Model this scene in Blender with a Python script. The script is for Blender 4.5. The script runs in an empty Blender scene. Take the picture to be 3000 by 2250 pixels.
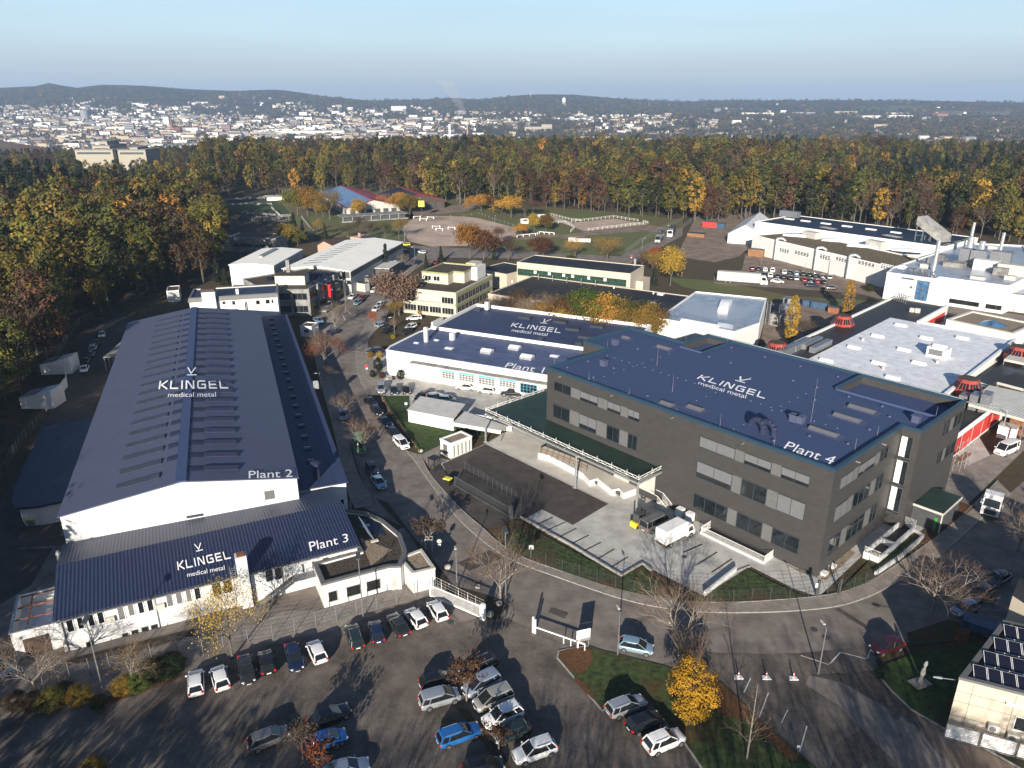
import bpy, bmesh, math, random
from mathutils import Vector, Matrix, noise
R=math.radians; PI=math.pi
rnd=random.Random(7)
S=bpy.context.scene; COL=S.collection
# ---------------- camera, world, sun ----------------
FPX=2180.; CAMH=60.; PT=math.atan2(832,FPX)
cam=bpy.data.cameras.new('camera'); camo=bpy.data.objects.new('camera',cam); COL.objects.link(camo)
cam.sensor_width=36; cam.lens=FPX/3000*36; cam.clip_start=.5; cam.clip_end=60000
camo.location=(0,0,CAMH); camo.rotation_euler=(PI/2-PT,0,0); S.camera=camo
S.render.resolution_x=1024; S.render.resolution_y=768
SUN_EL=16.5; SUN_AZ=190.3     # compass bearing the sun stands at (north = +Y)
W=bpy.data.worlds.new('World'); S.world=W; W.use_nodes=True
nt=W.node_tree; sky=nt.nodes.new('ShaderNodeTexSky'); sky.sky_type='NISHITA'; sky.sun_disc=False
sky.sun_elevation=R(SUN_EL); sky.sun_rotation=R(SUN_AZ); sky.altitude=300; sky.air_density=1.0; sky.dust_density=.9; sky.ozone_density=2.2
bg=nt.nodes['Background']
def skyramp():
    N,L=nt.nodes,nt.links; g=N.new('ShaderNodeNewGeometry'); sp=N.new('ShaderNodeSeparateXYZ'); L.new(g.outputs['Incoming'],sp.inputs[0])
    mr=N.new('ShaderNodeMapRange'); mr.inputs[1].default_value=0; mr.inputs[2].default_value=-1; L.new(sp.outputs[2],mr.inputs[0]); r=N.new('ShaderNodeValToRGB'); L.new(mr.outputs[0],r.inputs[0]); e=r.color_ramp.elements
    e[0].position=0; e[0].color=(.235,.295,.375,1); e[1].position=1; e[1].color=(.02,.042,.10,1)
    for p,c in ((.035,(.275,.325,.385)),(.07,(.31,.40,.46)),(.13,(.285,.41,.50)),(.30,(.070,.13,.23)),(.6,(.022,.048,.11))): q=e.new(p); q.color=(*c,1)
    cn=N.new('ShaderNodeTexNoise'); cn.inputs['Scale'].default_value=3; cn.inputs['Detail'].default_value=5; mp=N.new('ShaderNodeMapping'); mp.inputs['Scale'].default_value=(1,1,9); L.new(g.outputs['Incoming'],mp.inputs[0]); L.new(mp.outputs[0],cn.inputs[0])
    cm=N.new('ShaderNodeMapRange'); cm.inputs[1].default_value=.35; cm.inputs[2].default_value=.75; cm.inputs[3].default_value=.97; cm.inputs[4].default_value=1.06; L.new(cn.outputs[0],cm.inputs[0])
    v=N.new('ShaderNodeVectorMath'); v.operation='SCALE'; L.new(r.outputs[0],v.inputs[0]); L.new(cm.outputs[0],v.inputs['Scale'])
    s1=N.new('ShaderNodeVectorMath'); s1.operation='SCALE'; s1.inputs['Scale'].default_value=.085; L.new(sky.outputs[0],s1.inputs[0])
    m=N.new('ShaderNodeMix'); m.data_type='RGBA'; m.inputs[0].default_value=.85; L.new(s1.outputs[0],m.inputs[6]); L.new(v.outputs[0],m.inputs[7]); L.new(m.outputs[2],bg.inputs[0])
skyramp(); bg.inputs[1].default_value=1.0
sl=bpy.data.lights.new('sun','SUN'); sl.energy=5.0; sl.angle=R(.5); sl.color=(1,.90,.76)
so=bpy.data.objects.new('sun',sl); COL.objects.link(so); so.location=(-20,-60,120)
sd=Vector((-math.sin(R(SUN_AZ))*math.cos(R(SUN_EL)),-math.cos(R(SUN_AZ))*math.cos(R(SUN_EL)),-math.sin(R(SUN_EL))))
so.rotation_euler=sd.to_track_quat('-Z','Y').to_euler()
S.view_settings.view_transform='Standard'; S.view_settings.look='None'; S.view_settings.exposure=1.0; S.view_settings.gamma=1
# ---------------- survey helpers: a sighting in the photo gives a point on a plane of known height ----------------
CR=dict(A=(0,800,2.212),B=(0,1500,2.212),C=(1000,1500,2.212),D=(2000,1500,2.212),E=(1000,800,2.212),F=(2000,800,2.212),G=(500,500,2.765),H=(1200,600,2.765),I=(2200,600,2.765),J=(0,200,2.212),K=(1000,200,2.212),L=(2000,200,2.212),Z=(0,0,.73733),N=(0,0,1))
cP,sP=math.cos(PT),math.sin(PT)
def ray(k,x,y):
    a,b,q=CR[k]; X=a+x/q-1500; Y=b+y/q-1125
    return Vector((X,FPX*cP-Y*sP,-(Y*cP+FPX*sP)))
def w(k,x,y,z=0):
    r=ray(k,x,y); t=(z-CAMH)/r.z; return Vector((r.x*t,r.y*t,z))
def ws(s,z=0):            # 'E 1,2 3,4 F 5,6' -> points
    out=[];k=None
    for t in s.split():
        if ',' in t: x,y=t.split(','); out.append(w(k,float(x),float(y),z))
        else: k=t
    return out
def hit(e,ax,val,k,x,y):  # sighting on a vertical plane of building e: local x or y = val -> (along, z)
    inv=e.matrix_basis.inverted(); o=inv@Vector((0,0,CAMH)); d=inv.to_3x3()@ray(k,x,y)
    t=(val-o[ax])/d[ax]; p=o+d*t; return p[1-ax],p.z
def loc(e,k,x,y,z=0): return e.matrix_basis.inverted()@w(k,x,y,z)
# ---------------- materials ----------------
MC={}
def mat(name,c,rough=.75,metal=0,var=.12,sc=1.5,bump=0,bsc=8,kind=None,spec=.4,coat=0,emit=0,c2=None,tex=None,ang=0,tr=0):
    if name in MC: return MC[name]
    m=bpy.data.materials.new(name); m.use_nodes=True; t=m.node_tree; N=t.nodes; L=t.links; b=N['Principled BSDF']
    b.inputs['Roughness'].default_value=rough; b.inputs['Metallic'].default_value=metal; b.inputs['Specular IOR Level'].default_value=spec
    b.inputs['Coat Weight'].default_value=coat; b.inputs['Coat Roughness'].default_value=.05
    if emit: b.inputs['Emission Color'].default_value=(*c,1); b.inputs['Emission Strength'].default_value=emit
    co=N.new('ShaderNodeTexCoord'); mp=N.new('ShaderNodeMapping'); L.new(co.outputs['Object'],mp.inputs[0]); mp.inputs['Rotation'].default_value[2]=ang
    n=N.new('ShaderNodeTexNoise'); n.inputs['Scale'].default_value=sc; n.inputs['Detail'].default_value=6; n.inputs['Roughness'].default_value=.65; L.new(mp.outputs[0],n.inputs[0])
    r=N.new('ShaderNodeValToRGB'); L.new(n.outputs[0],r.inputs[0])
    lo=[max(0,v*(1-var*1.8)) for v in c]; hi=[min(1,v*(1+var*1.8)) for v in c]
    if c2: lo=c; hi=c2
    r.color_ramp.elements[0].position=.33; r.color_ramp.elements[1].position=.67
    r.color_ramp.elements[0].color=(*lo,1); r.color_ramp.elements[1].color=(*hi,1)
    out=r.outputs[0]; hgt=None
    def mixc(fac,a,cb,op='MIX'):
        x=N.new('ShaderNodeMix'); x.data_type='RGBA'; x.blend_type=op
        if isinstance(fac,float): x.inputs[0].default_value=fac
        else: L.new(fac,x.inputs[0])
        L.new(a,x.inputs[6])
        if isinstance(cb,tuple): x.inputs[7].default_value=(*cb,1)
        else: L.new(cb,x.inputs[7])
        return x.outputs[2]
    if kind=='brick':       # tex=(brick length, row height, joint, joint colour factor)
        k=N.new('ShaderNodeTexBrick'); L.new(mp.outputs[0],k.inputs[0]); k.inputs['Scale'].default_value=1
        k.inputs['Brick Width'].default_value=tex[0]; k.inputs['Row Height'].default_value=tex[1]; k.inputs['Mortar Size'].default_value=tex[2]
        k.inputs['Color1'].default_value=(1,1,1,1); k.inputs['Color2'].default_value=(tex[4],)*3+(1,) if len(tex)>4 else (.82,.8,.78,1); k.inputs['Mortar'].default_value=(tex[3],)*3+(1,)
        out=mixc(1.,out,k.outputs[0],'MULTIPLY'); hgt=k.outputs['Fac']
    if kind=='cladding':    # boards on upright walls: rows by height
        k=N.new('ShaderNodeTexBrick'); mp.inputs['Rotation'].default_value[0]=0
        sx=N.new('ShaderNodeSeparateXYZ'); L.new(co.outputs['Object'],sx.inputs[0]); ad=N.new('ShaderNodeMath'); L.new(sx.outputs[0],ad.inputs[0]); L.new(sx.outputs[1],ad.inputs[1])
        cb=N.new('ShaderNodeCombineXYZ'); L.new(ad.outputs[0],cb.inputs[0]); L.new(sx.outputs[2],cb.inputs[1]); L.new(cb.outputs[0],k.inputs[0])
        k.inputs['Scale'].default_value=1; k.inputs['Brick Width'].default_value=tex[0]; k.inputs['Row Height'].default_value=tex[1]; k.inputs['Mortar Size'].default_value=tex[2]
        k.inputs['Color1'].default_value=(1,1,1,1); k.inputs['Color2'].default_value=(.86,.86,.86,1); k.inputs['Mortar'].default_value=(tex[3],)*3+(1,)
        out=mixc(1.,out,k.outputs[0],'MULTIPLY'); hgt=k.outputs['Fac']
    if kind=='ribs':        # corrugation across local x (tex=(period, depth factor))
        sx=N.new('ShaderNodeSeparateXYZ'); L.new(mp.outputs[0],sx.inputs[0]); mu=N.new('ShaderNodeMath'); mu.operation='MULTIPLY'; mu.inputs[1].default_value=2*PI/tex[0]; L.new(sx.outputs[0],mu.inputs[0])
        si=N.new('ShaderNodeMath'); si.operation='SINE'; L.new(mu.outputs[0],si.inputs[0]); mr=N.new('ShaderNodeMapRange'); mr.inputs[1].default_value=.3; mr.inputs[2].default_value=.95; L.new(si.outputs[0],mr.inputs[0])
        out=mixc(mr.outputs[0],out,tuple(v*tex[1] for v in c)); hgt=si.outputs[0]
    if kind=='grass':       # tex = leaf litter amount
        n2=N.new('ShaderNodeTexNoise'); n2.inputs['Scale'].default_value=.16; n2.inputs['Detail'].default_value=5; L.new(mp.outputs[0],n2.inputs[0])
        v=N.new('ShaderNodeTexNoise'); v.inputs['Scale'].default_value=5; v.inputs['Detail'].default_value=3; L.new(mp.outputs[0],v.inputs[0])
        a=N.new('ShaderNodeMath'); L.new(n2.outputs[0],a.inputs[0]); L.new(v.outputs[0],a.inputs[1]); mr=N.new('ShaderNodeMapRange'); mr.inputs[1].default_value=1.12-tex; mr.inputs[2].default_value=1.2-tex; L.new(a.outputs[0],mr.inputs[0])
        out=mixc(mr.outputs[0],out,(.075,.034,.013))
    if kind=='stain':       # big soft patches of a second colour
        n2=N.new('ShaderNodeTexNoise'); n2.inputs['Scale'].default_value=tex[0]; n2.inputs['Detail'].default_value=4; L.new(mp.outputs[0],n2.inputs[0])
        mr=N.new('ShaderNodeMapRange'); mr.inputs[1].default_value=tex[1]; mr.inputs[2].default_value=tex[1]+.08; L.new(n2.outputs[0],mr.inputs[0]); out=mixc(mr.outputs[0],out,tex[2])
    if kind=='leaf':
        oi=N.new('ShaderNodeObjectInfo'); mr=N.new('ShaderNodeMapRange'); mr.inputs[3].default_value=.62; mr.inputs[4].default_value=1.4; L.new(oi.outputs['Random'],mr.inputs[0])
        hs=N.new('ShaderNodeHueSaturation'); L.new(mr.outputs[0],hs.inputs['Value']); L.new(out,hs.inputs['Color'])
        m2=N.new('ShaderNodeMapRange'); m2.inputs[3].default_value=.488; m2.inputs[4].default_value=.515
        fr=N.new('ShaderNodeMath'); fr.operation='FRACT'; mu=N.new('ShaderNodeMath'); mu.operation='MULTIPLY'; mu.inputs[1].default_value=7.3; L.new(oi.outputs['Random'],mu.inputs[0]); L.new(mu.outputs[0],fr.inputs[0]); L.new(fr.outputs[0],m2.inputs[0]); L.new(m2.outputs[0],hs.inputs['Hue'])
        out=hs.outputs[0]
    L.new(out,b.inputs['Base Color'])
    if bump:
        bp=N.new('ShaderNodeBump'); bp.inputs['Strength'].default_value=bump; bp.inputs['Distance'].default_value=.03
        if hgt is None:
            nb=N.new('ShaderNodeTexNoise'); nb.inputs['Scale'].default_value=bsc; nb.inputs['Detail'].default_value=4; L.new(mp.outputs[0],nb.inputs[0]); hgt=nb.outputs[0]
        L.new(hgt,bp.inputs['Height']); L.new(bp.outputs[0],b.inputs['Normal'])
    if tr:
        b.inputs['Transmission Weight'].default_value=tr
    MC[name]=m; return m
def M(n): return MC[n]
mat('white wall',(.60,.60,.59),.8,var=.035,sc=.5); mat('white render',(.56,.57,.58),.85,var=.05,sc=.7,bump=.2); mat('cream',(.47,.445,.36),.8,var=.05)
mat('warm panel',(.47,.42,.34),.7,var=.03); mat('offwhite',(.45,.44,.41),.8,var=.08); mat('pink wall',(.42,.28,.22),.85,var=.05)
mat('concrete wall',(.20,.20,.195),.9,var=.25,sc=.4,bump=.3); mat('grey panel',(.115,.117,.12),.6,var=.05); mat('grey blind',(.155,.158,.168),.45,var=.04,metal=.15)
mat('dark frame',(.035,.045,.055),.45,var=.05); mat('white paint',(.8,.8,.79),.5,var=.03); mat('galv',(.27,.28,.30),.45,metal=.6,var=.15,sc=3); mat('silver',(.6,.62,.64),.35,metal=.7,var=.1)
mat('dark steel',(.06,.065,.07),.5,var=.1); mat('glass',(.012,.016,.02),.06,spec=.8,var=.3,sc=.5); mat('tinted glass',(.012,.014,.016),.03,spec=.7,var=0)
mat('navy membrane',(.034,.048,.108),.62,var=.10,sc=.6,kind='stain',tex=(.35,.60,(.03,.045,.105)),bump=.15); mat('light navy membrane',(.041,.064,.148),.7,var=.12,sc=5,bump=.2)
mat('deep navy',(.012,.022,.06),.5,var=.12); mat('navy ribs',(.035,.047,.10),.45,kind='ribs',tex=(.42,.45),var=.06,bump=.7,metal=.2); mat('navy sheet',(.068,.081,.138),.55,var=.04,sc=.3,kind='ribs',tex=(.3,.85),ang=PI/2,bump=.25)
mat('navy strip',(.016,.023,.058),.85,var=.12); mat('navy glass',(.035,.043,.062),.3,var=.1)
mat('navy trim',(.02,.05,.085),.4,var=.05); mat('patched navy',(.060,.078,.15),.6,var=.06,sc=.6,kind='brick',tex=(2.6,1.0,.02,.8,1.5))
mat('navy concrete',(.027,.043,.105),.7,kind='brick',tex=(60,2.4,.05,.5),ang=PI/2,var=.1)
mat('cladding',(.052,.050,.050),.55,kind='cladding',tex=(1.2,.3,.012,.6),var=.04,sc=1,bump=.15)
mat('green roof',(.016,.036,.026),.55,var=.15,sc=.5); mat('gravel',(.24,.19,.135),.95,var=.5,sc=6,bump=.8,bsc=9); mat('gravel dark',(.055,.043,.033),.95,var=.4,sc=3,bump=.6)
mat('sedum',(.13,.10,.055),.95,var=.4,sc=1.2,bump=.6); mat('black roof',(.010,.012,.018),.7,var=.3,sc=.4,kind='stain',tex=(.12,.58,(.022,.024,.03))); mat('white roof',(.88,.86,.78),.6,var=.03,sc=.3)
mat('silver roof',(.33,.37,.44),.30,metal=.35,var=.15,sc=.3,kind='stain',tex=(.06,.55,(.42,.45,.5))); mat('membrane white',(.70,.72,.76),.6,var=.09,sc=.5,kind='stain',tex=(.8,.63,(.42,.44,.48)))
mat('wet roof',(.025,.022,.02),.5,var=.25,kind='stain',tex=(.07,.60,(.07,.09,.12))); mat('red panel',(.52,.035,.03),.5,var=.06); mat('red tile',(.26,.045,.035),.6,var=.12,sc=2); mat('red roof',(.30,.035,.045),.6,var=.12,sc=1)
mat('brown roof',(.06,.040,.032),.8,var=.25,sc=2); mat('solar',(.006,.009,.022),.5,kind='brick',tex=(1.7,1.0,.05,6.),var=.15,spec=.25); mat('solar blue',(.03,.09,.24),.2,kind='brick',tex=(6,3,.08,3.),var=.2)
mat('trapez white',(.62,.61,.57),.6,kind='ribs',tex=(.5,.62),ang=0,var=.07,sc=.6,bump=.6); mat('tent',(.55,.56,.58),.6,var=.08,sc=.5); mat('pv near',(.005,.006,.016),.5,kind='brick',tex=(.16,.16,.010,2.5),var=.1)
# ground
mat('asphalt',(.180,.155,.136),.9,var=.18,sc=.35,bump=.25,bsc=14); mat('asphalt new',(.062,.053,.048),.9,var=.16,sc=.5,bump=.25,bsc=14); mat('concrete',(.43,.42,.395),.85,var=.13,sc=.35,bump=.15)
mat('concrete light',(.52,.50,.46),.85,var=.07,sc=.4); mat('pavers',(.160,.136,.116),.9,kind='brick',tex=(.42,.21,.03,.55),var=.25,sc=.25,ang=.5,bump=.4); mat('pavers grey',(.27,.24,.21),.9,kind='brick',tex=(.4,.2,.015,.7),var=.12,sc=.6,ang=.3)
mat('paver dark',(.105,.088,.072),.9,kind='brick',tex=(.3,.3,.035,.6),var=.15,ang=.3); mat('kerb',(.27,.26,.24),.9,var=.15,sc=2); mat('marking',(.6,.6,.58),.8,var=.1)
mat('lawn',(.032,.062,.012),.95,var=.3,sc=1.2,kind='grass',tex=.0,bump=.6,bsc=10); mat('verge grass',(.034,.054,.014),.95,var=.4,sc=1.5,kind='grass',tex=.07,bump=.7,bsc=10); mat('leaf litter',(.15,.062,.020),.95,var=.5,sc=3.5,c2=(.050,.030,.014),bump=.8,bsc=9); mat('leafy lawn',(.046,.066,.016),.95,var=.4,sc=1.5,kind='grass',tex=.17,bump=.7,bsc=10)
mat('litter',(.085,.050,.025),.95,var=.5,sc=.8,c2=(.035,.038,.016),bump=.6); mat('forest floor',(.045,.030,.016),.95,var=.4,sc=.4,bump=.5); mat('sand',(.42,.32,.25),.95,var=.12,sc=.08,kind='stain',tex=(.03,.6,(.24,.17,.13)))
mat('dirt road',(.20,.15,.115),.95,var=.2,sc=.2); mat('track red',(.13,.065,.05),.9); mat('meadow',(.085,.13,.03),.95,var=.25,sc=.03,c2=(.12,.085,.04)); mat('dark earth',(.045,.032,.022),.95,var=.3,sc=.5)
mat('bark',(.10,.085,.07),.9,var=.3,sc=4); mat('pale bark',(.19,.165,.14),.9,var=.3,sc=4); mat('twig brown',(.13,.085,.055),.9,var=.2)
mat('rubber',(.012,.012,.012),.8,var=0); mat('rim',(.45,.46,.48),.3,metal=.8,var=0); mat('head lamp',(.7,.72,.75),.1,var=0,spec=.8); mat('tail lamp',(.45,.015,.012),.2,var=0); mat('plate',(.75,.75,.75),.5,var=0)
mat('yellow plastic',(.65,.6,.04),.5,var=.05); mat('black plastic',(.02,.02,.022),.5,var=.1); mat('orange paint',(.65,.25,.02),.5,var=.05); mat('wood',(.22,.11,.05),.8,var=.2); mat('rust',(.20,.08,.04),.8,var=.3); mat('blue frame',(.10,.38,.55),.5,var=.05)
mat('green paint',(.03,.30,.05),.5,var=.05); mat('blue steel',(.03,.07,.14),.5,var=.2); mat('letter white',(.92,.92,.92),.6,var=0); mat('red lamp paint',(.6,.02,.02),.4,var=.02); mat('letter grey',(.07,.07,.075),.6); mat('stone',(.30,.28,.25),.9,var=.3,bump=.4)
mat('olive band',(.26,.27,.13),.8,var=.1); mat('green glass',(.02,.045,.035),.2,var=.25,sc=2,spec=.6,kind='cladding',tex=(.9,2.2,.05,2.)); mat('blue glass',(.05,.13,.25),.12,var=.3,sc=.5,spec=.6)
# ---------------- mesh building ----------------
class MB:
    def __init__(s): s.v=[];s.f=[];s.mi=[];s.ms=[]
    def m(s,name):
        mm=M(name) if isinstance(name,str) else name
        if mm not in s.ms: s.ms.append(mm)
        return s.ms.index(mm)
    def face(s,pts,m):
        i=len(s.v); s.v+= [tuple(p) for p in pts]; s.f.append(tuple(range(i,i+len(pts)))); s.mi.append(s.m(m)); return s
    def box(s,x0,x1,y0,y1,z0,z1,m,top=None):
        i=len(s.v); s.v+=[(x0,y0,z0),(x1,y0,z0),(x1,y1,z0),(x0,y1,z0),(x0,y0,z1),(x1,y0,z1),(x1,y1,z1),(x0,y1,z1)]
        k=s.m(m); kt=s.m(top) if top else k
        for q,mm in (((3,2,1,0),k),((4,5,6,7),kt),((0,1,5,4),k),((1,2,6,5),k),((2,3,7,6),k),((3,0,4,7),k)): s.f.append(tuple(i+a for a in q)); s.mi.append(mm)
        return s
    def prism(s,poly,z0,z1,m,top=None,bottom=True):
        poly=[(p[0],p[1]) for p in poly]
        if sum(poly[a][0]*poly[(a+1)%len(poly)][1]-poly[(a+1)%len(poly)][0]*poly[a][1] for a in range(len(poly)))<0: poly=poly[::-1]
        n=len(poly); i=len(s.v); s.v+=[(*p,z0) for p in poly]+[(*p,z1) for p in poly]; k=s.m(m); kt=s.m(top) if top else k
        s.f.append(tuple(range(i+n,i+2*n))); s.mi.append(kt)
        if bottom: s.f.append(tuple(range(i+n-1,i-1,-1))); s.mi.append(k)
        for a in range(n): b=(a+1)%n; s.f.append((i+a,i+b,i+n+b,i+n+a)); s.mi.append(k)
        return s
    def beam(s,a,b,r,m,r2=None,n=4,caps=True):
        a,b=Vector(a),Vector(b); d=b-a
        if d.length<1e-6: return s
        q=d.to_track_quat('Z','Y'); r2=r if r2 is None else r2; i=len(s.v); k=s.m(m)
        for c,rr in ((a,r),(b,r2)):
            for j in range(n):
                t=2*PI*j/n+PI/n; s.v.append(tuple(c+q@Vector((rr*math.cos(t),rr*math.sin(t),0))))
        for j in range(n): l=(j+1)%n; s.f.append((i+j,i+l,i+n+l,i+n+j)); s.mi.append(k)
        if caps: s.f.append(tuple(range(i+n,i+2*n))); s.mi.append(k); s.f.append(tuple(range(i+n-1,i-1,-1))); s.mi.append(k)
        return s
    def path(s,pts,r,m,n=6):
        for a,b in zip(pts,pts[1:]): s.beam(a,b,r,m,n=n)
        return s
    def hull(s,rings,m,cap=True,closed=True):
        n=len(rings[0]); i=len(s.v); k=s.m(m)
        for r in rings: s.v+=[tuple(p) for p in r]
        for a in range(len(rings)-1):
            for j in range(n if closed else n-1): l=(j+1)%n; s.f.append((i+a*n+j,i+a*n+l,i+(a+1)*n+l,i+(a+1)*n+j)); s.mi.append(k)
        if cap: s.f.append(tuple(i+j for j in range(n-1,-1,-1))); s.mi.append(k); e=i+(len(rings)-1)*n; s.f.append(tuple(range(e,e+n))); s.mi.append(k)
        return s
    def mesh(s,name,smooth=False):
        me=bpy.data.meshes.new(name); me.from_pydata(s.v,[],s.f)
        for m in s.ms: me.materials.append(m)
        me.polygons.foreach_set('material_index',s.mi)
        if smooth: me.polygons.foreach_set('use_smooth',[True]*len(s.f))
        me.update(); return me
    def build(s,name,parent=None,smooth=False):
        o=bpy.data.objects.new(name,s.mesh(name,smooth)); COL.objects.link(o)
        if parent: o.parent=parent
        return o
def tag(o,label=None,cat=None,group=None,kind=None):
    if label: o['label']=label
    if cat: o['category']=cat
    if group: o['group']=group
    if kind: o['kind']=kind
    return o
def thing(name,label,cat,p=(0,0,0),rz=0,group=None):
    o=bpy.data.objects.new(name,None); COL.objects.link(o); o.location=p; o.rotation_euler=(0,0,rz); o.empty_display_size=.3
    o.matrix_basis=Matrix.Translation(Vector(p))@Matrix.Rotation(rz,4,'Z')
    return tag(o,label,cat,group)
def house(name,label,cat,p0,p1,group=None):   # frame: x from p0 to p1, y away
    d=p1-p0; p=Vector((p0.x,p0.y,0)); return thing(name,label,cat,p,math.atan2(d.y,d.x),group)
def dup(root,p,rz,label=None,group=None,sc=1,cat=None):
    r=root.copy(); COL.objects.link(r); r.location=p; r.rotation_euler=(0,0,rz); r.scale=(sc,)*3 if not isinstance(sc,tuple) else sc
    if label: r['label']=label
    if group: r['group']=group
    if cat: r['category']=cat
    for ch in root.children:
        c=ch.copy(); COL.objects.link(c); c.parent=r
        for g in ch.children: d=g.copy(); COL.objects.link(d); d.parent=c
    return r
SZ=[0]
def sheet(name,s,m,z,kind='structure',thick=0):
    SZ[0]+=1; z+=SZ[0]*.00035
    pts=ws(s) if isinstance(s,str) else s
    b=MB()
    if thick:
        b.prism(pts,z-thick,z,m)
    else:
        pl=[(p[0],p[1]) for p in pts]
        if sum(pl[a][0]*pl[(a+1)%len(pl)][1]-pl[(a+1)%len(pl)][0]*pl[a][1] for a in range(len(pl)))<0: pl=pl[::-1]
        b.face([(x,y,z) for x,y in pl],m)
    o=b.build(name); me=o.data
    bm=bmesh.new(); bm.from_mesh(me); bmesh.ops.triangulate(bm,faces=[f for f in bm.faces if len(f.verts)>4]); bm.to_mesh(me); bm.free()
    o['kind']=kind; return o
# ---------------- terrain ----------------
def hz_y(X):       # height of the skyline in photo pixels, by azimuth (pixel column)
    T=[(-900,286),(0,266),(110,262),(160,253),(220,266),(300,258),(450,262),(560,268),(700,272),(820,270),(950,284),(1080,294),(1200,292),(1320,288),(1400,292),(1500,284),(1560,281),(1680,281),(1800,290),(2000,297),(2150,294),(2500,293),(2700,296),(3000,298),(3900,298)]
    for a,b in zip(T,T[1:]):
        if X<=b[0]: t=(X-a[0])/(b[0]-a[0]); t=max(0,t); return a[1]+(b[1]-a[1])*t
    return 298
def terr(x,y):
    r=math.hypot(x,y)
    if r<640 or y<0: return 0.
    X=1500+x/max(y,1)*(FPX/cP)
    zt=CAMH+(293-hz_y(X))/FPX*5600*1.15*y/r
    lo=-62 if X<2000 else -62+min(1,(X-2000)/500)*10
    def sm(a,b,t): t=max(0,min(1,(t-a)/(b-a))); return t*t*(3-2*t)
    z=lo*sm(640,2100,r)
    mid=CAMH+(293-322-(10 if X<1300 else 0))/FPX*4300*1.1
    if r>2300: z=lo+(mid-lo)*sm(2200,4500,r)
    if r>4300: z=max(z,mid+(zt-mid)*sm(4200,5700,r))
    if r>5800: z=zt-60*sm(5800,8000,r)
    if r>1800: z+=noise.noise(Vector((x/420,y/420,0)))*min(9,(r-1800)/120)*(1 if r<5000 else .6)
    return z
tb=MB(); rr=[0,60,200,400,640]+[640+i*60 for i in range(1,90)]+[6100+i*400 for i in range(1,8)]
az=[R(-60+i*.75) for i in range(161)]
for r in rr:
    for a in az: x,y=r*math.sin(a),r*math.cos(a); tb.v.append((x,y,terr(x,y)-(.06 if r<660 else .0)))
nA=len(az)
mf=None
def farmat():
    m=bpy.data.materials.new('far country'); m.use_nodes=True; t=m.node_tree; N=t.nodes; L=t.links; b=N['Principled BSDF']; b.inputs['Roughness'].default_value=.95; b.inputs['Specular IOR Level'].default_value=.1
    co=N.new('ShaderNodeTexCoord'); n=N.new('ShaderNodeTexNoise'); n.inputs['Scale'].default_value=.0022; n.inputs['Detail'].default_value=9; n.inputs['Roughness'].default_value=.7; L.new(co.outputs['Object'],n.inputs[0])
    r=N.new('ShaderNodeValToRGB'); L.new(n.outputs[0],r.inputs[0]); e=r.color_ramp.elements; e[0].position=.38; e[0].color=(.030,.026,.016,1); e[1].position=.66; e[1].color=(.085,.062,.034,1)
    for p,c in ((.47,(.045,.032,.018,1)),(.54,(.035,.042,.016,1)),(.60,(.055,.036,.02,1))): q=e.new(p); q.color=c
    L.new(r.outputs[0],b.inputs['Base Color']); return m
FM=farmat(); tb.ms=[FM]
for i in range(len(rr)-1):
    for j in range(nA-1): tb.f.append((i*nA+j,(i+1)*nA+j,(i+1)*nA+j+1,i*nA+j+1) if i else (0,(i+1)*nA+j,(i+1)*nA+j+1)); tb.mi.append(0)
to=tb.build('terrain',smooth=True); to['kind']='structure'
g=MB().face([(625*math.sin(R(t)),625*math.cos(R(t)),0) for t in range(360,0,-4)],'litter').build('ground'); g['kind']='structure'
# ---------------- ground sheets ----------------
def soft(pts,n=2):      # round off a surveyed outline
    for _ in range(n):
        q=[]
        for a,b in zip(pts,pts[1:]+pts[:1]): q+= [a.lerp(b,.25),a.lerp(b,.75)]
        pts=q
    return pts
def curve(pts,n=3):     # open polyline smoothing, ends kept
    for _ in range(n):
        q=[pts[0]]
        for a,b in zip(pts,pts[1:]): q+= [a.lerp(b,.25),a.lerp(b,.75)]
        pts=q+[pts[-1]]
    return pts
sheet('forest_floor','G 1000,860 250,860 N 420,870 250,1000 110,1180 0,1370 -300,1500 -1200,1200 -1000,700 -300,560 N 640,560 900,590 930,660 N 700,700 700,800','forest floor',.02)
road='G 1950,620 2130,700 E 420,20 360,90 290,165 225,260 170,330 120,400 98,470 95,560 110,650 150,760 240,920 330,1035 425,1155 500,1250 610,1410 720,1550 800,1640 C 850,130 960,225 1110,320 1350,405 1560,480 1780,555 2000,610 2140,632 D 130,650 400,655 700,645 980,620 1160,570 1330,490 1500,390 1700,260 1880,90 2050,-60 2212,-200 2500,-380 3000,-250 2700,150 2300,500 2100,700 1900,790 1450,850 1250,960 1300,1100 1480,1290 1700,1430 2212,1690 2212,1900 0,1900 B 0,1900 0,1500 N 0,1950 -300,1900 -400,1500 A -300,1659 A 0,1500 150,1250 260,1000 330,900 480,600 560,420 650,330 760,280 860,290 880,500 700,800 600,1000 420,1540 500,1659 B 1500,600 C 0,300 400,100 E 60,1480 200,1480 130,1330 20,1000 -60,700 -120,500 -160,380 -200,250 -100,180 0,200 60,80 G 1500,900 1700,800 1900,700'
sheet('road',road,'asphalt',.04)
sheet('woodland_verge','C 300,-60 480,180 560,260 720,480 1000,560 1085,610 1000,700 890,690 730,560 600,420 440,140 360,60 220,-90','litter',.10)
sheet('service_yard','A -200,1700 0,1480 150,1250 260,1000 330,900 480,600 560,420 650,330 760,280 860,290 880,500 700,800 600,1000 420,1540 420,1650 B 200,480 0,600 -300,500','asphalt new',.055)
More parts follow.
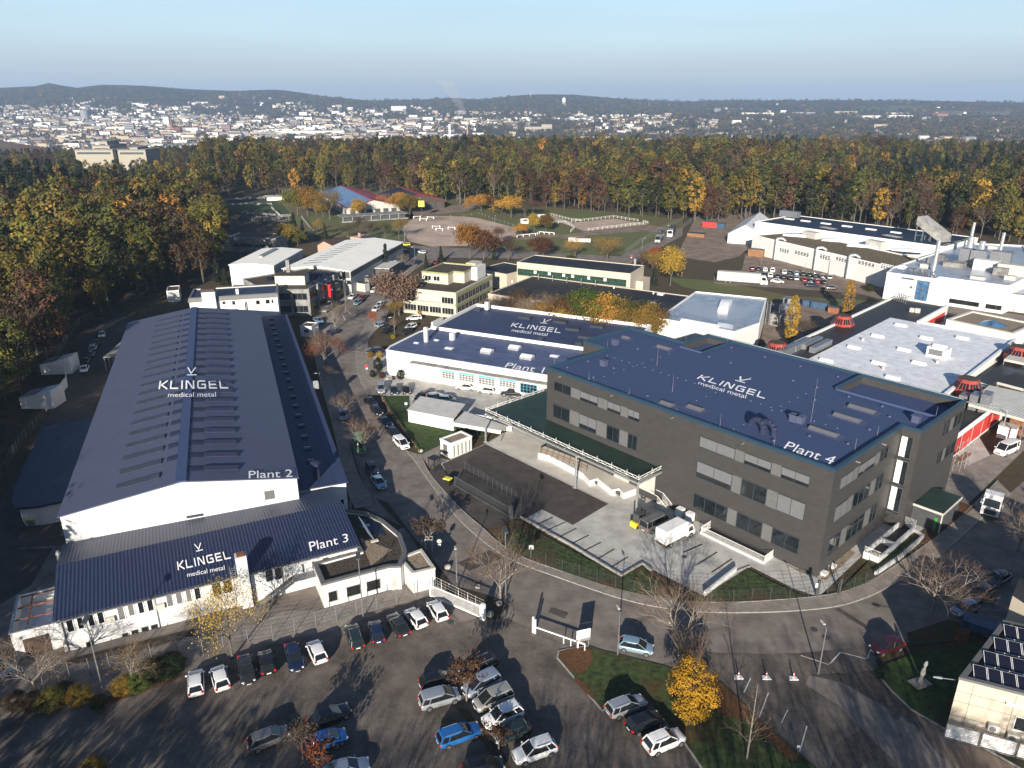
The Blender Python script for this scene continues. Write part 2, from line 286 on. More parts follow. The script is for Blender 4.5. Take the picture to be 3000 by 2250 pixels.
# car park in front
sheet('car_park','B -700,1800 -300,1400 0,1350 650,1240 1000,1130 1220,1040 1530,930 1700,870 2180,780 C 0,750 300,640 540,555 700,620 760,720 900,690 1000,665 1260,775 1440,860 1600,870 1700,900 2080,990 D 150,915 600,925 800,915 1000,895 1220,870 1190,990 1230,1030 820,1060 830,1070 1040,1060 1230,1040 1340,1150 1480,1290 1700,1430 1800,1500 1500,1750 1400,2100 -200,2100 B -700,2100','pavers',.06)
sheet('dark_paver_strip','D 800,1065 1235,1035 1480,1290 1600,1370 1150,1659 1100,1900 900,1900 1000,1500 1320,1330 930,1080','paver dark',.075)
sheet('leaf_strewn_lawn','C 1400,950 1410,905 1600,872 1700,905 2085,1000 D 150,1090 230,1090 330,1180 480,1330 660,1480 860,1659 1060,1900 350,2000 120,1659 10,1500 C 1985,1210 1860,1200 1690,1290','verge grass',.14,thick=.16)
kb=MB()
def kerb(s,z=.16,r=.09,name='kerb',sm=0,m='kerb',cl=False):
    p=ws(s) if isinstance(s,str) else s
    if sm: p=curve(p,sm)
    b=MB()
    for a,c in zip(p,p[1:]):
        d=(c-a); 
        if d.length<.01: continue
        d.normalize(); n=Vector((-d.y,d.x,0))*r; 
        b.prism([a+n-d*.02,a-n-d*.02,c-n+d*.02,c+n+d*.02],0,z,m)
    o=b.build(name); o['kind']='structure'; return o
kerb('C 1600,872 1410,905 1400,950 1690,1290 1720,1280'); kerb('D 10,1500 120,1659 180,1750'); kerb('D 480,1330 660,1480 860,1659 960,1780',.10)
sheet('lawn','D 1245,1040 1290,1000 1480,930 1700,900 1900,860 2000,900 1700,1395 1480,1285 1350,1160','lawn',.14,thick=.14); kerb('D 1245,1040 1350,1160 1480,1285 1700,1410 2000,1560 2212,1680')
sheet('garden_bed','D 1450,790 1720,700 1900,760 1900,830 1480,870','litter',.13,thick=.12)
sheet('planting_bed','C 1370,1290 1440,1360 1560,1390 1600,1470 M'.replace('M','')+' 1660,1560 1700,1659 1780,1800 1620,1800 1560,1600 1470,1500','litter',.13) if 0 else None
sheet('planted_divider','C 740,1260 830,1290 890,1400 950,1470 1050,1560 1090,1659 1180,1800 1060,1800 1010,1659 960,1560 880,1440 800,1330','litter',.10,thick=.08)
sheet('footpath','D 1500,1300 2212,1690 2500,1900 2212,1900 1900,1720 1650,1560','dirt road',.085)
# pavement round the bend
PIN='E 515,1180 560,1290 650,1400 800,1560 930,1665 C 1000,190 1155,295 1380,372 1600,450 1800,512 2000,555 D 0,580 150,592 400,590 700,568 980,540 1180,475 1350,370 1500,270 1640,170 1800,40 1900,-60 2040,-200'
POUT='E 425,1155 500,1250 610,1410 720,1550 810,1645 C 850,130 960,225 1110,320 1350,405 1560,480 1780,555 2000,610 D 0,640 130,650 400,655 700,645 980,620 1160,570 1330,490 1500,390 1700,260 1880,90 2000,-10 2120,-120'
pin,pout=curve(ws(PIN),2),curve(ws(POUT),2)
def strip(name,a,b,m,z,n=70):
    def res(p):
        L=[0]
        for q,r in zip(p,p[1:]): L.append(L[-1]+(r-q).length)
        out=[];j=0
        for i in range(n+1):
            t=L[-1]*i/n
            while j<len(L)-2 and L[j+1]<t: j+=1
            out.append(p[j].lerp(p[j+1],(t-L[j])/max(1e-6,L[j+1]-L[j])))
        return out
    a,b=res(a),res(b); g=MB(); g.v=[(p.x,p.y,z) for p in a+b]; g.m(m)
    for i in range(n): g.f.append((i,n+1+i,n+2+i,i+1)); g.mi.append(0)
    o=g.build(name); o['kind']='structure'; return o
strip('pavement',pin,pout,'pavers grey',.14); kerb(pout,.15,.11); kerb(pin,.18,.06)
strip('pavement',curve(ws('G 2010,760 E 340,130 330,200 300,260 280,330 190,400 160,480 290,700 270,800')),curve(ws('G 1990,690 E 300,165 225,260 165,335 118,400 98,470 95,600 120,690 170,790')),'pavers grey',.13,40)
kerb('E 420,20 360,90 290,165 225,260 165,335 118,400 98,470 95,600 120,690 170,790',.14,sm=2)
kerb('E 60,1480 C 60,-20'); 
strip('pavement',curve(ws('G 1500,960 1380,1130 1270,1300 E -110,480 -60,700 40,1050 110,1330 200,1440 200,1510')),curve(ws('G 1440,960 1330,1130 1200,1300 E -190,480 -140,700 -40,1050 10,1330 60,1480 90,1530')),'pavers grey',.13,40)
# plant 4 yard
sheet('parking_court','E 100,480 150,480 290,500 320,650 620,700 1350,800 1350,900 1000,960 800,900 430,860 270,800 160,770 110,650','concrete',.07)
sheet('lawn','E 255,800 440,800 440,900 720,960 900,1000 930,1060 720,1080 640,1110 520,1180 490,1160 420,1050 330,930','lawn',.16,thick=.12); kerb('E 255,800 330,930 420,1050 520,1180')
sheet('path_slabs','E 515,1180 640,1120 640,1200 700,1215 640,1240 600,1290 560,1250','pavers grey',.12)
CONC='E 640,1235 700,1215 935,1108 1100,1010 1330,860 F 1820,900 D 2000,-350 1560,170 1430,75 1400,60 880,555 D 720,500 435,355 140,550 C 1955,345 1815,427 1175,40 1120,0 E 930,1640'
sheet('concrete_yard',CONC,'concrete',.09); 
sheet('asphalt_court','E 655,1240 935,1112 1730,1500 1500,1637 1300,1535 1170,1610 1130,1590 730,1400','asphalt new',.11)
sheet('concrete_apron','E 955,1108 1100,1015 1260,1080 1500,1240 1830,1430 1740,1492','concrete light',.115)
sheet('drive_ramp','E 640,1235 730,1400 1130,1590 1060,1659 940,1659 830,1570 650,1400 570,1290','asphalt new',.13)
for s in ('C 1245,95 1375,35','C 1315,130 1460,65','C 1395,175 1530,105','C 1470,220 1610,150','C 1545,270 1690,195','C 1630,325 1775,240','C 1725,375 1865,290','D 15,260 130,210','D 100,340 230,258','D 195,390 325,303'):
    a,b=ws(s); m=MB(); n=9; d=(b-a)/n; u=d.normalized()*.28; v=Vector((-u.y,u.x,0))*.45
    for i in range(n): p=a+d*i; m.face([(*(p+x).xy,.105) for x in (-u-v,u-v,u+v,-u+v)],'asphalt new')
    o=m.build('parking_bay_marking'); o['kind']='structure'
sheet('grass_verge','C 1020,100 1090,60 1165,60 1300,150 1500,260 1815,430 1950,350 2020,440 2100,480 D 130,550 420,372 560,450 800,560 600,575 300,595 0,588 C 2000,558 1800,514 1600,452 1380,374 1150,290 1060,215','verge grass',.17,thick=.1)
sheet('grass_bank','D 1000,535 1230,300 1420,80 1555,175 1400,290 1240,430 1180,470','verge grass',.19,thick=.1); sheet('gravel_strip','D 850,425 760,395 670,345 900,440 930,330 1060,240 1120,270 930,450','gravel',.13)
kerb('C 1165,40 1500,228 1815,420 1950,340 2010,385',.4,.12); kerb('D 140,550 340,392 435,355',.22,.10)
kerb('D 1245,415 1400,310 1555,175 1430,80',.7,.13,name='retaining_wall_coping',m='white render')
sheet('leafy_bed','D 1480,180 1560,120 1700,60 1800,-60 1900,-30 1800,40 1640,170 1570,210','leaf litter',.16,thick=.1)
sheet('side_yard','F 1600,1380 1750,1150 1850,1250 2212,1080 2212,1150 1900,1450 1700,1640 1560,1620','pavers grey',.09)
# manholes, repairs, markings
def disc(k,x,y,r=.4,m='dark steel',name='manhole_cover',z=.1):
    c=w(k,x,y); b=MB(); b.prism([(r*math.cos(t*PI/8),r*math.sin(t*PI/8)) for t in range(16)],0,.02,m); o=b.build(name); o.location=(c.x,c.y,z-.015); return o
for q in (('D',852,768),('D',928,818),('C',708,718),('C',2000,20),('D',1385,1330),('D',1465,1355),('E',182,955),('D',10,293)):
    tag(disc(*q),'round manhole cover set in the paving','manhole cover','manhole covers')
def line(s,wd=.07,m='marking',z=.085,name='road_marking'):
    p=ws(s); b=MB()
    for a,c in zip(p,p[1:]):
        d=(c-a).normalized(); n=Vector((-d.y,d.x,0))*wd; b.face([(*(q).xy,z) for q in (a-n,c-n,c+n,a+n)],m)
    o=b.build(name); o['kind']='structure'
line('D 765,933 945,992'); line('D 952,988 1022,912'); line('D 1028,914 1190,955'); line('D 1196,952 1218,895')
line('D 440,1080 395,1175',.06); line('D 555,1175 495,1335',.06); line('D 805,1390 752,1575',.06); line('D 680,1285 640,1370',.05)
line('G 1430,1135 1460,1165',.12,z=.16) ; line('G 1395,1175 1415,1215',.12,z=.16)
line('D 1000,628 1190,748',.35,'asphalt new',.06,'road_repair'); sheet('road_repair','C 1360,620 1475,655 1445,695 1340,650','paver dark',.055)
sheet('road_repair','C 750,330 960,250 1040,300 830,385','asphalt new',.055)
# riding grounds, meadows beyond
sheet('meadow','G 1000,520 860,200 1350,100 2212,150 H 550,-20 1700,60 2212,120 2212,190 1760,400 1400,430 800,430 400,330 0,300','meadow',.03)
sheet('paddock','G 380,560 370,200 860,200 930,330 1000,480 900,520 G 600,520','dark earth',.045); sheet('paddock','G 395,320 420,250 880,250 990,370 700,360','lawn',.06)
sheet('riding_arena','H 0,130 130,90 440,95 560,110 870,190 860,260 640,330 180,340 0,300 G 1870,480','sand',.07); sheet('riding_arena','H 1305,148 1650,112 1850,145 1930,160 1440,215 1410,215 1340,185 1150,120 1145,85 1310,140','sand',.07)
sheet('dirt_track','H 860,255 1180,235 1280,240 1400,225 1930,165 2212,200 2212,225 1900,215 1500,245 1300,280 1180,262 860,290','dirt road',.075)
sheet('dirt_track','G 1950,330 2212,260 H 0,60 400,0 550,-20 560,20 420,60 130,85 0,120 G 1990,400','dirt road',.065)
sheet('road','G 1880,560 H 0,330 380,350 1700,420 2100,240 2212,180 2212,250 1900,420 1740,500 1000,440 300,430 140,480 G 2130,700 1950,620','asphalt',.085)
sheet('lawn','F -100,30 200,50 700,150 1250,185 1200,260 900,330 700,240 400,180 0,90','meadow',.08); sheet('truck_road','I -300,560 0,520 900,640 1200,760 2212,900 2212,1000 1200,800 860,720 300,680 -300,640','asphalt',.10)
sheet('works_car_park','I -80,560 -40,380 500,440 1100,540 1080,740 700,700 100,640','dirt road',.11); sheet('works_yard','F 550,200 760,180 950,240 1300,180 1400,150 950,420 700,480 500,480','dirt road',.12)
sheet('works_yard','I -450,100 0,50 50,300 -100,420 -300,470 -600,420','dirt road',.09)

sheet('walkway','B 1640,740 1850,640 2050,640 2212,600 C 0,600 290,520 330,480 400,470 460,535 590,480 600,520 560,555 330,610 100,672 B 2180,765 1800,840 1640,860','pavers grey',.07)
sheet('gravel_bed','B 430,960 1000,820 1260,760 1260,800 1000,880 440,1000','dark earth',.085)
sheet('patched_paving','D 820,1060 1040,1110 1500,1380 1650,1560 1750,1659 1500,1750 1250,1500 1000,1250 790,1120','asphalt',.068)

sheet('fallen_leaves',soft(ws('C 1405,905 1590,875 1640,950 1590,1040 1520,1060 1470,1020 1420,960')),'leaf litter',.155); sheet('fallen_leaves',soft(ws('D 150,1100 250,1110 330,1190 470,1330 640,1480 760,1590 700,1640 560,1480 400,1350 250,1330 160,1250')),'leaf litter',.155)
sheet('fallen_leaves',soft(ws('C 1520,1060 1600,1150 1690,1280 1660,1240 1580,1180 1500,1090')),'leaf litter',.156); sheet('fallen_leaves',soft(ws('B 600,1230 1000,1110 1230,1040 1210,1060 1000,1150 640,1270')),'leaf litter',.10); sheet('fallen_leaves',soft(ws('C 1650,430 1800,500 1820,515 1700,480')),'leaf litter',.2)
sheet('sports_track','J -200,470 0,472 380,525 430,548 200,548 -200,525','track red',.3); sheet('sports_field','J -200,488 0,488 90,500 60,512 -200,510','meadow',.33)
# ---------------- building kit ----------------
def ccw(p):
    p=[(a[0],a[1]) for a in p]
    return p if sum(p[a][0]*p[(a+1)%len(p)][1]-p[(a+1)%len(p)][0]*p[a][1] for a in range(len(p)))>0 else p[::-1]
def inset(p,t):
    p=ccw(p); n=len(p); out=[]
    for i in range(n):
        a,b,c=Vector(p[i-1]),Vector(p[i]),Vector(p[(i+1)%n]); d1=(b-a).normalized(); d2=(c-b).normalized()
        n1=Vector((-d1.y,d1.x)); n2=Vector((-d2.y,d2.x)); k=1+n1.dot(n2); out.append(tuple(b+(n1+n2)*(t/max(k,.2))))
    return out
def shell(e,poly,h,wm,rm,ph=.5,pt=.35,cm=None,z0=0,wn='wall',rn='roof',cz=.12):
    poly=ccw(poly); n=len(poly); inn=inset(poly,pt); g=MB()
    for i in range(n):
        j=(i+1)%n; a,b,c,d=poly[i],poly[j],inn[i],inn[j]
        g.face([(*a,z0),(*b,z0),(*b,h),(*a,h)],wm); g.face([(*a,h),(*b,h),(*d,h),(*c,h)],wm); g.face([(*c,h),(*d,h),(*d,h-ph-.2),(*c,h-ph-.2)],wm)
    wl=g.build(wn,e); g=MB(); g.face([(*q,h-ph) for q in inset(poly,pt-.02)],rm); r=g.build(rn,e)
    if len(poly)>4:
        bm=bmesh.new(); bm.from_mesh(r.data); bmesh.ops.triangulate(bm,faces=bm.faces[:]); bm.to_mesh(r.data); bm.free()
    if cm:
        g=MB(); o2=inset(poly,-.06); i2=inset(poly,pt+.06)
        for i in range(n):
            j=(i+1)%n; g.face([(*o2[i],h+cz),(*o2[j],h+cz),(*i2[j],h+cz),(*i2[i],h+cz)],cm); g.face([(*o2[i],h-cz*1.5),(*o2[j],h-cz*1.5),(*o2[j],h+cz),(*o2[i],h+cz)],cm); g.face([(*i2[i],h+cz),(*i2[j],h+cz),(*i2[j],h-.06),(*i2[i],h-.06)],cm)
        g.build('coping',e)
    return wl,r
def bx(g,ax,val,sg,u0,u1,z0,z1,d0,d1,m):
    a,b=sorted((val+sg*d0,val+sg*d1))
    if ax: g.box(u0,u1,a,b,z0,z1,m)
    else: g.box(a,b,u0,u1,z0,z1,m)
def win(e,ax,val,sg,u0,u1,z0,z1,n=2,fm='white paint',gm='glass',name='window',fw=.07,blind=0,rows=1,bm='grey blind',sub=True):
    u0,u1=sorted((u0,u1)); z0,z1=sorted((z0,z1)); g=MB()
    bx(g,ax,val,sg,u0,u1,z0,z0+fw,-.01,.10,fm); bx(g,ax,val,sg,u0,u1,z1-fw,z1,-.01,.10,fm)
    for i in range(n+1):
        u=u0+(u1-u0-fw)*i/n; bx(g,ax,val,sg,u,u+fw,z0+fw,z1-fw,-.01,.085,fm)
    for i in range(1,rows): zz=z0+(z1-z0)*i/rows; bx(g,ax,val,sg,u0+.01,u1-.01,zz-fw/3,zz+fw/3,-.01,.078,fm)
    f=g if not sub else g.build(name,e); q=MB() if sub else g
    bx(q,ax,val,sg,u0+.02,u1-.02,z0+.02,z1-.02,-.02,.03,gm)
    if blind: bx(q,ax,val,sg,u0+.04,u1-.04,z0+(z1-z0)*(1-blind),z1-fw*.6,.02,.07,bm)
    return (q.build('pane',f),f)[1] if sub else g.build(name,e)
def pxwin(e,ax,val,sg,s,**k):   # 'E 10,20 30,40' = top-left and bottom-right sightings
    t=s.split(); a=[float(v) for v in t[1].split(',')]; b=[float(v) for v in t[-1].split(',')]
    u0,z1=hit(e,ax,val,t[0],*a); u1,z0=hit(e,ax,val,t[2] if len(t)==4 else t[0],*b); return win(e,ax,val,sg,u0,u1,z0,z1,**k)
def part(e,name,m,*boxes):
    g=MB()
    for b in boxes: g.box(*b,m)
    return g.build(name,e)
def skylight(e,x,y,z,sx,sy,h=.5,m='white paint',gm='head lamp',name='skylight',rot=0):
    g=MB(); g.box(-sx/2,sx/2,-sy/2,sy/2,0,h*.6,m); n=6
    R1=[[( -sx/2+.05,-sy/2+.05+(sy-.1)*i/n,h*.6+h*.5*math.sin(PI*i/n)) for i in range(n+1)],[(sx/2-.05,-sy/2+.05+(sy-.1)*i/n,h*.6+h*.5*math.sin(PI*i/n)) for i in range(n+1)]]
    g.hull(R1,gm,cap=True,closed=False); o=g.build(name,e); o.location=(x,y,z); o.rotation_euler=(0,0,rot); return o
def vent(e,x,y,z,s=.5,h=.8,m='galv',name='roof_vent'):
    g=MB(); g.beam((0,0,0),(0,0,h),s*.6,m,n=8); g.beam((0,0,h),(0,0,h+.15),s,m,s*.5,n=8); o=g.build(name,e); o.location=(x,y,z); return o
# lettering
def ribbon(pts,t):
    pts=[Vector(p) for p in pts]; L=[];Rr=[]
    for i,p in enumerate(pts):
        d1=(p-pts[i-1]).normalized() if i else None; d2=(pts[i+1]-p).normalized() if i<len(pts)-1 else None
        d1=d1 or d2; d2=d2 or d1; n1=Vector((-d1.y,d1.x)); n2=Vector((-d2.y,d2.x)); k=(n1+n2)*(t/2/max(.35,1+n1.dot(n2))); L.append(p+k); Rr.append(p-k)
    return [(L[i],L[i+1],Rr[i+1],Rr[i]) for i in range(len(pts)-1)]
def word_klingel():
    t=.17; G=[]; x=0
    LT=dict(K=(.95,[[(.085,0),(.085,1)],[(.95,1),(.30,.52),(.30,.48),(1.0,0)]]),L=(.95,[[(.085,1),(.085,.085),(.95,.085)]]),I=(.17,[[(.085,0),(.085,1)]]),
      N=(1.0,[[(.085,0),(.085,.915),(.25,.915),(.8,.085),(.915,.085),(.915,1)]]),G=(1.0,[[(1.0,.915),(.2,.915),(.085,.8),(.085,.2),(.2,.085),(.915,.085),(.915,.52),(.5,.52)]]),E=(.9,[[(.9,.915),(.085,.915),(.085,.085),(.9,.085)],[(.18,.5),(.85,.5)]]))
    for c in 'KLINGEL':
        w_,st=LT[c]
        for s in st: G+= [[(x+p.x*1.25,p.y) for p in q] for q in ribbon(s,t)]
        x+=w_*1.25+.42
    x-=.42
    return [[(a/x,b) for a,b in q] for q in G]
def word_mark(): return [[(a.x,a.y) for a in q] for q in ribbon([(.04,1),(.42,.25),(.94,1)],.13)]+[[(0,0),(1,0),(1,.12),(0,.12)]]
FN={}
def word_font(txt):
    cu=bpy.data.curves.new('lettering','FONT'); cu.body=txt; cu.size=1; o=bpy.data.objects.new('lettering',cu); COL.objects.link(o)
    dg=bpy.context.evaluated_depsgraph_get(); me=bpy.data.meshes.new_from_object(o.evaluated_get(dg)); V=[v.co.copy() for v in me.vertices]; F=[tuple(p.vertices) for p in me.polygons]
    bpy.data.objects.remove(o); bpy.data.curves.remove(cu); bpy.data.meshes.remove(me)
    x0=min(v.x for v in V); x1=max(v.x for v in V); y0=min(v.y for v in V) if 'p' in txt else 0; y1=max(v.y for v in V)
    return [[((V[i].x-x0)/(x1-x0),(V[i].y-y0)/(y1-y0)) for i in f] for f in F]
def letter(e,name,polys,q,surf,m='letter white'):   # q = four corner sightings BL BR TR TL ; surf(world ray)->world point
    g=MB(); t=q.split(); k=t[0]; c=[tuple(float(v) for v in s.split(',')) for s in t[1:]]; inv=e.matrix_basis.inverted()
    for pl in polys:
        pts=[]
        for u,v in pl:
            X=(c[0][0]*(1-u)+c[1][0]*u)*(1-v)+(c[3][0]*(1-u)+c[2][0]*u)*v; Y=(c[0][1]*(1-u)+c[1][1]*u)*(1-v)+(c[3][1]*(1-u)+c[2][1]*u)*v
            pts.append(inv@surf(k,X,Y))
        n=(pts[1]-pts[0]).cross(pts[2]-pts[0])
        if n.z<0: pts=pts[::-1]
        g.face(pts,m)
    return g.build(name,e)
def flat(z): return lambda k,x,y: w(k,x,y,z)
def planes(ps,off):  # lowest of several roof planes (p,n) in world space, lifted by off
    def f(k,x,y):
        r=ray(k,x,y); o=Vector((0,0,CAMH)); best=None
        for p,n in ps:
            t=(p+Vector((0,0,off))-o).dot(n)/r.dot(n)
            if best is None or t>best: best=t
        return o+r*best
    return f
KL,MK,MM=word_klingel(),word_mark(),word_font('medical metal')
def signage(e,surf,a,b,c,txt,d):
    letter(e,'logo_word',KL,a,surf); letter(e,'logo_tagline',MM,b,surf); letter(e,'logo_mark',MK,c,surf); letter(e,'plant_number',word_font(txt),d,surf)
# ---------------- Plant 4: dark clad L-shaped block ----------------
h4=16.25
e=P4=house('office_block','three-storey dark brown clad works building with navy roof lettered Plant 4','building',w('E',1335,610,h4),w('F',990,1275,h4))
LX=loc(e,'F',990,1275,h4).x; D4=38.0; xr=54.6
poly=[(0,0),(LX,0),(LX,20.6),(xr,20.6),(xr,D4),(7.4,D4),(7.4,30),(-6.3,30),(-6.3,16),(0,16)]
g=MB(); poly=ccw(poly); n=len(poly)
for i in range(n):
    a,b=poly[i],poly[(i+1)%n]; g.face([(*a,0),(*b,0),(*b,h4),(*a,h4)],'cladding')
# lowered roof wells and their walls
w1=[(7.8,30.2),(13.0,30.2),(13.0,37.5),(7.8,37.5)]; w2=[(38.6,28.3),(54.1,28.3),(54.1,37.4),(38.6,37.4)]
w1=[(7.85,27.8),(13.6,27.8),(12.6,37.0),(7.85,37.0)]
for wl in (w1,w2):
    wl=ccw(wl)
    for i in range(4): a,b=wl[i],wl[(i+1)%4]; g.face([(*b,h4-1.7),(*a,h4-1.7),(*a,h4-.4),(*b,h4-.4)],'cladding')
g.build('wall',e)
zr=h4-.42; G=MB()
ys=[0.3,16.3,20.9,27.8,28.3,29.7,37.0,37.4,37.7]; xs=[-6.0,0.3,7.7,7.85,12.9,38.6,LX-.3,54.1,xr-.3]
def inside(x,y):
    if x<.3: return 16.3<y<29.7 and x>-6
    if y<20.9: return x<LX-.3
    if x<7.7: return y<29.7
    return True
def well(x,y): return (7.85<x<12.9 and 27.8<y<37.0) or (38.6<x<54.1 and 28.3<y<37.4)
R0=MB(); R1_=MB()
for i in range(len(xs)-1):
    for j in range(len(ys)-1):
        cx,cy=(xs[i]+xs[i+1])/2,(ys[j]+ys[j+1])/2
        if inside(cx,cy): R0.face([(xs[i],ys[j],zr),(xs[i+1],ys[j],zr),(xs[i+1],ys[j+1],zr),(xs[i],ys[j+1],zr)],'light navy membrane') if not well(cx,cy) else 0
R0.build('roof',e)
part(e,'lowered_roof','light navy membrane',(7.8,12.95,27.7,37.1,h4-1.85,h4-1.6)); part(e,'lowered_roof','light navy membrane',(38.5,54.2,28.2,37.5,h4-1.85,h4-1.6))
o2=inset(poly,-.08); i2=inset(poly,.42); g=MB()
for i in range(n):
    j=(i+1)%n
    for z0_,z1_,A,B in ((h4-.35,h4+.1,o2,o2),(h4+.1,h4-.5,i2,i2)): g.face([(*A[i],z0_),(*A[j],z0_),(*B[j],z1_),(*B[i],z1_)],'navy trim')
    g.face([(*o2[i],h4+.1),(*o2[j],h4+.1),(*i2[j],h4+.1),(*i2[i],h4+.1)],'navy trim')
g.box(38.3,38.6,28.0,37.5,h4-.5,h4+.12,'navy trim'); g.box(38.3,54.1,28.0,28.3,h4-.5,h4-.1,'light navy membrane'); g.box(12.92,13.2,27.6,37.3,h4-.5,h4-.05,'navy trim'); g.box(8.0,12.92,27.5,27.8,h4-.5,h4-.1,'light navy membrane')
g.box(7.6,xr-.3,37.62,37.74,h4+.1,h4+.16,'offwhite'); g.build('coping',e)
def band(e,ax,val,sg,k,zt,zb,xs_,segs):
    _,z1=hit(e,ax,val,*zt); _,z0=hit(e,ax,val,*zb); us=[hit(e,ax,val,*q)[0] for q in xs_]
    for i,sg_ in enumerate(segs):
        a,b=us[i],us[i+1]
        if sg_=='p': g=MB(); bx(g,ax,val,sg,min(a,b)+.02,max(a,b)-.02,z0,z1,-.01,.05,'grey panel'); g.build('facade_panel',e)
        elif sg_=='g': win(e,ax,val,sg,a,b,z0,z1,n=2 if abs(b-a)<5 else 3,fm='dark frame',fw=.09)
        elif sg_=='b': win(e,ax,val,sg,a,b,z0,z1,n=2,fm='dark frame',fw=.07,blind=.97)
        elif sg_=='h': win(e,ax,val,sg,a,b,z0,z1,n=2,fm='dark frame',fw=.07,blind=.68)
def q(k,*a): return [(k,x,y) for x,y in zip(a[::2],a[1::2])]
band(e,1,0,-1,0,('E',1385,700),('E',1380,757),q('E',1380,700,1490,740,1550,762,1665,803,1727,825,1813,855,1862,875,1935,902),'gphphph')
band(e,1,0,-1,0,('E',1378,842),('E',1373,928),q('E',1375,840,1482,885,1545,908,1655,952,1722,980,1805,1012,1860,1035,1920,1057),'gphpgpg')
band(e,1,0,-1,0,('F',117,1055),('F',112,1123),q('F',115,1055,345,1140,405,1165,580,1228,645,1255,830,1320),'bphph')
band(e,1,0,-1,0,('F',97,1215),('F',92,1318),q('F',97,1215,325,1305,385,1335,550,1400,620,1430,800,1497),'hpgpb')
band(e,1,0,-1,0,('F',78,1425),('D',748,278),q('F',75,1425,295,1515,355,1545,520,1620)+q('D',585,100,760,180),'gpgpg')
band(e,0,LX,1,0,('F',1015,1335),('F',1010,1408),q('F',1012,1400,1095,1340,1130,1316,1240,1238,1270,1217,1325,1178),'bphpg')
band(e,0,LX,1,0,('F',987,1520),('F',970,1620),q('F',972,1615,1055,1550,1090,1525,1200,1447,1235,1422,1285,1388),'bpgpg')
band(e,0,LX,1,0,('D',940,185),('D',927,292),q('D',930,288,1005,235,1045,207,1155,130,1192,105,1235,75),'gpgpg')
band(e,0,xr,1,0,('F',1683,985),('F',1673,1062),q('F',1676,1050,1720,1022,1745,1005,1800,965),'gpg')
band(e,0,xr,1,0,('F',1640,1180),('F',1632,1250),q('F',1635,1240,1670,1215,1690,1200,1755,1155),'gpg')
# glazed stair recess in the projecting wing
for fl,(za,zb) in enumerate(((11.4,14.9),(7.1,11.1),(2.6,6.8))):
    f=win(e,1,20.6,-1,LX+.15,xr-.75,za,zb,n=2,fm='dark steel',fw=.12); part(e,'stair_landing','dark steel',(LX+.1,xr-.7,20.0,20.58,za-.3,za-.08)); g=MB(); bx(g,1,20.6,-1,LX+.2,LX+1.0,za+.2,zb-.2,.11,.13,'white paint'); g.build('stair_panel',e)
# things on the roof that belong to it
def rf(k,x,y): return loc(e,k,x,y,zr)
for k,x,y,sx,sy in (('E',1845,425,1.6,1.0),('E',2090,490,3.0,1.0),('F',1160,888,4.0,1.1),('F',1065,945,4.0,1.1),('F',912,1035,4.2,1.1),('F',82,882,2.6,1.2),('E',2110,855,2.2,1.2)):
    p=rf(k,x,y); skylight(e,p.x,p.y,zr,sx,sy,.5,'navy sheet','grey panel'); part(e,'roof_patch','navy sheet',(p.x-sx/2-.6,p.x+sx/2+.6,p.y-sy/2-.5,p.y+sy/2+.5,zr+.01,zr+.03))
for k,x,y in (('E',1700,600),('E',1775,465),('F',718,960),('F',760,970),('F',1510,965)):
    p=rf(k,x,y); part(e,'roof_unit','navy sheet',(p.x-.5,p.x+.5,p.y-.5,p.y+.5,zr,zr+1.0),(p.x-.62,p.x+.62,p.y-.62,p.y+.62,zr+1.0,zr+1.12))
for k,x,y in (('F',490,1030),('F',560,1045)):
    p=rf(k,x,y); g=MB(); pts=[p+Vector((math.cos(t)*1.0-.3,0,.8+math.sin(t)*1.0)) for t in [PI*i/6 for i in range(7)]]; g.path([p+Vector((.7,0,0))]+pts,.45,'navy strip',10); g.build('exhaust_hood',e)
for k,x,y in (('E',1600,575),('E',1465,615),('E',1605,690),('E',1635,680),('E',1920,495),('E',1765,620),('E',1985,800),('E',1480,665),('E',1860,785),('F',170,545),('F',315,487),('F',530,547),('F',762,608),('F',870,745),('F',858,825),('F',1075,805),('F',1292,868),('F',1340,935),('F',1210,1018),('F',590,1090),('F',1070,1110),('F',1005,675),('F',715,700),('F',820,1060),('F',310,585)):
    p=rf(k,x,y); vent(e,p.x,p.y,zr,.28,.12,'navy sheet','roof_outlet')
for k,x,y,L_ in (('F',840,905,5.5),('E',2045,600,4),('E',2145,770,3),('F',240,1005,2.2),('F',590,1130,1.6),('F',635,520,1.8),('F',925,575,1.8),('F',1495,745,1.8),('E',1605,700,1.6),('E',1725,485,1.5),('E',1380,600,1.6),('F',1640,930,1.6),('F',1260,1055,1.6),('F',1115,1150,1.8),('F',20,440,1.6),('F',285,455,1.5),('F',830,965,1.4),('E',1865,800,1.4)):
    p=rf(k,x,y); g=MB(); g.beam((p.x,p.y,zr),(p.x,p.y,zr+L_),.03,'silver',.012); g.build('lightning_rod',e)
g=MB()
for i in range(26): x=2+i*1.75; g.box(x,x+.16,13.4,13.56,zr,zr+.05,'silver')
for i in range(9):
    for xx in (9,26,36): g.box(xx,xx+.14,2+i*2.6,2.14+i*2.6,zr,zr+.05,'silver')
g.build('conductor_blocks',e)
for x in (3.2,15,27,39): part(e,'overflow_spout','silver',(x,x+.12,-.55,0,h4-.9,h4-.78))
for y in (6,14): part(e,'overflow_spout','silver',(LX,LX+.55,y,y+.12,h4-.9,h4-.78))
signage(e,flat(zr+.05),'F 90,683 530,815 548,778 125,659','F 100,719 408,813 416,788 108,700','F 337,695 401,713 447,686 372,668','Plant 4','F 652,1135 963,1240 1003,1192 688,1090')
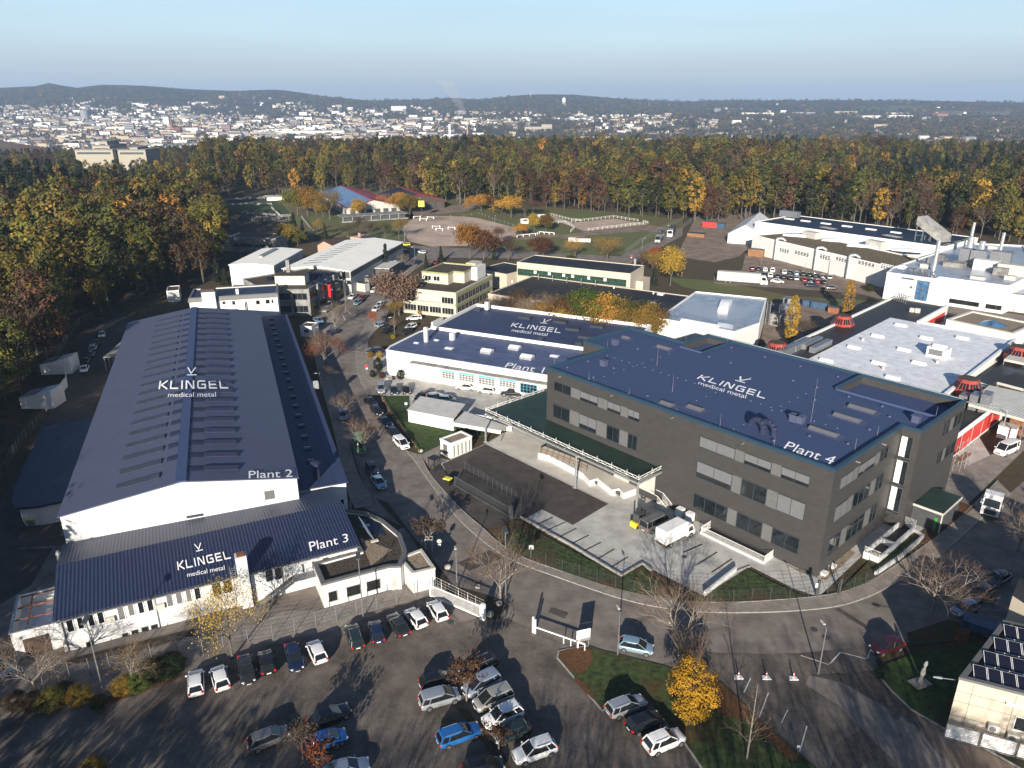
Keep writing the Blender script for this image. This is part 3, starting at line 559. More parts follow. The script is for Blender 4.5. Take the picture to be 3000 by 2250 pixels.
# canopy over the loading dock
zc=6.35; ce=thing('dock_canopy','green-roofed steel loading canopy with white lattice snow guard along its edge','canopy',P4.location,P4.rotation_euler.z)
C0=loc(e,'E',935,895,zc); C1=loc(e,'E',1925,1345,zc); C2=loc(e,'E',2080,1262,zc); 
cy0=C0.y; cx0=C0.x; cx1=C1.x
cpoly=[(cx0,cy0),(cx1,C1.y),(C2.x,-.05),(0,-.05),(-.05,-.05),(-.05,loc(e,'E',1325,755,zc).y),(cx0,loc(e,'E',1325,755,zc).y)]
yb=max(2,min(14,loc(e,'E',1325,770,zc).y))
part(ce,'roof_deck','green roof',(cx0,cx1,(cy0+C1.y)/2,-.06,zc-.15,zc),(cx0,-.06,-.06,yb,zc-.15,zc))
yf=(cy0+C1.y)/2
g=MB()
for a,b in (((cx0,yf),(cx1,yf)),((cx0,yf),(cx0,yb)),((cx1,yf),(cx1,-.3))):
    a=Vector((*a,zc-.5)); b=Vector((*b,zc-.5)); g.beam(a,b,.22,'silver'); 
for i in range(8):
    x=cx0+(cx1-cx0)*(i+.5)/8; g.beam((x,yf,zc-.35),(x,-.2,zc-.35),.1,'silver')
g.build('beam',ce)
for k,x,y in (('E',1515,1395),('E',1908,1585),('E',935,1100)):
    p=loc(e,k,x,y); g=MB(); g.beam((0,0,0),(0,0,zc-.55),.16,'silver',n=4); g.box(-.3,.3,-.3,.3,0,.15,'silver'); o=g.build('post',ce); o.location=(p.x,p.y,.1)
g=MB()
def lattice(a,b):
    d=b-a; n=max(2,int(d.length/.75)); up=Vector((0,0,.55))
    g.beam(a+Vector((0,0,.12)),b+Vector((0,0,.12)),.04,'white paint'); g.beam(a+up,b+up,.04,'white paint')
    for i in range(n):
        p=a+d*(i/n); q_=a+d*((i+1)/n); g.beam(p+(up if i%2 else Vector((0,0,.12))),q_+(Vector((0,0,.12)) if i%2 else up),.03,'white paint')
        if i%4==0: g.beam(p,p+Vector((0,0,1.0)),.03,'white paint')
for a,b in (((cx0,yf),(cx1,yf)),((cx0,yf),(cx0,yb)),((cx1,yf),(cx1,-.3))): lattice(Vector((*a,zc+.02)),Vector((*b,zc+.02)))
g.build('snow_guard',ce)
# dock: raised platform with zigzag front, part of the block
g=MB(); zd=1.25
fp=[loc(e,'E',x,y,zd) for x,y in ((1235,1075),(1240,1120),(1275,1165),(1340,1180),(1500,1262),(1570,1300),(1610,1345),(1660,1330),(1755,1405),(1800,1395),(1830,1425))]
fp=[(max(p.x,.3),min(p.y,-.3)) for p in fp]; g.prism(fp+[(fp[-1][0]+.5,-.02),(fp[0][0],-.02)],0,zd,'white render',top='concrete light'); g.build('loading_dock',e)
g=MB()
for k,x,y,ww in (('E',1372,1208,3.2),('E',1532,1283,2.8),('E',1643,1350,1.2),('E',1790,1421,1.2)):
    p=loc(e,k,x,y,.7); g.box(p.x-ww/2,p.x+ww/2,p.y-.18,p.y-.04,.35,.95,'dark steel')
    for i in range(4): g.box(p.x-ww/2,p.x+ww/2,p.y-.24,p.y-.18,.42+i*.14,.46+i*.14,'grey panel')
g.build('dock_grille',e)
g=MB(); a=loc(e,'E',1290,1140,2.2); b=loc(e,'E',1590,1255,2.2)
for i in range(9): p=a.lerp(b,i/8); g.beam((p.x,p.y,zd),(p.x,p.y,zd+1.1),.05,'galv')
g.beam((a.x,a.y,zd+1.1),(b.x,b.y,zd+1.1),.09,'wood'); g.beam((a.x,a.y,zd+.6),(b.x,b.y,zd+.6),.06,'wood'); g.build('dock_railing',e)
part(e,'dock_door','offwhite',(cx1-4.6,cx1-1.2,-.08,.0,zd,4.7)); part(e,'dock_door','offwhite',(cx1-9.6,cx1-6.4,-.08,.0,zd,4.7))
part(e,'dock_steps','concrete light',*[(cx1+.6+i*.3,cx1+.9+i*.3,-1.6,-.1,0,1.2-i*.2) for i in range(6)])
g=MB(); 
for yy in (-1.6,-.15):
    g.beam((cx1-.8,yy,zd+1.1),(cx1+.6,yy,2.3),.04,'white paint'); g.beam((cx1+.6,yy,2.3),(cx1+2.4,yy,1.1),.04,'white paint')
    for i in range(8): g.beam((cx1+.6+i*.25,yy,1.2-i*.16),(cx1+.6+i*.25,yy,2.3-i*.165),.02,'white paint')
g.build('step_railing',e)
# basement light wells
def railbox(e,x0,x1,y0,y1,name='light_well',z=1.0):
    g=MB(); g.box(x0,x1,y0,y0+.2,.0,.42,'white render'); g.box(x0,x0+.2,y0+.2,y1,.0,.42,'white render'); g.box(x1-.2,x1,y0+.2,y1,.0,.42,'white render'); g.box(x0+.2,x1-.2,y0+.2,y1,.1,.14,'black plastic'); f=g.build(name,e)
    g=MB(); n=int((x1-x0)/.16)
    for i in range(n+1): x=x0+.1+(x1-x0-.2)*i/n; g.beam((x,y0+.1,.4),(x,y0+.1,z+.3),.016,'white paint',n=3,caps=False)
    m=int((y1-y0)/.16)
    for i in range(m+1):
        for xx in (x0+.1,x1-.1): g.beam((xx,y0+.1+(y1-y0-.2)*i/m,.4),(xx,y0+.1+(y1-y0-.2)*i/m,z+.3),.016,'white paint',n=3,caps=False)
    g.path([(x0+.1,y1,z+.3),(x0+.1,y0+.1,z+.3),(x1-.1,y0+.1,z+.3),(x1-.1,y1,z+.3)],.03,'white paint',4); g.build('railing',f)
a=loc(e,'D',110,140,.1); b=loc(e,'D',530,335,.1); railbox(e,a.x,b.x,a.y,-.1)
ls=thing('side_light_well','white walled basement light well with railing beside the dark right facade','light well',P4.location,P4.rotation_euler.z)
g=MB(); a=loc(e,'D',1060,240,.3); b=loc(e,'D',1270,70,.3); x0,x1=LX+2.0,LX+4.2
g.box(x0,x1,a.y,a.y+.25,0,1.1,'white render'); g.box(x1-.25,x1,a.y+.25,b.y+2,0,1.1,'white render'); g.box(x0,x0+.2,a.y+.25,b.y+2,0,1.1,'white render'); g.box(x0+.2,x1-.25,(a.y+b.y)/2,(a.y+b.y)/2+.3,0,1.1,'white render'); g.box(x0+.2,x1-.25,a.y+.25,b.y+2,.2,.25,'black plastic'); g.build('wall',ls)
g=MB()
for i in range(12): g.beam((x0+.1+i*.18,a.y+.1,1.1),(x0+.1+i*.18,a.y+.1,1.9),.016,'white paint',n=3); g.beam((x0+.1+i*.18,b.y+1.9,1.1),(x0+.1+i*.18,b.y+1.9,2.0),.016,'white paint',n=3)
g.beam((x0,a.y+.1,1.9),(x1,a.y+.1,1.9),.03,'white paint'); g.build('railing',ls)
for (k,x,y) in (('D',968,345),('D',915,392)):
    p=w(k,x,y,.4); t=thing('shaft_cover','white square shaft cover '+('nearest the dark building corner' if x==915 else 'farther along the side gravel strip'),'shaft cover',(p.x,p.y,.1),P4.rotation_euler.z,'shaft covers'); part(t,'base','concrete light',(-.45,.45,-.45,.45,0,.35)); part(t,'lid','white paint',(-.5,.5,-.5,.5,.35,.42))
# entrance box at the right rear
p=w('F',1560,1530,2.5); en=thing('entrance_kiosk','dark glazed porch with white frame and green door against the dark block','porch',P4.location,P4.rotation_euler.z)
a=loc(e,'F',1680,1570,3.4); b=loc(e,'F',1790,1445,3.4); c=loc(e,'F',1555,1515,3.4)
x0,x1,y0,y1=xr+.05,max(a.x,xr+4),c.y,max(b.y,c.y+6)
part(en,'roof','green roof',(x0,x1,y0,y1,3.3,3.45)); part(en,'fascia','offwhite',(x0,x1+.1,y0-.1,y0,3.15,3.5),(x1,x1+.1,y0,y1,3.15,3.5)); part(en,'wall','dark steel',(x0,x1-.1,y0+.1,y1-.1,0,3.15))
part(en,'post','offwhite',(x1-.1,x1+.05,y0-.05,y0+.1,0,3.15)); part(en,'door','green paint',(x1-.9,x1-.6,y0+.05,y0+.09,0,2.4))
def rot2(v,a): return Vector((v.x*math.cos(a)-v.y*math.sin(a),v.x*math.sin(a)+v.y*math.cos(a),0))
def wplane(e,a,b,c):   # world plane through three local points
    M_=e.matrix_basis; a,b,c=M_@Vector(a),M_@Vector(b),M_@Vector(c); n=(b-a).cross(c-a); n.normalize(); return (a,n if n.z>0 else -n)
def gable(e,x0,x1,y0,y1,ze,zr,xr_,wm,rm,along='y',ov=.25,th=.16,z0=0,rn='roof',wn='wall',trim=None,flip=False):
    g=MB()  # ridge runs along y at x=xr_
    prof=[(x0,ze),(xr_,zr),(x1,ze)]
    P=[(x0,z0)]+prof+[(x1,z0)]
    f=lambda x,z,y:(x,y,z) if along=='y' else (y,x,z)
    A=[f(x,z,y0) for x,z in P]; B=[f(x,z,y1) for x,z in P]
    if along=='y': g.face([A[0],A[4],A[3],A[2],A[1]],wm); g.face([B[0],B[1],B[2],B[3],B[4]],wm); g.face([A[0],A[1],B[1],B[0]],wm); g.face([A[4],B[4],B[3],A[3]],wm)
    else: g.face([A[0],A[1],A[2],A[3],A[4]],wm); g.face([B[0],B[4],B[3],B[2],B[1]],wm); g.face([A[0],B[0],B[1],A[1]],wm); g.face([A[4],A[3],B[3],B[4]],wm)
    g.build(wn,e)
    s1=(zr-ze)/(xr_-x0); s2=(zr-ze)/(x1-xr_); g=MB()
    L0=[(x0-ov,ze-ov*s1),(xr_,zr),(x1+ov,ze-ov*s2)]
    R0=[f(x,z+.02,y0-ov) for x,z in L0]+[f(x,z+.02+th,y0-ov) for x,z in L0[::-1]]; R1=[f(x,z+.02,y1+ov) for x,z in L0]+[f(x,z+.02+th,y1+ov) for x,z in L0[::-1]]
    if along!='y': R0,R1=R1,R0
    g.hull([R0,R1],rm); return g.build(rn,e)
def gz(x,x0,x1,ze,zr,xr_): return (ze+(zr-ze)*(x-x0)/(xr_-x0) if x<xr_ else zr+(ze-zr)*(x-xr_)/(x1-xr_))+.18
# ---------------- Plant 2: long gabled hall ----------------
p0=w('A',385,1570,8.9); d=w('A',1925,1340,8.9)-p0
e=P2=house('factory_hall','long white factory hall with navy gabled roof lettered Plant 2','building',p0,p0+rot2(d,R(1.9)))
W2,D2,ZE,ZR=30.3,97.5,8.7,11.0; XR=15.1
gable(e,0,W2,0,D2,ZE,ZR,XR,'white render','navy sheet',ov=.3)
gzz=lambda x: gz(x,0,W2,ZE,ZR,XR)
part(e,'ridge_cap','light navy membrane',(XR-.7,XR+.7,-.35,D2+.35,ZR+.12,ZR+.26))
y0=2.8; dy=(D2-7)/19.5
for i in range(20):
    y=y0+i*dy
    g=MB()
    for xa,xb,m,hh in ((6.6,12.2,'navy glass',.30),(12.9,14.3,'navy strip',.1),(15.95,17.9,'navy strip',.1),(17.95,22.6,'navy strip',.42)):
        if i==0 and xb==14.3: continue
        n=3; za,zb=gzz(xa),gzz(xb)
        R0=[(xa,y,za-.1),(xb,y,zb-.1),(xb,y,zb+hh*.4),(xa,y,za+hh*.4)]; R1=[(xa,y+.9,za-.1),(xb,y+.9,zb-.1),(xb,y+.9,zb+hh),(xa,y+.9,za+hh)]; R2=[(xa,y+1.9,za-.1),(xb,y+1.9,zb-.1),(xb,y+1.9,zb+hh*.15),(xa,y+1.9,za+hh*.15)]
        g=MB(); g.hull([R2,R1,R0],m)
        if m!='navy strip' or hh>.2:
            for k in range(1,4): xx=xa+(xb-xa)*k/4; g.box(xx-.05,xx+.05,y-.04,y+.06,min(za,zb)-.05,gzz(xx)+hh*.5,'deep navy')
        g.build('roof_light',e)
# low roof along the right side
za=4.9; g=MB()
XA=37.6; 
g.box(W2,XA,3.3,D2+8,0,za,'white render'); g.build('side_aisle_wall',e)
part(e,'side_aisle_roof','navy concrete',(W2+.02,XA+.3,3.0,D2+8.2,za,za+.18))
for i in range(19):
    y=12+i*5.0; skylight(e,33.4,y,za+.18,1.1,1.5,.32,'navy strip','navy glass')
vent(e,33.6,6.2,za+.18,.9,2.6,'navy strip','ventilation_stack')
part(e,'wall_hatch','grey panel',(25.6,27.0,-.03,0,6.0,7.4)); part(e,'wall_vent','dark frame',(15.0,17.2,-.04,0,5.2,5.6))
part(e,'service_ladder','silver',*[(XA+.3,XA+1.3,46+i*.5,46.08+i*.5,za-.2,za+1.2) for i in range(3)])
for zz in(0,1): pass
pxwin(e,0,XA,1,'E 0,1492 20,1525') if 0 else win(e,1,3.3,-1,36.0,37.1,1.2,2.2,n=1)
ps=[wplane(e,(0,0,ZE+.2),(XR,0,ZR+.2),(0,50,ZE+.2)),wplane(e,(W2,0,ZE+.2),(XR,0,ZR+.2),(W2,50,ZE+.2))]
signage(e,planes(ps,.32),'A 1027,752 1480,748 1470,693 1035,698','A 1088,802 1400,800 1398,770 1090,775','A 1212,663 1274,662 1271,611 1215,611','Plant 2','A 1612,1330 1896,1320 1894,1272 1612,1282')
# left rounded annex with window band
e=thing('rounded_annex','low dark-roofed annex with rounded glazed end on the left of the long hall','annex',P2.location,P2.rotation_euler.z)
pl=[(-.05,16),(-6,15.2),(-8.4,15.6),(-9.3,17.5),(-9.9,22),(-10.2,46),(-.05,48)]
g=MB(); g.prism(pl,0,3.3,'white render'); g.build('wall',e); g=MB(); g.prism([(-.05,15.3),(-6.2,14.5),(-9.0,15.0),(-10.0,17.2),(-10.6,22),(-10.9,47),(-.05,49)],3.3,3.7,'deep navy'); g.build('roof',e)
for i in range(6): win(e,1,15.75,-1,-6.3+i*1.05,-5.4+i*1.05,1.6,3.0,n=1)
for i in range(2): win(e,1,15.9,-1,-8.4+i*1.05,-7.5+i*1.05,1.6,3.0,n=1)
# ---------------- white block behind the long hall ----------------
hb=9.6; e=house('flat_roofed_block','white building with navy flat roof and square tower behind the long hall','building',w('A',1222,165,hb),w('A',1795,130,hb))
Lb=loc(e,'A',1795,130,hb).x; shell(e,[(0,0),(Lb,0),(Lb,11.5),(0,11.5)],hb,'white wall','deep navy',ph=.3,pt=.35,cm='grey panel')
g=MB(); g.face([(-.3,-.3,hb-1.1),(Lb+.3,-.3,hb-1.1),(Lb+.1,-.02,hb-.1),(-.1,-.02,hb-.1)],'grey panel'); g.build('fascia',e)
for s in ('A 1378,190 1400,205','A 1440,185 1462,200','A 1503,182 1525,204','A 1658,178 1684,202','A 1720,173 1748,196','A 1758,172 1772,195'): pxwin(e,1,0,-1,s,n=1,fm='dark frame')
pxwin(e,1,0,-1,'A 1582,184 1610,240',n=2)
tw=thing('square_tower','plain white square tower with brown cap at the far end of the long navy roof','tower',e.matrix_basis@Vector((3.6,-1.6,0)),e.rotation_euler.z)
part(tw,'wall','white wall',(0,3.4,0,3.0,0,11.4)); part(tw,'cap','brown roof',(-.1,3.5,-.1,3.1,11.4,12.2))
part(e,'chimney','white paint',(12,12.7,3,3.7,hb-.3,hb+1.1))
e=house('gate_hut','small white hut with two windows at the dark wood, left of the flat-roofed block','hut',w('A',1078,120,3.4),w('A',1145,115,3.4)); 
shell(e,[(0,0),(3.6,0),(3.6,7),(0,7)],3.6,'white wall','gravel dark',ph=.2,pt=.2); 
for y in (1.5,4.5): win(e,0,3.6,1,y,y+1,1.6,2.8,n=1,fm='dark frame')
# ---------------- Plant 3: low gabled wing with ribbed navy roof ----------------
e=P3=house('workshop_wing','white rendered low wing with ribbed navy roof lettered Plant 3','building',w('B',385,690,4.7),w('C',100,210,4.7))
W3=34.5; g=MB()
prof=[(-.02,4.7),(9.2,6.1),(16.6,5.0)]
gable(e,-.0,16.6,-.3,W3,4.7,6.1,9.2,'white render','navy ribs',along='x',ov=.35)
def win3(s,**k): return pxwin(e,1,0,-1,s,**k)
for s in ('B 415,680 490,770','B 485,665 552,750','B 555,650 622,732','B 618,635 685,715'): win3(s,n=1,fm='white paint',gm='glass')
for s,bl in (('B 750,608 818,690',1),('B 818,592 880,665',1),('B 882,572 942,650',0),('B 942,558 1003,635',0),('B 1068,530 1130,605',1),('B 1130,515 1190,588',1),('B 1195,500 1250,575',1),('B 1250,485 1308,558',0)): win3(s,n=1,blind=.95*bl,bm='grey blind')
for s in ('B 1368,455 1435,530','B 1440,437 1508,512','B 1715,370 1770,440','B 1775,350 1835,425'): win3(s,n=1,fm='dark frame')
for s in ('B 790,790 838,835','B 850,770 905,820','B 915,750 970,798','B 976,735 1030,785','B 555,845 615,885'): win3(s,n=1,fm='dark frame')
for s in ('B 1740,560 1812,605','B 1872,525 1915,575'): win3(s,n=1,fm='dark frame')
for s in ('B 1955,338 1972,385','B 2020,322 2038,368','B 2090,300 2132,350','B 2190,280 2212,325','C 28,268 72,312'): win3(s,n=1,fm='grey panel')
win3('C 0,275 24,322',n=1,fm='grey panel')
u,z=hit(e,1,0,'B',1850,375); u2,z2=hit(e,1,0,'B',1905,468); part(e,'door','offwhite',(u,u2,-.06,0,z2,z))
for k,x,y in (('B',698,622),('B',1025,543),('B',1330,465),('B',1660,388),('B',1870,328),('B',2060,288)):
    u,z=hit(e,1,0,k,x,y); part(e,'wall_lamp','dark frame',(u-.25,u+.15,-.35,0,z-.1,z+.05))
for k,x,y in (('B',715,690),('B',1040,605),('B',2170,320)):
    u,z=hit(e,1,0,k,x,y); part(e,'air_conditioner','offwhite',(u-.45,u+.45,-.4,0,z-.35,z+.35))
u,z=hit(e,1,0,'B',1530,280); u2,_=hit(e,1,0,'B',1592,280); ch=part(e,'chimney','white render',(u-.2,u2,-.9,.35,0,7.5)); part(ch,'chimney_pot','rust',(u,u2-.2,-.8,.2,7.5,7.65))
for x in (.1,u2+.15,24.6): g=MB(); g.beam((x,-.12,0),(x,-.12,4.5),.06,'grey panel',n=6); g.build('downpipe',e)
g=MB(); g.box(-.3,W3+.2,-.52,-.36,4.45,4.62,'grey panel'); g.build('gutter',e)
g=MB(); xl=u-1.0
for xx in (xl,xl+.6): g.beam((xx,-.35,.5),(xx,-.35,6.3),.03,'silver')
for i in range(18): g.beam((xl,-.35,.8+i*.3),(xl+.6,-.35,.8+i*.3),.02,'silver')
g.build('roof_ladder',e)
ps=[wplane(e,(0,0,4.9),(10,0,4.9),(0,9.2,6.3))]
signage(e,planes(ps,.10),'B 1153,378 1498,300 1482,250 1146,322','B 1213,421 1456,373 1454,345 1211,393','B 1272,258 1316,246 1303,199 1258,208','Plant 3','B 2012,254 2258,190 2252,138 2000,195')
# steel stair
st=thing('steel_stair','dark steel stair rising along the white wall beside the chimney','stair',P3.location,P3.rotation_euler.z)
ua,za_=hit(P3,1,-1.2,'B',1690,640); ub,zb_=hit(P3,1,-1.2,'B',1900,470); za_=0
g=MB(); 
for yy in (-1.6,-.5): g.beam((ua,yy,za_),(ub,yy,2.5),.12,'dark steel')
g.build('stringer',st); g=MB()
for i in range(13): t=i/13; g.box(ua+(ub-ua)*t,ua+(ub-ua)*t+.28,-1.6,-.5,.1+2.4*t,.14+2.4*t,'galv')
g.build('tread',st)
part(st,'landing','galv',(ub,ub+3.2,-1.6,-.3,2.45,2.55)); g=MB()
for yy in (-1.6,): g.path([(ua,yy,1),(ub,yy,3.5),(ub+3.2,yy,3.5)],.03,'galv',4); [g.beam((ua+(ub+3.2-ua)*i/22,yy,min(2.5,2.5*((ua+(ub+3.2-ua)*i/22)-ua)/(ub-ua))),(ua+(ub+3.2-ua)*i/22,yy,1+min(2.5,2.5*((ua+(ub+3.2-ua)*i/22)-ua)/(ub-ua))),.018,'galv',n=3) for i in range(23)]
g.build('handrail',st)
# left open-roof enclosure
e=thing('scrap_enclosure','roofless white enclosure with rusty frame left of the low wing','enclosure',P3.location,P3.rotation_euler.z)
g=MB(); x0,x1,y0_,y1_=-5.2,-.4,1.1,8.9
g.box(x0,x1,y0_,y0_+.25,0,3.6,'white render'); g.box(x0,x0+.25,y0_+.25,y1_,0,3.6,'white render'); g.box(x0+.25,x1,y1_-.25,y1_,0,3.6,'white render'); g.build('wall',e); part(e,'floor','silver',(x0+.25,x1,y0_+.25,y1_-.25,2.2,2.3))
g=MB(); [g.beam((x0+.2,y0_+.3+i*2.4,3.4),(x1,y0_+.3+i*2.4,3.4),.1,'rust') for i in range(4)]; g.beam((x0+1.6,y0_+.3,3.4),(x0+1.6,y1_-.3,3.4),.12,'rust'); g.build('steel_frame',e); part(e,'gate','brown roof',(x0+1.0,x0+3.6,y0_-.06,y0_,0,2.4)); part(e,'rim','galv',(x0-.1,x1,y0_-.1,y0_+.1,3.6,3.72),(x0-.1,x0+.1,y0_+.1,y1_,3.6,3.72))
g=MB(); g.beam((0,0,0),(0,0,6.0),.22,'galv',n=8); g.beam((0,0,6),(0,0,6.5),.3,'galv',.15,n=8); o=g.build('exhaust_pipe',P3); o.location=(-.7,12.5,0)
# low flat-roofed entrance wing (octagonal outline)
e=thing('entrance_wing','low white entrance wing with dark roof and gravel triangle beside Plant 3','entrance wing',P3.location,P3.rotation_euler.z)
pl=[(28.6,-5.2),(37.0,-5.2),(38.6,-5.8),(40.4,-3.0),(41.0,1.4),(39.9,6.3),(38.4,9.3),(34.75,12.3),(34.75,.1),(28.6,-.1)]
shell(e,pl,3.6,'white render','gravel dark',ph=.35,pt=.45,cm='grey panel')
g=MB(); g.face([(35.3,-3.6,3.31),(38.9,-1.2,3.31),(35.8,3.6,3.31)],'gravel'); g.face([(36.5,6.4,3.30),(39.2,2.4,3.30),(39.4,5.6,3.30),(37.5,8.6,3.30)],'deep navy'); g.build('gravel_field',e)
for a,b in ((29.2,30.4),(31.5,33.4),(34.1,36.0)): win(e,1,-5.2,-1,a,b,.7,2.3,n=1,fm='offwhite',gm='tinted glass')
part(e,'door','offwhite',(37.4,38.2,-5.6,-5.45,0,2.3))
g=MB(); 
for i in range(6): g.beam((37.4,2.0+i*.75,3.4),(36.5,2.0+i*.75,5.0),.06,'galv')
for i in range(7): g.beam((37.4-.15*i,1.7,3.4+.27*i),(37.4-.15*i,6.3,3.4+.27*i),.05,'silver')
g.box(36.9,37.9,1.6,2.1,3.3,3.45,'concrete light'); g.box(36.9,37.9,5.9,6.4,3.3,3.45,'concrete light'); g.build('solar_rack',e)
e=thing('porter_hut','small white hut with gravel roof next to the sliding gate','hut',P3.location,P3.rotation_euler.z)
shell(e,[(39.2,-3.2),(39.7,-7.3),(42.7,-7.5),(42.6,-2.6)],3.1,'white wall','gravel',ph=.15,pt=.28,cm='offwhite')
# ---------------- Plant 1 ----------------
h1=6.0; p0=w('E',290,500,h1); p1=w('E',1330,665,h1); e=P1=house('production_hall','white single-storey hall with patched navy roof lettered Plant 1','building',p0,p1)
q=loc(e,'E',500,345,h1); qb=loc(e,'E',780,190,h1+.4); qr=loc(e,'E',2012,335,h1+.4); L1=max(qr.x,loc(e,'E',1330,665,h1).x+3); ym=q.y; yb1=(qb.y+qr.y)/2
shell(e,[(0,0),(L1,0),(L1,ym),(.2,ym),(-.9,ym-4),(-.9,3)],h1,'white wall','patched navy',ph=.14,pt=.35,cm='white paint')
shell(e,[(.2,ym+.02),(L1,ym+.02),(L1,yb1),(.2,yb1)],h1+.4,'white wall','navy membrane',ph=.7,pt=.3,cm='white paint',wn='rear_wall',rn='rear_roof')
part(e,'canopy','concrete wall',(loc(e,'E',465,565,4.6).x,L1,-1.5,-.02,4.35,4.6)); 
z1_=hit(e,1,0,'E',700,632)[1]; 
for s in ('E 633,630 735,692','E 762,650 863,712','E 890,670 995,735','E 1023,690 1130,750'): pxwin(e,1,0,-1,s,n=5,fm='white paint',gm='grey panel',rows=3,fw=.08); 
for s in ('E 633,628 735,638','E 762,648 863,658','E 890,668 995,678','E 1023,688 1130,698'):
    t=s.split(); u0,z=hit(e,1,0,'E',*map(float,t[1].split(','))); u1,_=hit(e,1,0,'E',*map(float,t[2].split(','))); part(e,'blue_lintel','blue frame',(u0,u1,-.13,-.005,z-.1,z+.25))
pxwin(e,1,0,-1,'E 1160,710 1268,788',n=5,fm='blue frame',rows=3)
for s in ('E 320,605 362,645','E 330,540 365,580'): pxwin(e,1,0,-1,s,n=2,gm='offwhite')
u,_=hit(e,1,0,'E',510,600); g=MB()
for i in range(9): g.box(u+i*.62,u+i*.62+.56,-.06,0,.1,4.2,'white paint')
g.build('folding_door',e)
for k,x,y,sx,sy,h in (('E',945,505,2.6,2.2,1.2),('E',1125,482,2.6,2.2,1.2),('E',1205,542,2.8,2.3,1.2),('E',700,480,2.0,1.6,.4),('E',1382,530,2.0,1.6,.4),('E',487,446,1.2,1.0,.4),('E',618,428,1.2,1.0,.4)):
    p=loc(e,k,x,y+10,h1-.14); skylight(e,p.x,p.y,h1-.14,sx,sy,h*.75,'silver','membrane white')
for k,x,y,h,s in (('E',550,445,3.6,.75),('E',720,432,1.8,1.0)): p=loc(e,k,x,y,h1-.14); part(e,'chimney','light navy membrane' if 0 else 'membrane white',(p.x-s/2,p.x+s/2,p.y-s/2,p.y+s/2,h1-.14,h1-.14+h))
for k,x,y,sx in (('E',1192,296,3.4),('E',1422,322,3.4),('E',1502,370,3.6),('E',1658,352,3.4),('E',1590,422,4.0),('E',1295,436,1.4),('E',1545,462,1.6),('E',890,243,1.6)):
    p=loc(e,k,x,y,h1-.3); part(e,'dome_light','sedum' if 0 else 'gravel dark' if 0 else 'navy glass',(p.x-sx/2,p.x+sx/2,p.y-.9,p.y+.9,h1-.3,h1+.35))
p=loc(e,'E',950,225,h1+.4); part(e,'flue','white wall',(p.x-.5,p.x+.5,p.y-1,p.y,h1,h1+2.2)); part(e,'parapet_step','white wall',(.2,4.5,yb1-12,yb1-11.5,h1+.45,h1+1.7) if 0 else (.1,.6,ym+.3,ym+5.5,h1+.53,h1+1.5))
sg=flat(h1-.38)
letter(e,'logo_word',KL,'E 1096,346 1418,389 1430,361 1114,321',flat(h1-.26)); letter(e,'logo_tagline',MM,'E 1102,378 1332,408 1340,388 1110,360',flat(h1-.26)); letter(e,'logo_mark',MK,'E 1287,323 1331,328 1363,299 1316,296',flat(h1-.26))
letter(e,'plant_number',word_font('Plant 1'),'E 1056,610 1304,648 1322,612 1081,580',flat(h1-.09))
# bicycle shelters and transformer hut
for i,(s,h,lb) in enumerate((('E 425,885 730,945 805,848 512,797',2.9,'white corrugated shelter roof on the lawn, the larger one next to the dark car'),('E 722,968 1038,1022 1078,992 800,895',2.5,'narrower white corrugated shelter running down to the canopy post'))):
    c=[w('E',*[float(v) for v in t.split(',')],h) for t in s.split()[1:]]; e=house('bike_shelter',lb,'shelter',c[0],c[1],'corrugated shelters'); inv=e.matrix_basis.inverted(); c=[inv@v for v in c]
    g=MB(); g.prism([(v.x,v.y) for v in c],h-.12,h,'trapez white'); g.build('roof',e); g=MB()
    a,b,cc,dd=[Vector((v.x,v.y,0)) for v in c]; g.box(.2,c[1].x-.2,.05,.17,.3 if i==0 else h-.75,h-.14,'white wall'); g.build('front_board',e); part(e,'back_wall','white wall',(c[3].x+.3,c[2].x-.4,c[3].y-.4,c[3].y-.3,0,h-.14))
    for x in (.3,c[1].x*.5,c[1].x-.3): part(e,'post','galv',(x-.06,x+.06,.2,.32,0,h-.14))
c=[w('E',640,1075,2.9),w('E',705,1108,2.9)]; e=house('transformer_hut','small white hut with louvred doors and gravel roof beside the entrance turnstile','hut',*c); q=loc(e,'E',840,1062,2.9); 
shell(e,[(0,0),(3.0,0),(3.0,4.9),(0,4.9)],2.9,'white wall','gravel',ph=.1,pt=.22,cm='white paint')
part(e,'door','grey panel',(.9,2.0,-.05,0,.1,2.3)); part(e,'louvre','dark steel',*[(3.0,3.04,.7+i*.9,.85+i*.9,.2,2.3) for i in range(5)])
# ---------------- middle distance ----------------
def wins(e,ax,val,sg,us,z0,z1,wd,n=1,fm='dark frame',gm='glass',**k):
    for u in us: win(e,ax,val,sg,u,u+wd,z0,z1,n=n,fm=fm,gm=gm,sub=False,**k)
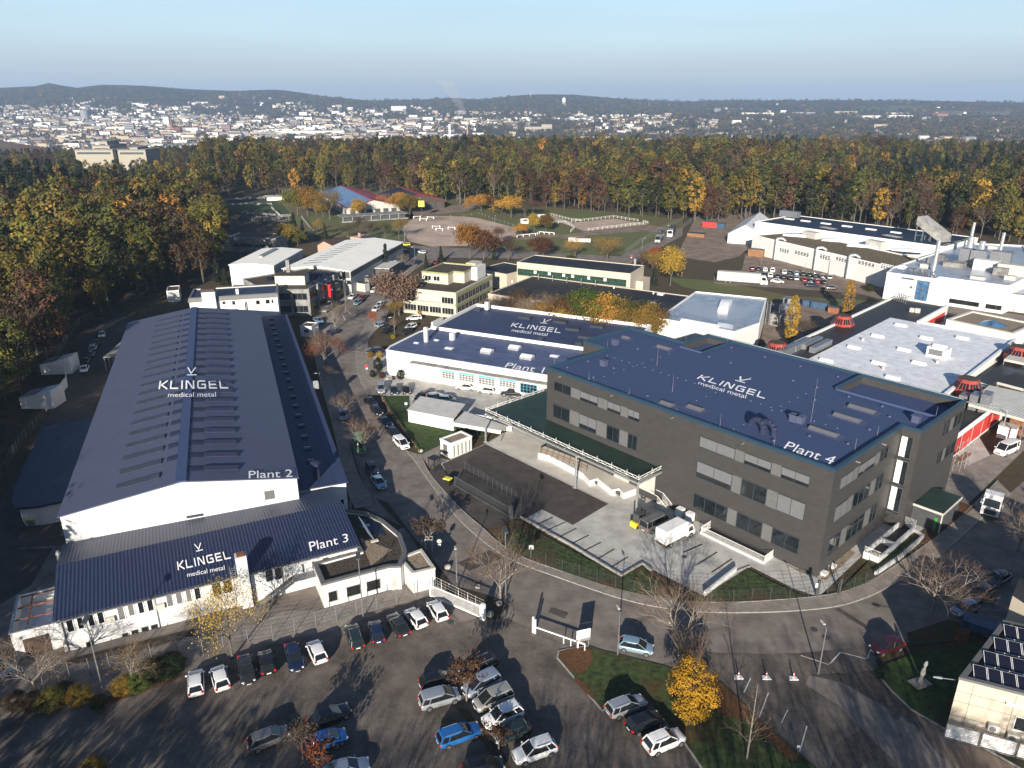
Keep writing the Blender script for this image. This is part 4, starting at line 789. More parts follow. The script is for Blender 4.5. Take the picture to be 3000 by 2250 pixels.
# cream office block
hy=7.6; e=house('office_building','cream two-storey office building with stepped brown flat roofs and olive bands','building',w('E',396,95,hy),w('E',740,130,hy))
q=loc(e,'E',740,130,hy); r=loc(e,'E',990,10,hy); Lx,Dy=q.x,r.y
shell(e,[(0,0),(Lx,0),(Lx,Dy),(Lx*.12,Dy),(Lx*.12,9.5),(0,9.5)],hy,'cream','gravel dark',ph=.25,pt=.3,cm='cream')
for z0,z1 in ((1.0,2.9),(4.2,6.1)):
    for i in range(4): u=.6+i*(Lx-1)/4; win(e,1,0,-1,u,u+(Lx-1)/4-.3,z0,z1,n=4,fm='offwhite',blind=.9 if (i in(1,2) and z0>4) else 0,bm='offwhite')
    n=int((Dy-2)/2.6)
    for i in range(n): win(e,0,Lx,1,1+i*2.6,3.3+i*2.6,z0,z1,n=2,fm='grey panel',sub=False)
    part(e,'band','olive band',(Lx,Lx+.09,.4,Dy,z1+.15,hy-.35 if z0>4 else 3.9))
    part(e,'sill','cream',(-.3,Lx,-.5,-.02,z0-.35,z0-.1))
hz=hy+3.1; pen=[(1.5,9.5),(10.5,9.5),(10.5,13.2),(14.2,13.2),(14.2,24),(1.5,24)]
shell(e,pen,hz,'cream','gravel dark',ph=.2,pt=.25,cm='olive band',z0=hy-.3,wn='penthouse_wall',rn='penthouse_roof',cz=.2)
for u in (2.5,5.5): win(e,1,9.5,-1,u,u+2.2,hy+.6,hy+2.1,n=2,sub=False)
part(e,'stair_tower','white wall',(14.3,16.3,18,24.5,hy-.3,hz+.7)); part(e,'roof_box','cream',(9.5,13,24.2,29,hy-.3,hz+.5))
# black-roofed clerestory hall
hc=9.6; e=house('clerestory_hall','cream hall with black roof and long dark green window band','building',w('H',870,465,hc),w('H',1790,560,hc))
Lx=loc(e,'H',1790,560,hc).x; Dy=loc(e,'H',1865,490,hc).y
shell(e,[(0,0),(Lx,0),(Lx,Dy),(0,Dy)],hc,'warm panel','black roof',ph=.12,pt=.2,cm='warm panel')
part(e,'window_band','green glass',(.3,Lx-1.2,-.1,-.01,hc-4.2,hc-2.0)); part(e,'sill','warm panel',(0,Lx,-.7,-.1,hc-4.7,hc-4.3))
for f in (.16,.29,.42,.50,.64,.78): part(e,'opening_light','white paint',(Lx*f,Lx*f+.9,-.18,-.1,hc-3.1,hc-2.2))
part(e,'flue','silver',(Lx-3,Lx-2.4,Dy-1.5,Dy-.9,hc,hc+2.2))
part(e,'lean_to','warm panel',(Lx,Lx+2.3,Dy*.45,Dy,0,hc-3.5))
e2=house('low_side_hall','low hall with black roof joining the clerestory hall and the cream offices','building',w('H',545,520,5.5),w('H',870,580,5.5)); Dd=max(12,loc(e2,'H',640,445,5.5).y)
shell(e2,[(0,0),(13.5,0),(13.5,Dd),(0,Dd)],5.5,'warm panel','black roof',ph=.1,pt=.2,cm='warm panel')
# long black roof
hb=5.6; e=house('long_black_roof_hall','long low hall with wide black roof behind the row of autumn trees','building',w('H',635,720,hb),w('H',2100,935,hb))
Lx=loc(e,'H',2100,935,hb).x; Dy=loc(e,'H',905,565,hb).y
shell(e,[(0,0),(Lx,0),(Lx,Dy),(0,Dy)],hb,'warm panel','black roof',ph=.1,pt=.25,cm='warm panel')
for i in range(5): p=loc(e,'H',1055+i*115,600+i*13,hb); vent(e,p.x,p.y-1,hb-.1,.15,1.8,'silver')
for k,x,y in (('H',2035,725),('H',1970,800)): p=loc(e,k,x,y,hb); skylight(e,p.x,p.y,hb-.1,1.8,1.6,.5)
for k,x,y in (('H',830,630),('H',1655,675),('H',1975,720)): p=loc(e,k,x,y,hb); vent(e,p.x,p.y,hb-.1,.35,.6,'white paint')
part(e,'roof_seam','black plastic',(2,Lx-2,Dy*.4,Dy*.4+.25,hb-.09,hb-.05))
# silver-roofed hall
hs=7.2; e=house('silver_roof_hall','white hall with blue-grey silver roof and arched skylight beside the black roof','building',w('F',-20,318,hs),w('F',345,385,hs))
Lx=loc(e,'F',500,325,hs).x; Dy=loc(e,'F',545,165,hs).y; q=loc(e,'F',335,382,hs)
p1=loc(e,'F',500,325,hs); p2=loc(e,'F',545,165,hs); p3=loc(e,'F',85,120,hs)
shell(e,[(-6,-.0),(q.x,q.y),(p1.x,p1.y),(p2.x,p2.y),(p3.x,p3.y)],hs,'white wall','silver roof',ph=.2,pt=.3,cm='white paint')
p=loc(e,'F',275,215,hs); skylight(e,p.x,p.y,hs-.2,2.6,11,1.6,'white paint','membrane white','arched_skylight',math.atan2(p2.y-p1.y,p2.x-p1.x)-PI/2); p=loc(e,'F',110,325,hs); skylight(e,p.x,p.y,hs-.2,10,1.2,.6); p=loc(e,'F',290,340,hs); part(e,'roof_hatch','silver roof',(p.x-2,p.x+2,p.y-1.6,p.y+1.6,hs-.2,hs+.9))
c=w('F',560,340); mt=thing('machinery_rack','grey tower of extraction ducts and ladders beside the silver roof','machinery',c,R(-38))
for i,(x,y,s,h) in enumerate(((0,0,3,3.5),(1,3.5,3,5.5),(2,7,2.6,6.8),(-.5,11,3,5.8))): part(mt,'duct_casing','galv' if i%2 else 'concrete wall',(x,x+s,y,y+s,.02,h))
g=MB(); 
for x in (-1.2,-.2): g.beam((x,0,0),(x,0,7),.06,'silver'); 
for i in range(12): g.beam((-1.2,0,.6+i*.5),(-.2,0,.6+i*.5),.04,'silver')
g.build('ladder',mt)
# red-podded works building with white membrane roof
hm=6.6; e=house('membrane_roof_works','works building with stained white membrane roof, dark wet strip and red corner pods','building',w('F',600,545,hm),w('F',1690,790,hm))
A_=e.matrix_basis; c0=w('F',700,470,hm); 
# frame aligned with the building grid (heading of the dark block)
e.rotation_euler.z=R(-45.5); e.matrix_basis=Matrix.Translation(w('F',1690,790,hm)*Vector((1,1,0)))@Matrix.Rotation(R(-45.5),4,'Z')
f=lambda k,x,y,z=hm: loc(e,k,x,y,z)
yb=(f('F',1420,165).y+f('F',1755,210).y)/2; xl=f('F',1000,320).x; xe=f('F',2110,430).x; xm=f('F',1000,455).x; ye=f('F',1420,297).y
shell(e,[(xl,-12),(0.2,-12),(.2,ye),(xe*.3-1,ye),(f('F',1560,300).x,ye),(f('F',1755,210).x,yb),(xl,yb)] if 0 else [(xl,-10),(.3,-10),(.3,ye+1),(f('F',1560,300).x,ye+1),(f('F',1560,300).x,yb),(xl,yb)],hm,'white wall','wet roof',ph=.35,pt=.5,cm='white paint')
g=MB(); g.face([(xm,-9.4,hm-.31),(-.25,-9.4,hm-.31),(-.25,ye+.4,hm-.31),(xm,ye+.4,hm-.31)],'membrane white'); g.build('membrane_roof',e)
for k,x,y in (('F',1415,335),('F',1715,348),('F',1265,405),('F',1580,418),('F',1815,418),('F',1110,478),('F',1435,493),('F',930,562),('F',1270,580),('F',1533,580),('F',1362,675)):
    p=f(k,x,y); skylight(e,p.x,p.y,hm-.31,2.7,1.1,.55)
p=f('F',1655,530); bxu=part(e,'plant_room','white wall',(p.x-2.1,p.x+2.1,p.y-1.5,p.y+1.5,hm-.3,hm+1.9)); part(bxu,'louvre','grey blind',(p.x-1.6,p.x+1.2,p.y-1.56,p.y-1.51,hm+.2,hm+1.5)); skylight(e,p.x,p.y,hm+1.9,2.8,1.2,.5)
for k,x,y in (('F',1168,430),('F',1300,615),('F',1650,575)): p=f(k,x,y); vent(e,p.x,p.y,hm-.3,.5,.6,'offwhite')
for i,(k,x,y) in enumerate((('F',840,455),('F',900,478),('F',780,470),('F',700,505))):
    p=f(k,x,y); part(e,'air_duct','galv',(p.x-.7,p.x+.7,p.y-5,p.y+4,hm-.3,hm+.9+.1*i))
for i in range(5): p=f('F',1510-0*i,245); 
p=f('F',1500,250); part(e,'condenser','offwhite',(p.x-1.2,p.x-.1,p.y,p.y+.8,hm-.3,hm+.8)); part(e,'condenser','offwhite',(p.x+.1,p.x+1.2,p.y+.3,p.y+1.1,hm-.3,hm+.9))
g=MB()
for i in range(6): p=f('F',1400+i*14,165+i*4); g.path([p,p+Vector((0,0,1.6)),p+Vector((0,-3.2,1.6)),p+Vector((0,-3.2,0))],.09,'galv',4)
g.build('pipe_bridge',e)
part(e,'red_band','red panel',(f('F',1560,300).x,f('F',1560,300).x+.08,ye+3,yb-2,2.5,5.2))
def pod(k,x,y,lb,zt=9.2,s=1.0,rz=0):
    c=w(k,x,y,zt-1.6); t=thing('red_roof_pod',lb,'roof pod',(c.x,c.y,0),R(-45.5)+rz,'red glazed pods'); ro=[(2.9*s*math.cos(a),2.9*s*math.sin(a)) for a in [R(22.5+45*i) for i in range(8)]]; ri=[(q[0]*.62,q[1]*.62) for q in ro]
    g=MB(); g.prism(ro,0,zt-3.4,'red tile'); g.build('wall',t)
    g=MB(); g.hull([[(*q,zt-3.4) for q in ro],[(*q,zt-2.6) for q in ro],[(q[0]*.66,q[1]*.66,zt-.9) for q in ro],[(q[0]*.66,q[1]*.66,zt-.5) for q in ro]],'red tile'); g.prism([(q[0]*.6,q[1]*.6) for q in ro],zt-.52,zt-.42,'gravel dark'); g.build('roof',t)
    g=MB()
    for i in range(8):
        a,b=Vector((*ro[i],zt-2.6)),Vector((*ro[(i+1)%8],zt-2.6)); c_,d_=Vector((a.x*.66,a.y*.66,zt-.9)),Vector((b.x*.66,b.y*.66,zt-.9)); nn=(b-a).cross(c_-a).normalized()*.05
        for j in range(3):
            u0,u1=.08+j*.3,.30+j*.3; P=[a.lerp(b,u0).lerp(c_.lerp(d_,u0),.15),a.lerp(b,u1).lerp(c_.lerp(d_,u1),.15),a.lerp(b,u1).lerp(c_.lerp(d_,u1),.85),a.lerp(b,u0).lerp(c_.lerp(d_,u0),.85)]; g.face([v+nn for v in P],'blue glass' if 0 else 'tinted glass')
    g.build('roof_glazing',t); g=MB()
    for i in range(8):
        a,b=Vector((*ro[i],0)),Vector((*ro[(i+1)%8],0)); o=Vector(((a+b).normalized()*.05)); 
        for j in range(3): u0,u1=.06+j*.31,.3+j*.31; g.face([a.lerp(b,u0)+o+Vector((0,0,zt-5.4)),a.lerp(b,u1)+o+Vector((0,0,zt-5.4)),a.lerp(b,u1)+o+Vector((0,0,zt-3.7)),a.lerp(b,u0)+o+Vector((0,0,zt-3.7))],'tinted glass')
    g.build('window_ring',t)
pod('F',1040,300,'red glazed octagonal pod next to the tall orange poplar, farthest back'); pod('F',610,478,'red pod half hidden behind the navy roof of the dark block'); pod('F',1850,715,'red glazed octagonal pod at the near corner of the white membrane roof',9.0); pod('F',2185,505,'red glazed pod at the right edge of the white membrane roof',9.2)
# gravel-roofed block behind it
e=house('courtyard_block','white flat-roofed block with brown gravel roof and small blue roof lantern','building',w('F',1710,300,6.6),w('F',2140,392,6.6)); Dy=loc(e,'F',1850,240,6.6).y
shell(e,[(0,0),(loc(e,'F',2140,392,6.6).x,0),(loc(e,'F',2140,392,6.6).x,Dy),(0,Dy)],6.6,'white wall','gravel',ph=.3,pt=.6,cm='offwhite')
p=loc(e,'F',2005,325,6.6); g=MB(); g.hull([[(p.x+a,p.y+b,6.3) for a,b in ((-3,-2),(3,-2),(3,2),(-3,2))],[(p.x+a*.1,p.y+b*.1,7.3) for a,b in ((-3,-2),(3,-2),(3,2),(-3,2))]],'blue glass'); g.build('roof_lantern',e)
# right-hand yard: red-panelled wall building, corrugated canopies
e=house('red_panel_works','long low building with white framed bright red panels along the yard','building',w('F',1730,1215,0)+Vector((0,0,0)),w('F',2100,920,0))
u1=loc(e,'F',2110,1010).x; q0,zt=hit(e,1,0,'F',1760,1170)
LL=max(30,u1); g=MB(); g.box(-2,LL,0.02,9,0,4.6,'white wall'); g.build('wall',e); part(e,'roof','wet roof',(-2.2,LL+.2,-.1,9.2,4.6,4.85)); part(e,'parapet','white paint',(-2.2,LL+.2,-.25,-.1,4.2,5.2))
for i in range(int(LL/5.4)):
    x=-1+i*5.4; part(e,'red_panel','red panel',(x,x+4.7,-.10,.0,.6,4.0)); 
    g=MB(); [g.box(x+.5+j*.9,x+.56+j*.9,-.15,-.10,.6,4.0,'white paint' if j==9 else 'red tile') for j in range(5)]; g.build('panel_rib',e)
def slab(lb,s,h,m,th=.25,posts=1,name='corrugated_canopy',cat='canopy',grp=None,front='offwhite'):
    c=ws(s,h); c=[Vector((v.x,v.y,0)) for v in c]; e=house(name,lb,cat,c[0],c[1],grp); inv=e.matrix_basis.inverted(); c=[inv@v for v in c]; g=MB(); g.prism([(v.x,v.y) for v in c],h-th,h,m); g.build('roof',e); g=MB(); d=(c[1]-c[0]); g.box(0,d.x,-.12,-.01,h-th-.25,h+.03,front); g.build('fascia',e)
    if posts:
        for v in c: part(e,'post','galv',(v.x*.97-.1,v.x*.97+.1,v.y*.97+.2,v.y*.97+.4,0,h-th))
    return e
slab('long white corrugated canopy over the scrap yard at the right edge','F 1855,845 2230,950 2330,800 1985,725',6.2,'trapez white')
slab('small white corrugated canopy beside the rightmost red pod','F 2085,555 2300,600 2300,560 2130,520',7,'trapez white')
slab('low dark flat roof between the near pod and the corrugated canopies','F 1890,690 1990,730 2212,600 2120,560',5.6,'wet roof',name='flat_roof_link',cat='building'); slab('dark roof with white edge behind the long canopy','F 2040,705 2212,750 2300,640 2170,600',5.5,'wet roof',name='flat_roof_link',cat='building')
e=thing('scrap_container','open blue steel container with mixed scrap under the canopy edge','container',w('F',2140,690),R(-45)); part(e,'body','blue steel',(-2,2,-1.2,1.2,5.7,7.0)) if 0 else part(e,'body','blue steel',(-2.4,2.4,-1.2,1.2,0,6.4)); part(e,'load','rust',(-2.1,2.1,-1,1,6.4,6.6))
e=thing('green_press','bright green baling machine at the right edge of the yard roofs','machine',w('F',2185,680),R(-45)); part(e,'body','green paint',(-1.5,1.5,-1.4,1.4,0,7.6)); part(e,'hood','green paint',(-1.0,1.0,-1,1,7.6,8.3))
e=thing('pallet_stack','stack of wooden pallets standing by the red panelled wall','pallets',w('F',2165,990),R(-45)); 
for i in range(14): part(e,'pallet','wood',(-1.2,1.2,-.8,.8,.02+i*.17,.14+i*.17))
e=thing('pallet_stack','lower stack of wooden crates in front of the white container','pallets',w('F',2180,1045),R(-40))
for i in range(8): part(e,'pallet','rust',(-1.6,1.6,-.8,.8,.02+i*.17,.14+i*.17))
e=thing('container','white storage container in the yard beside the pallets','container',w('F',2095,1065),R(-45)); part(e,'body','white paint',(-1.4,1.4,-1.2,1.2,0,2.4)); part(e,'lid','offwhite',(-1.5,1.5,-1.3,1.3,2.4,2.5))
e=thing('duct_platform','grey air handling units on the low roof behind the dark block','machinery',w('F',1870,930,3),R(-45))
for i in range(3): part(e,'unit','galv',(-2.5+i*1.8,-1.1+i*1.8,-1.5,1.5,0,4.2+i*.6))
g=MB(); g.beam((-3,-3,3.6),(6,-3,4.2),.12,'silver'); g.beam((6,-3,4.2),(6,-3,0),.12,'silver'); g.beam((-3,-3,3.6),(-3,-3,0),.12,'silver'); g.build('pipe_frame',e)
sc=thing('scaffold','small scaffold tower against the red panelled wall','scaffold',w('F',1790,1300),R(41)); g=MB()
for x in (0,2.4,4.8):
    for y in (0,1.1): g.beam((x,y,0),(x,y,5),.05,'silver')
for z in (1,2.2,3.4,4.6):
    for y in (0,1.1): g.beam((0,y,z),(4.8,y,z),.04,'silver')
g.build('frame',sc); part(sc,'deck','wood',(0,4.8,0,1.1,2.2,2.26))
# solar-roofed building, lower right
hb=6.8; p0=w('D',1795,1075,hb); p1=w('D',2212,1180,hb); e=house('solar_roof_building','cream panelled building with rows of solar panels on its roof, bottom right','building',p0,p1); q=loc(e,'D',2080,705,hb)
Ls=22; Ds=loc(e,'D',2080,705,hb).y; sk=q.x
shell(e,[(0,0),(Ls,0),(Ls+sk,Ds),(sk,Ds)],hb,'warm panel','black roof',ph=.35,pt=.35,cm='grey panel')
for i,(yy) in enumerate((.5,3.2,6.0,8.8)):
    if yy>Ds-1.5: continue
    n=int((Ls-1.5)/1.25); off=sk*yy/Ds+1.1
    for j in range(n):
        g=MB(); x=off+j*1.25; z=hb-.32
        g.hull([[(x,yy,z+.12),(x+1.17,yy,z+.12),(x+1.17,yy,z+.18),(x,yy,z+.18)],[(x,yy+1.75,z+.62),(x+1.17,yy+1.75,z+.62),(x+1.17,yy+1.75,z+.68),(x,yy+1.75,z+.68)]],'white paint')
        a=[Vector((x+.05,yy+.05,z+.205)),Vector((x+1.12,yy+.05,z+.205)),Vector((x+1.12,yy+1.7,z+.675)),Vector((x+.05,yy+1.7,z+.675))]; g.face([v+Vector((0,-.004,.012)) for v in a],'pv near'); g.build('solar_panel',e)
g=MB(); 
for x in (1.3,4.9,8.6,12.5): g.box(x,x+.03,-.015,0,0,hb-.4,'dark frame')
for z in (2.2,4.0,5.2): g.box(0,Ls,-.014,0,z,z+.03,'dark frame')
g.build('panel_joint',e)
part(e,'light_strip','white paint',(4.2,9.5,-.3,-.02,5.25,5.45))
for s in ('D 2160,1320 2230,1430','D 2190,1500 2260,1560'): pxwin(e,1,0,-1,s,n=1)
for k,x,y in (('D',2015,1400),('D',2140,1460)):
    u,z=hit(e,1,-.3,k,x,y); ac=part(e,'air_conditioner','offwhite',(u-.5,u+.5,-.5,-.08,z-.42,z+.42)); g=MB(); g.beam((u-.1,-.5,z),(u-.1,-.53,z),.3,'grey blind',n=14); g.build('fan_grille',ac)
e2=thing('delivery_gate','white ribbed sliding gates along the cream solar-roofed building','gate',e.location,e.rotation_euler.z)
for i in range(3):
    x=-.3+i*3.1; g=MB(); [g.box(x,x+2.9,-1.15,-1.05,.3+j*.2,.44+j*.2,'white paint') for j in range(8)]; g.path([(x,-1.2,.2),(x+2.95,-1.2,.2),(x+2.95,-1.2,2.0),(x,-1.2,2.0),(x,-1.2,.2)],.06,'galv',4); g.build('leaf',e2)
g=MB(); p=loc(e,'D',1740,1100,5.6); g.beam((0,1.0,5.7),(-1.6,.6,5.75),.04,'silver'); g.beam((-1.3,.68,5.75),(-2.1,.45,5.8),.13,'silver',.08); g.build('wall_lamp',e)
e=house('sawtooth_hall','hall with sawtooth roof standing beyond the right picture edge','building',Vector((61,57,0)),Vector((90,66,0)))
part(e,'wall','warm panel',(0,28,0,14,0,7.4))
for i in range(5): g=MB(); g.hull([[(i*5.6,0,7.4),(i*5.6+5.5,0,7.4),(i*5.6+.2,0,9.8)],[(i*5.6,14,7.4),(i*5.6+5.5,14,7.4),(i*5.6+.2,14,9.8)]],'black roof'); g.build('roof_bay',e)
# ---- upper left group
hg_=8.2; e=house('concrete_office','weathered concrete two-storey office with tilted solar panels on its roof','building',w('G',840,960,hg_),w('G',1110,960,hg_)); q=loc(e,'G',1375,815,hg_); Lx=loc(e,'G',1110,960,hg_).x; aa=math.atan2(q.y,q.x-Lx)
off=q.x-Lx; pl=[(-6,3.5),(0,0),(Lx,0),(q.x,q.y),(q.x-11,q.y+6),(-14,14)]
shell(e,pl,hg_,'concrete wall','gravel dark',ph=.3,pt=.35)
for z0,z1 in ((1.2,3.2),(5.0,7.0)):
    for i in range(2): win(e,1,0,-1,.3+i*Lx/2,.3+i*Lx/2+Lx/2-.7,z0,z1,n=3,fm='grey panel',gm='glass')
sd_=Vector((off,q.y,0)); LL=sd_.length; side=thing('x','x','x') if 0 else None
sw=bpy.data.objects.new('side_bay',None); COL.objects.link(sw); sw.parent=e; sw.location=(Lx,0,0); sw.rotation_euler=(0,0,aa)
for z0,z1 in ((1.2,3.2),(5.0,7.0)):
    for i in range(4):
        g=MB(); bx(g,1,0,-1,.6+i*LL/4,.6+i*LL/4+LL/4-1.2,z0,z1,-.02,.05,'glass'); g.build('window',sw)
for i in range(5): g=MB(); g.box(i*LL/4-.3,i*LL/4+.3,-.5,-.01,0,hg_+.2,'concrete wall'); g.build('pilaster',sw)
bx_=part(sw,'red_box_window','red lamp paint',(LL*.52,LL*.52+1.8,-1.3,-.55,2.6,6.6)); part(bx_,'pane','glass',(LL*.52+.3,LL*.52+1.5,-1.34,-1.30,3.2,6.1))
part(e,'roof_room','offwhite',(-1.5,7.5,6,11,hg_-.2,hg_+2.6)); part(e,'roof_room_cap','gravel dark',(-1.7,7.7,5.8,11.2,hg_+2.6,hg_+2.8)); part(e,'chimney','concrete wall',(1,2.1,10,11,hg_+2.8,hg_+6.5))
for i in range(7):
    for j in range(3):
        x,y=-6+i*2.6+j*1.0,11.8+j*4-(i*.3)
        if -1.7<x<7.7 and y<12: continue
        if x+y*.2>q.x-9 and y<10: continue
        g=MB(); g.hull([[(x,y,hg_-.15),(x+1.7,y,hg_-.15),(x+1.7,y,hg_-.08),(x,y,hg_-.08)],[(x,y+2.2,hg_+.5),(x+1.7,y+2.2,hg_+.5),(x+1.7,y+2.2,hg_+.57),(x,y+2.2,hg_+.57)]],'solar'); g.build('solar_panel',e)
for i in range(3): x=9+i*1.8; g=MB(); g.hull([[(x,5+i*3,hg_-.15),(x+1.5,5+i*3,hg_-.15),(x+1.5,5+i*3,hg_-.05),(x,5+i*3,hg_-.05)],[(x,7+i*3,hg_+.5),(x+1.5,7+i*3,hg_+.5),(x+1.5,7+i*3,hg_+.6),(x,7+i*3,hg_+.6)]],'solar'); g.build('solar_panel',e)
def ghall(name,lb,fl,fr,pk,bk,ze,zr,wm,rm,**k):   # gable end facing us: sightings front-left, front-right eaves; back-right eave
    e=house(name,lb,'building',w(*fl,ze),w(*fr,ze)); Lx=loc(e,*fr,ze).x; q=loc(e,*bk,ze); a=math.atan2(-(q.x-Lx),q.y)
    e.rotation_euler.z+=a*.5; e.matrix_basis=Matrix.Translation(e.location)@Matrix.Rotation(e.rotation_euler.z,4,'Z')
    gable(e,0,Lx,0,q.y,ze,zr,Lx/2,wm,rm,**k); return e,Lx,q.y
e,Lx,Dy=ghall('white_roof_hall','larger white-roofed gabled hall with strips of rooflights, beside the street',('G',910,795),('G',1450,820),None,('G',1858,582),7.6,8.9,'offwhite','white roof',ov=.4)
for i in range(9): y=3+i*(Dy-10)/9; part(e,'rooflight','concrete wall',(Lx*.22,Lx*.22+8,y+3,y+3.7,gz(Lx*.22,0,Lx,7.6,8.9,Lx/2)+.35,gz(Lx*.22,0,Lx,7.6,8.9,Lx/2)+.5)) if 0 else None
for i in range(9):
    y=6+i*(Dy-14)/9; xa,xb=Lx*.18,Lx*.47; g=MB(); g.hull([[(xa,y,gz(xa,0,Lx,7.6,8.9,Lx/2)-.05),(xb,y,gz(xb,0,Lx,7.6,8.9,Lx/2)-.05),(xb,y,gz(xb,0,Lx,7.6,8.9,Lx/2)+.05),(xa,y,gz(xa,0,Lx,7.6,8.9,Lx/2)+.05)],[(xa,y+.9,gz(xa,0,Lx,7.6,8.9,Lx/2)-.05),(xb,y+.9,gz(xb,0,Lx,7.6,8.9,Lx/2)-.05),(xb,y+.9,gz(xb,0,Lx,7.6,8.9,Lx/2)+.05),(xa,y+.9,gz(xa,0,Lx,7.6,8.9,Lx/2)+.05)]],'grey blind'); g.build('rooflight',e)
part(e,'dark_band','dark steel',(Lx,Lx+.08,.3,Dy-.3,5.6,7.4)); part(e,'gable_band','dark steel',(.3,Lx-.3,-.08,0,5.4,7.4)); part(e,'lean_to_roof','trapez white',(Lx+.1,Lx+6,Dy*.38,Dy*.62,4.3,4.5)); part(e,'lean_to','dark steel',(Lx+.1,Lx+5.6,Dy*.4,Dy*.6,0,4.25))
e,Lx,Dy=ghall('white_roof_hall','smaller white hall with tree shadow on its blank gable, left of the street',('G',475,765),('G',845,762),None,('G',1150,632),7.6,8.2,'white wall','white roof',ov=.3)
part(e,'plinth','dark steel',(.5,Lx-.5,-.05,0,0,.9)); part(e,'roof_plant','galv',(Lx*.4,Lx*.5,Dy*.35,Dy*.85,8.1,8.9)); part(e,'side_cladding','gravel' if 0 else 'offwhite',(Lx,Lx+.06,.3,Dy,2,7.3))
e=house('pink_house','pink gabled house with brown roof behind the white halls','building',w('G',1187,590,6),w('G',1360,612,6)); Lx=loc(e,'G',1345,612,6).x; gable(e,0,Lx,0,12,5.2,7.2,Lx*.35,'pink wall','brown roof'); part(e,'annex','pink wall',(Lx*.6,Lx*1.5,12.2,20,0,7.5)); part(e,'annex_roof','brown roof',(Lx*1.0,Lx*1.6,12,20.2,7.5,7.7)); part(e,'chimney','pink wall',(Lx,Lx+.8,12.3,13.1,7.7,9.4))
e=house('concrete_block_hall','long grey concrete block with flat dark roof at the wood edge','building',w('G',485,540,6.2),w('G',850,548,6.2)); Lx=loc(e,'G',850,548,6.2).x; shell(e,[(0,0),(Lx,0),(Lx,11),(0,11)],6.2,'concrete wall','gravel dark',ph=.2,pt=.3,cm='concrete wall')
for i in range(6): u=1+i*(Lx-2)/6; win(e,1,0,-1,u,u+(Lx-2)/6-.6,2.4,3.6,n=2,fm='dark frame',sub=False)
part(e,'side_block','offwhite',(-12,-.05,2,9,0,6.9)); part(e,'side_block_roof','gravel dark',(-11.8,-.2,2.2,8.8,6.9,7.0))
# riding stables
def stable(lb,rf_,rb_,Wd,ze,zr,gm,m3):
    a=w('G',*rf_,zr); b=w('G',*rb_,zr); a.z=b.z=0; d=(b-a); ya=d.normalized(); xa=Vector((ya.y,-ya.x,0)); o=a-xa*Wd/2; e=house('riding_stable',lb,'stable',o,o+xa); Dy=d.length; gable(e,0,Wd,0,Dy,ze,zr,Wd/2,gm,'red roof',ov=.6)
    g=MB(); x0,x1=.2,Wd*.47; za_,zb_=gz(x0,0,Wd,ze,zr,Wd/2)+.06,gz(x1,0,Wd,ze,zr,Wd/2)+.06; g.face([(x0,.5,za_),(x1,.5,zb_),(x1,Dy-.5,zb_),(x0,Dy-.5,za_)],m3); g.build('solar_array',e)
    for i in range(6): part(e,'opening','dark steel',(Wd*(.06+i*.155),Wd*(.06+i*.155)+Wd*.1,-.06,0,.4,ze-1.2))
    for i in range(8): part(e,'side_opening','dark steel',(-.06,0,2+i*Dy/8.5,4.5+i*Dy/8.5,.8,ze-1.4))
stable('long stable with blue solar panels on its red roof, behind the yellow trees',(1640,238),(1385,122),30,4.6,8.2,'offwhite','solar blue'); stable('second stable with dark solar panels and red roof, nearer the forest edge',(2020,192),(1855,132),30,4.8,8.6,'brown roof','solar')
e=house('stable_terrace','low flat-roofed terrace building with dark glazing in front of the stables','building',w('G',1395,425,0),w('G',1700,405,0)); part(e,'wall','dark steel',(0,34,.3,8,0,2.6)); part(e,'roof','concrete wall',(-1,35,-.8,8.5,3.0,3.3)); part(e,'railing','concrete wall',(-1,35,-1.4,-1.3,.3,1.0)); [part(e,'post','offwhite',(i*5,i*5+.25,-.6,-.35,0,3.0)) for i in range(7)]
e=house('farm_shed','small brown open-fronted shed with white low stalls by the dark paddock','shed',w('G',860,240),w('G',1000,235)); part(e,'wall','brown roof',(4,16,6,14,0,6)); part(e,'roof','red tile' if 0 else 'brown roof',(2,18,5,15,6,6.5)); part(e,'stall','white paint',(-6,14,-1,0,0,2)); part(e,'stall_roof','offwhite',(-7,15,-3,2,2.6,2.8))
# ---- upper right group
ht=4.2; e=house('white_tent_hall','long white fabric storage tent beside the truck road','tent',w('I',-185,235,ht),w('I',15,262,ht)); a=loc(e,'I',15,262,ht).x; e.rotation_euler.z=math.atan2(*(w('I',85,190,ht)-w('I',15,262,ht)).yx)-PI/2; e.matrix_basis=Matrix.Translation(e.location)@Matrix.Rotation(e.rotation_euler.z,4,'Z'); a=loc(e,'I',15,262,ht); Wd=max(14,a.x)
gable(e,0,Wd,0,loc(e,'I',85,190,ht).y+22,ht,ht+4.2,Wd/2,'tent','tent',ov=.1)
hr=7.6; e=house('green_roof_hall','white factory hall with brown planted roof, square windows and tall flues','building',w('I',15,245,hr),w('I',1125,502,hr)); Lx=loc(e,'I',1125,502,hr).x
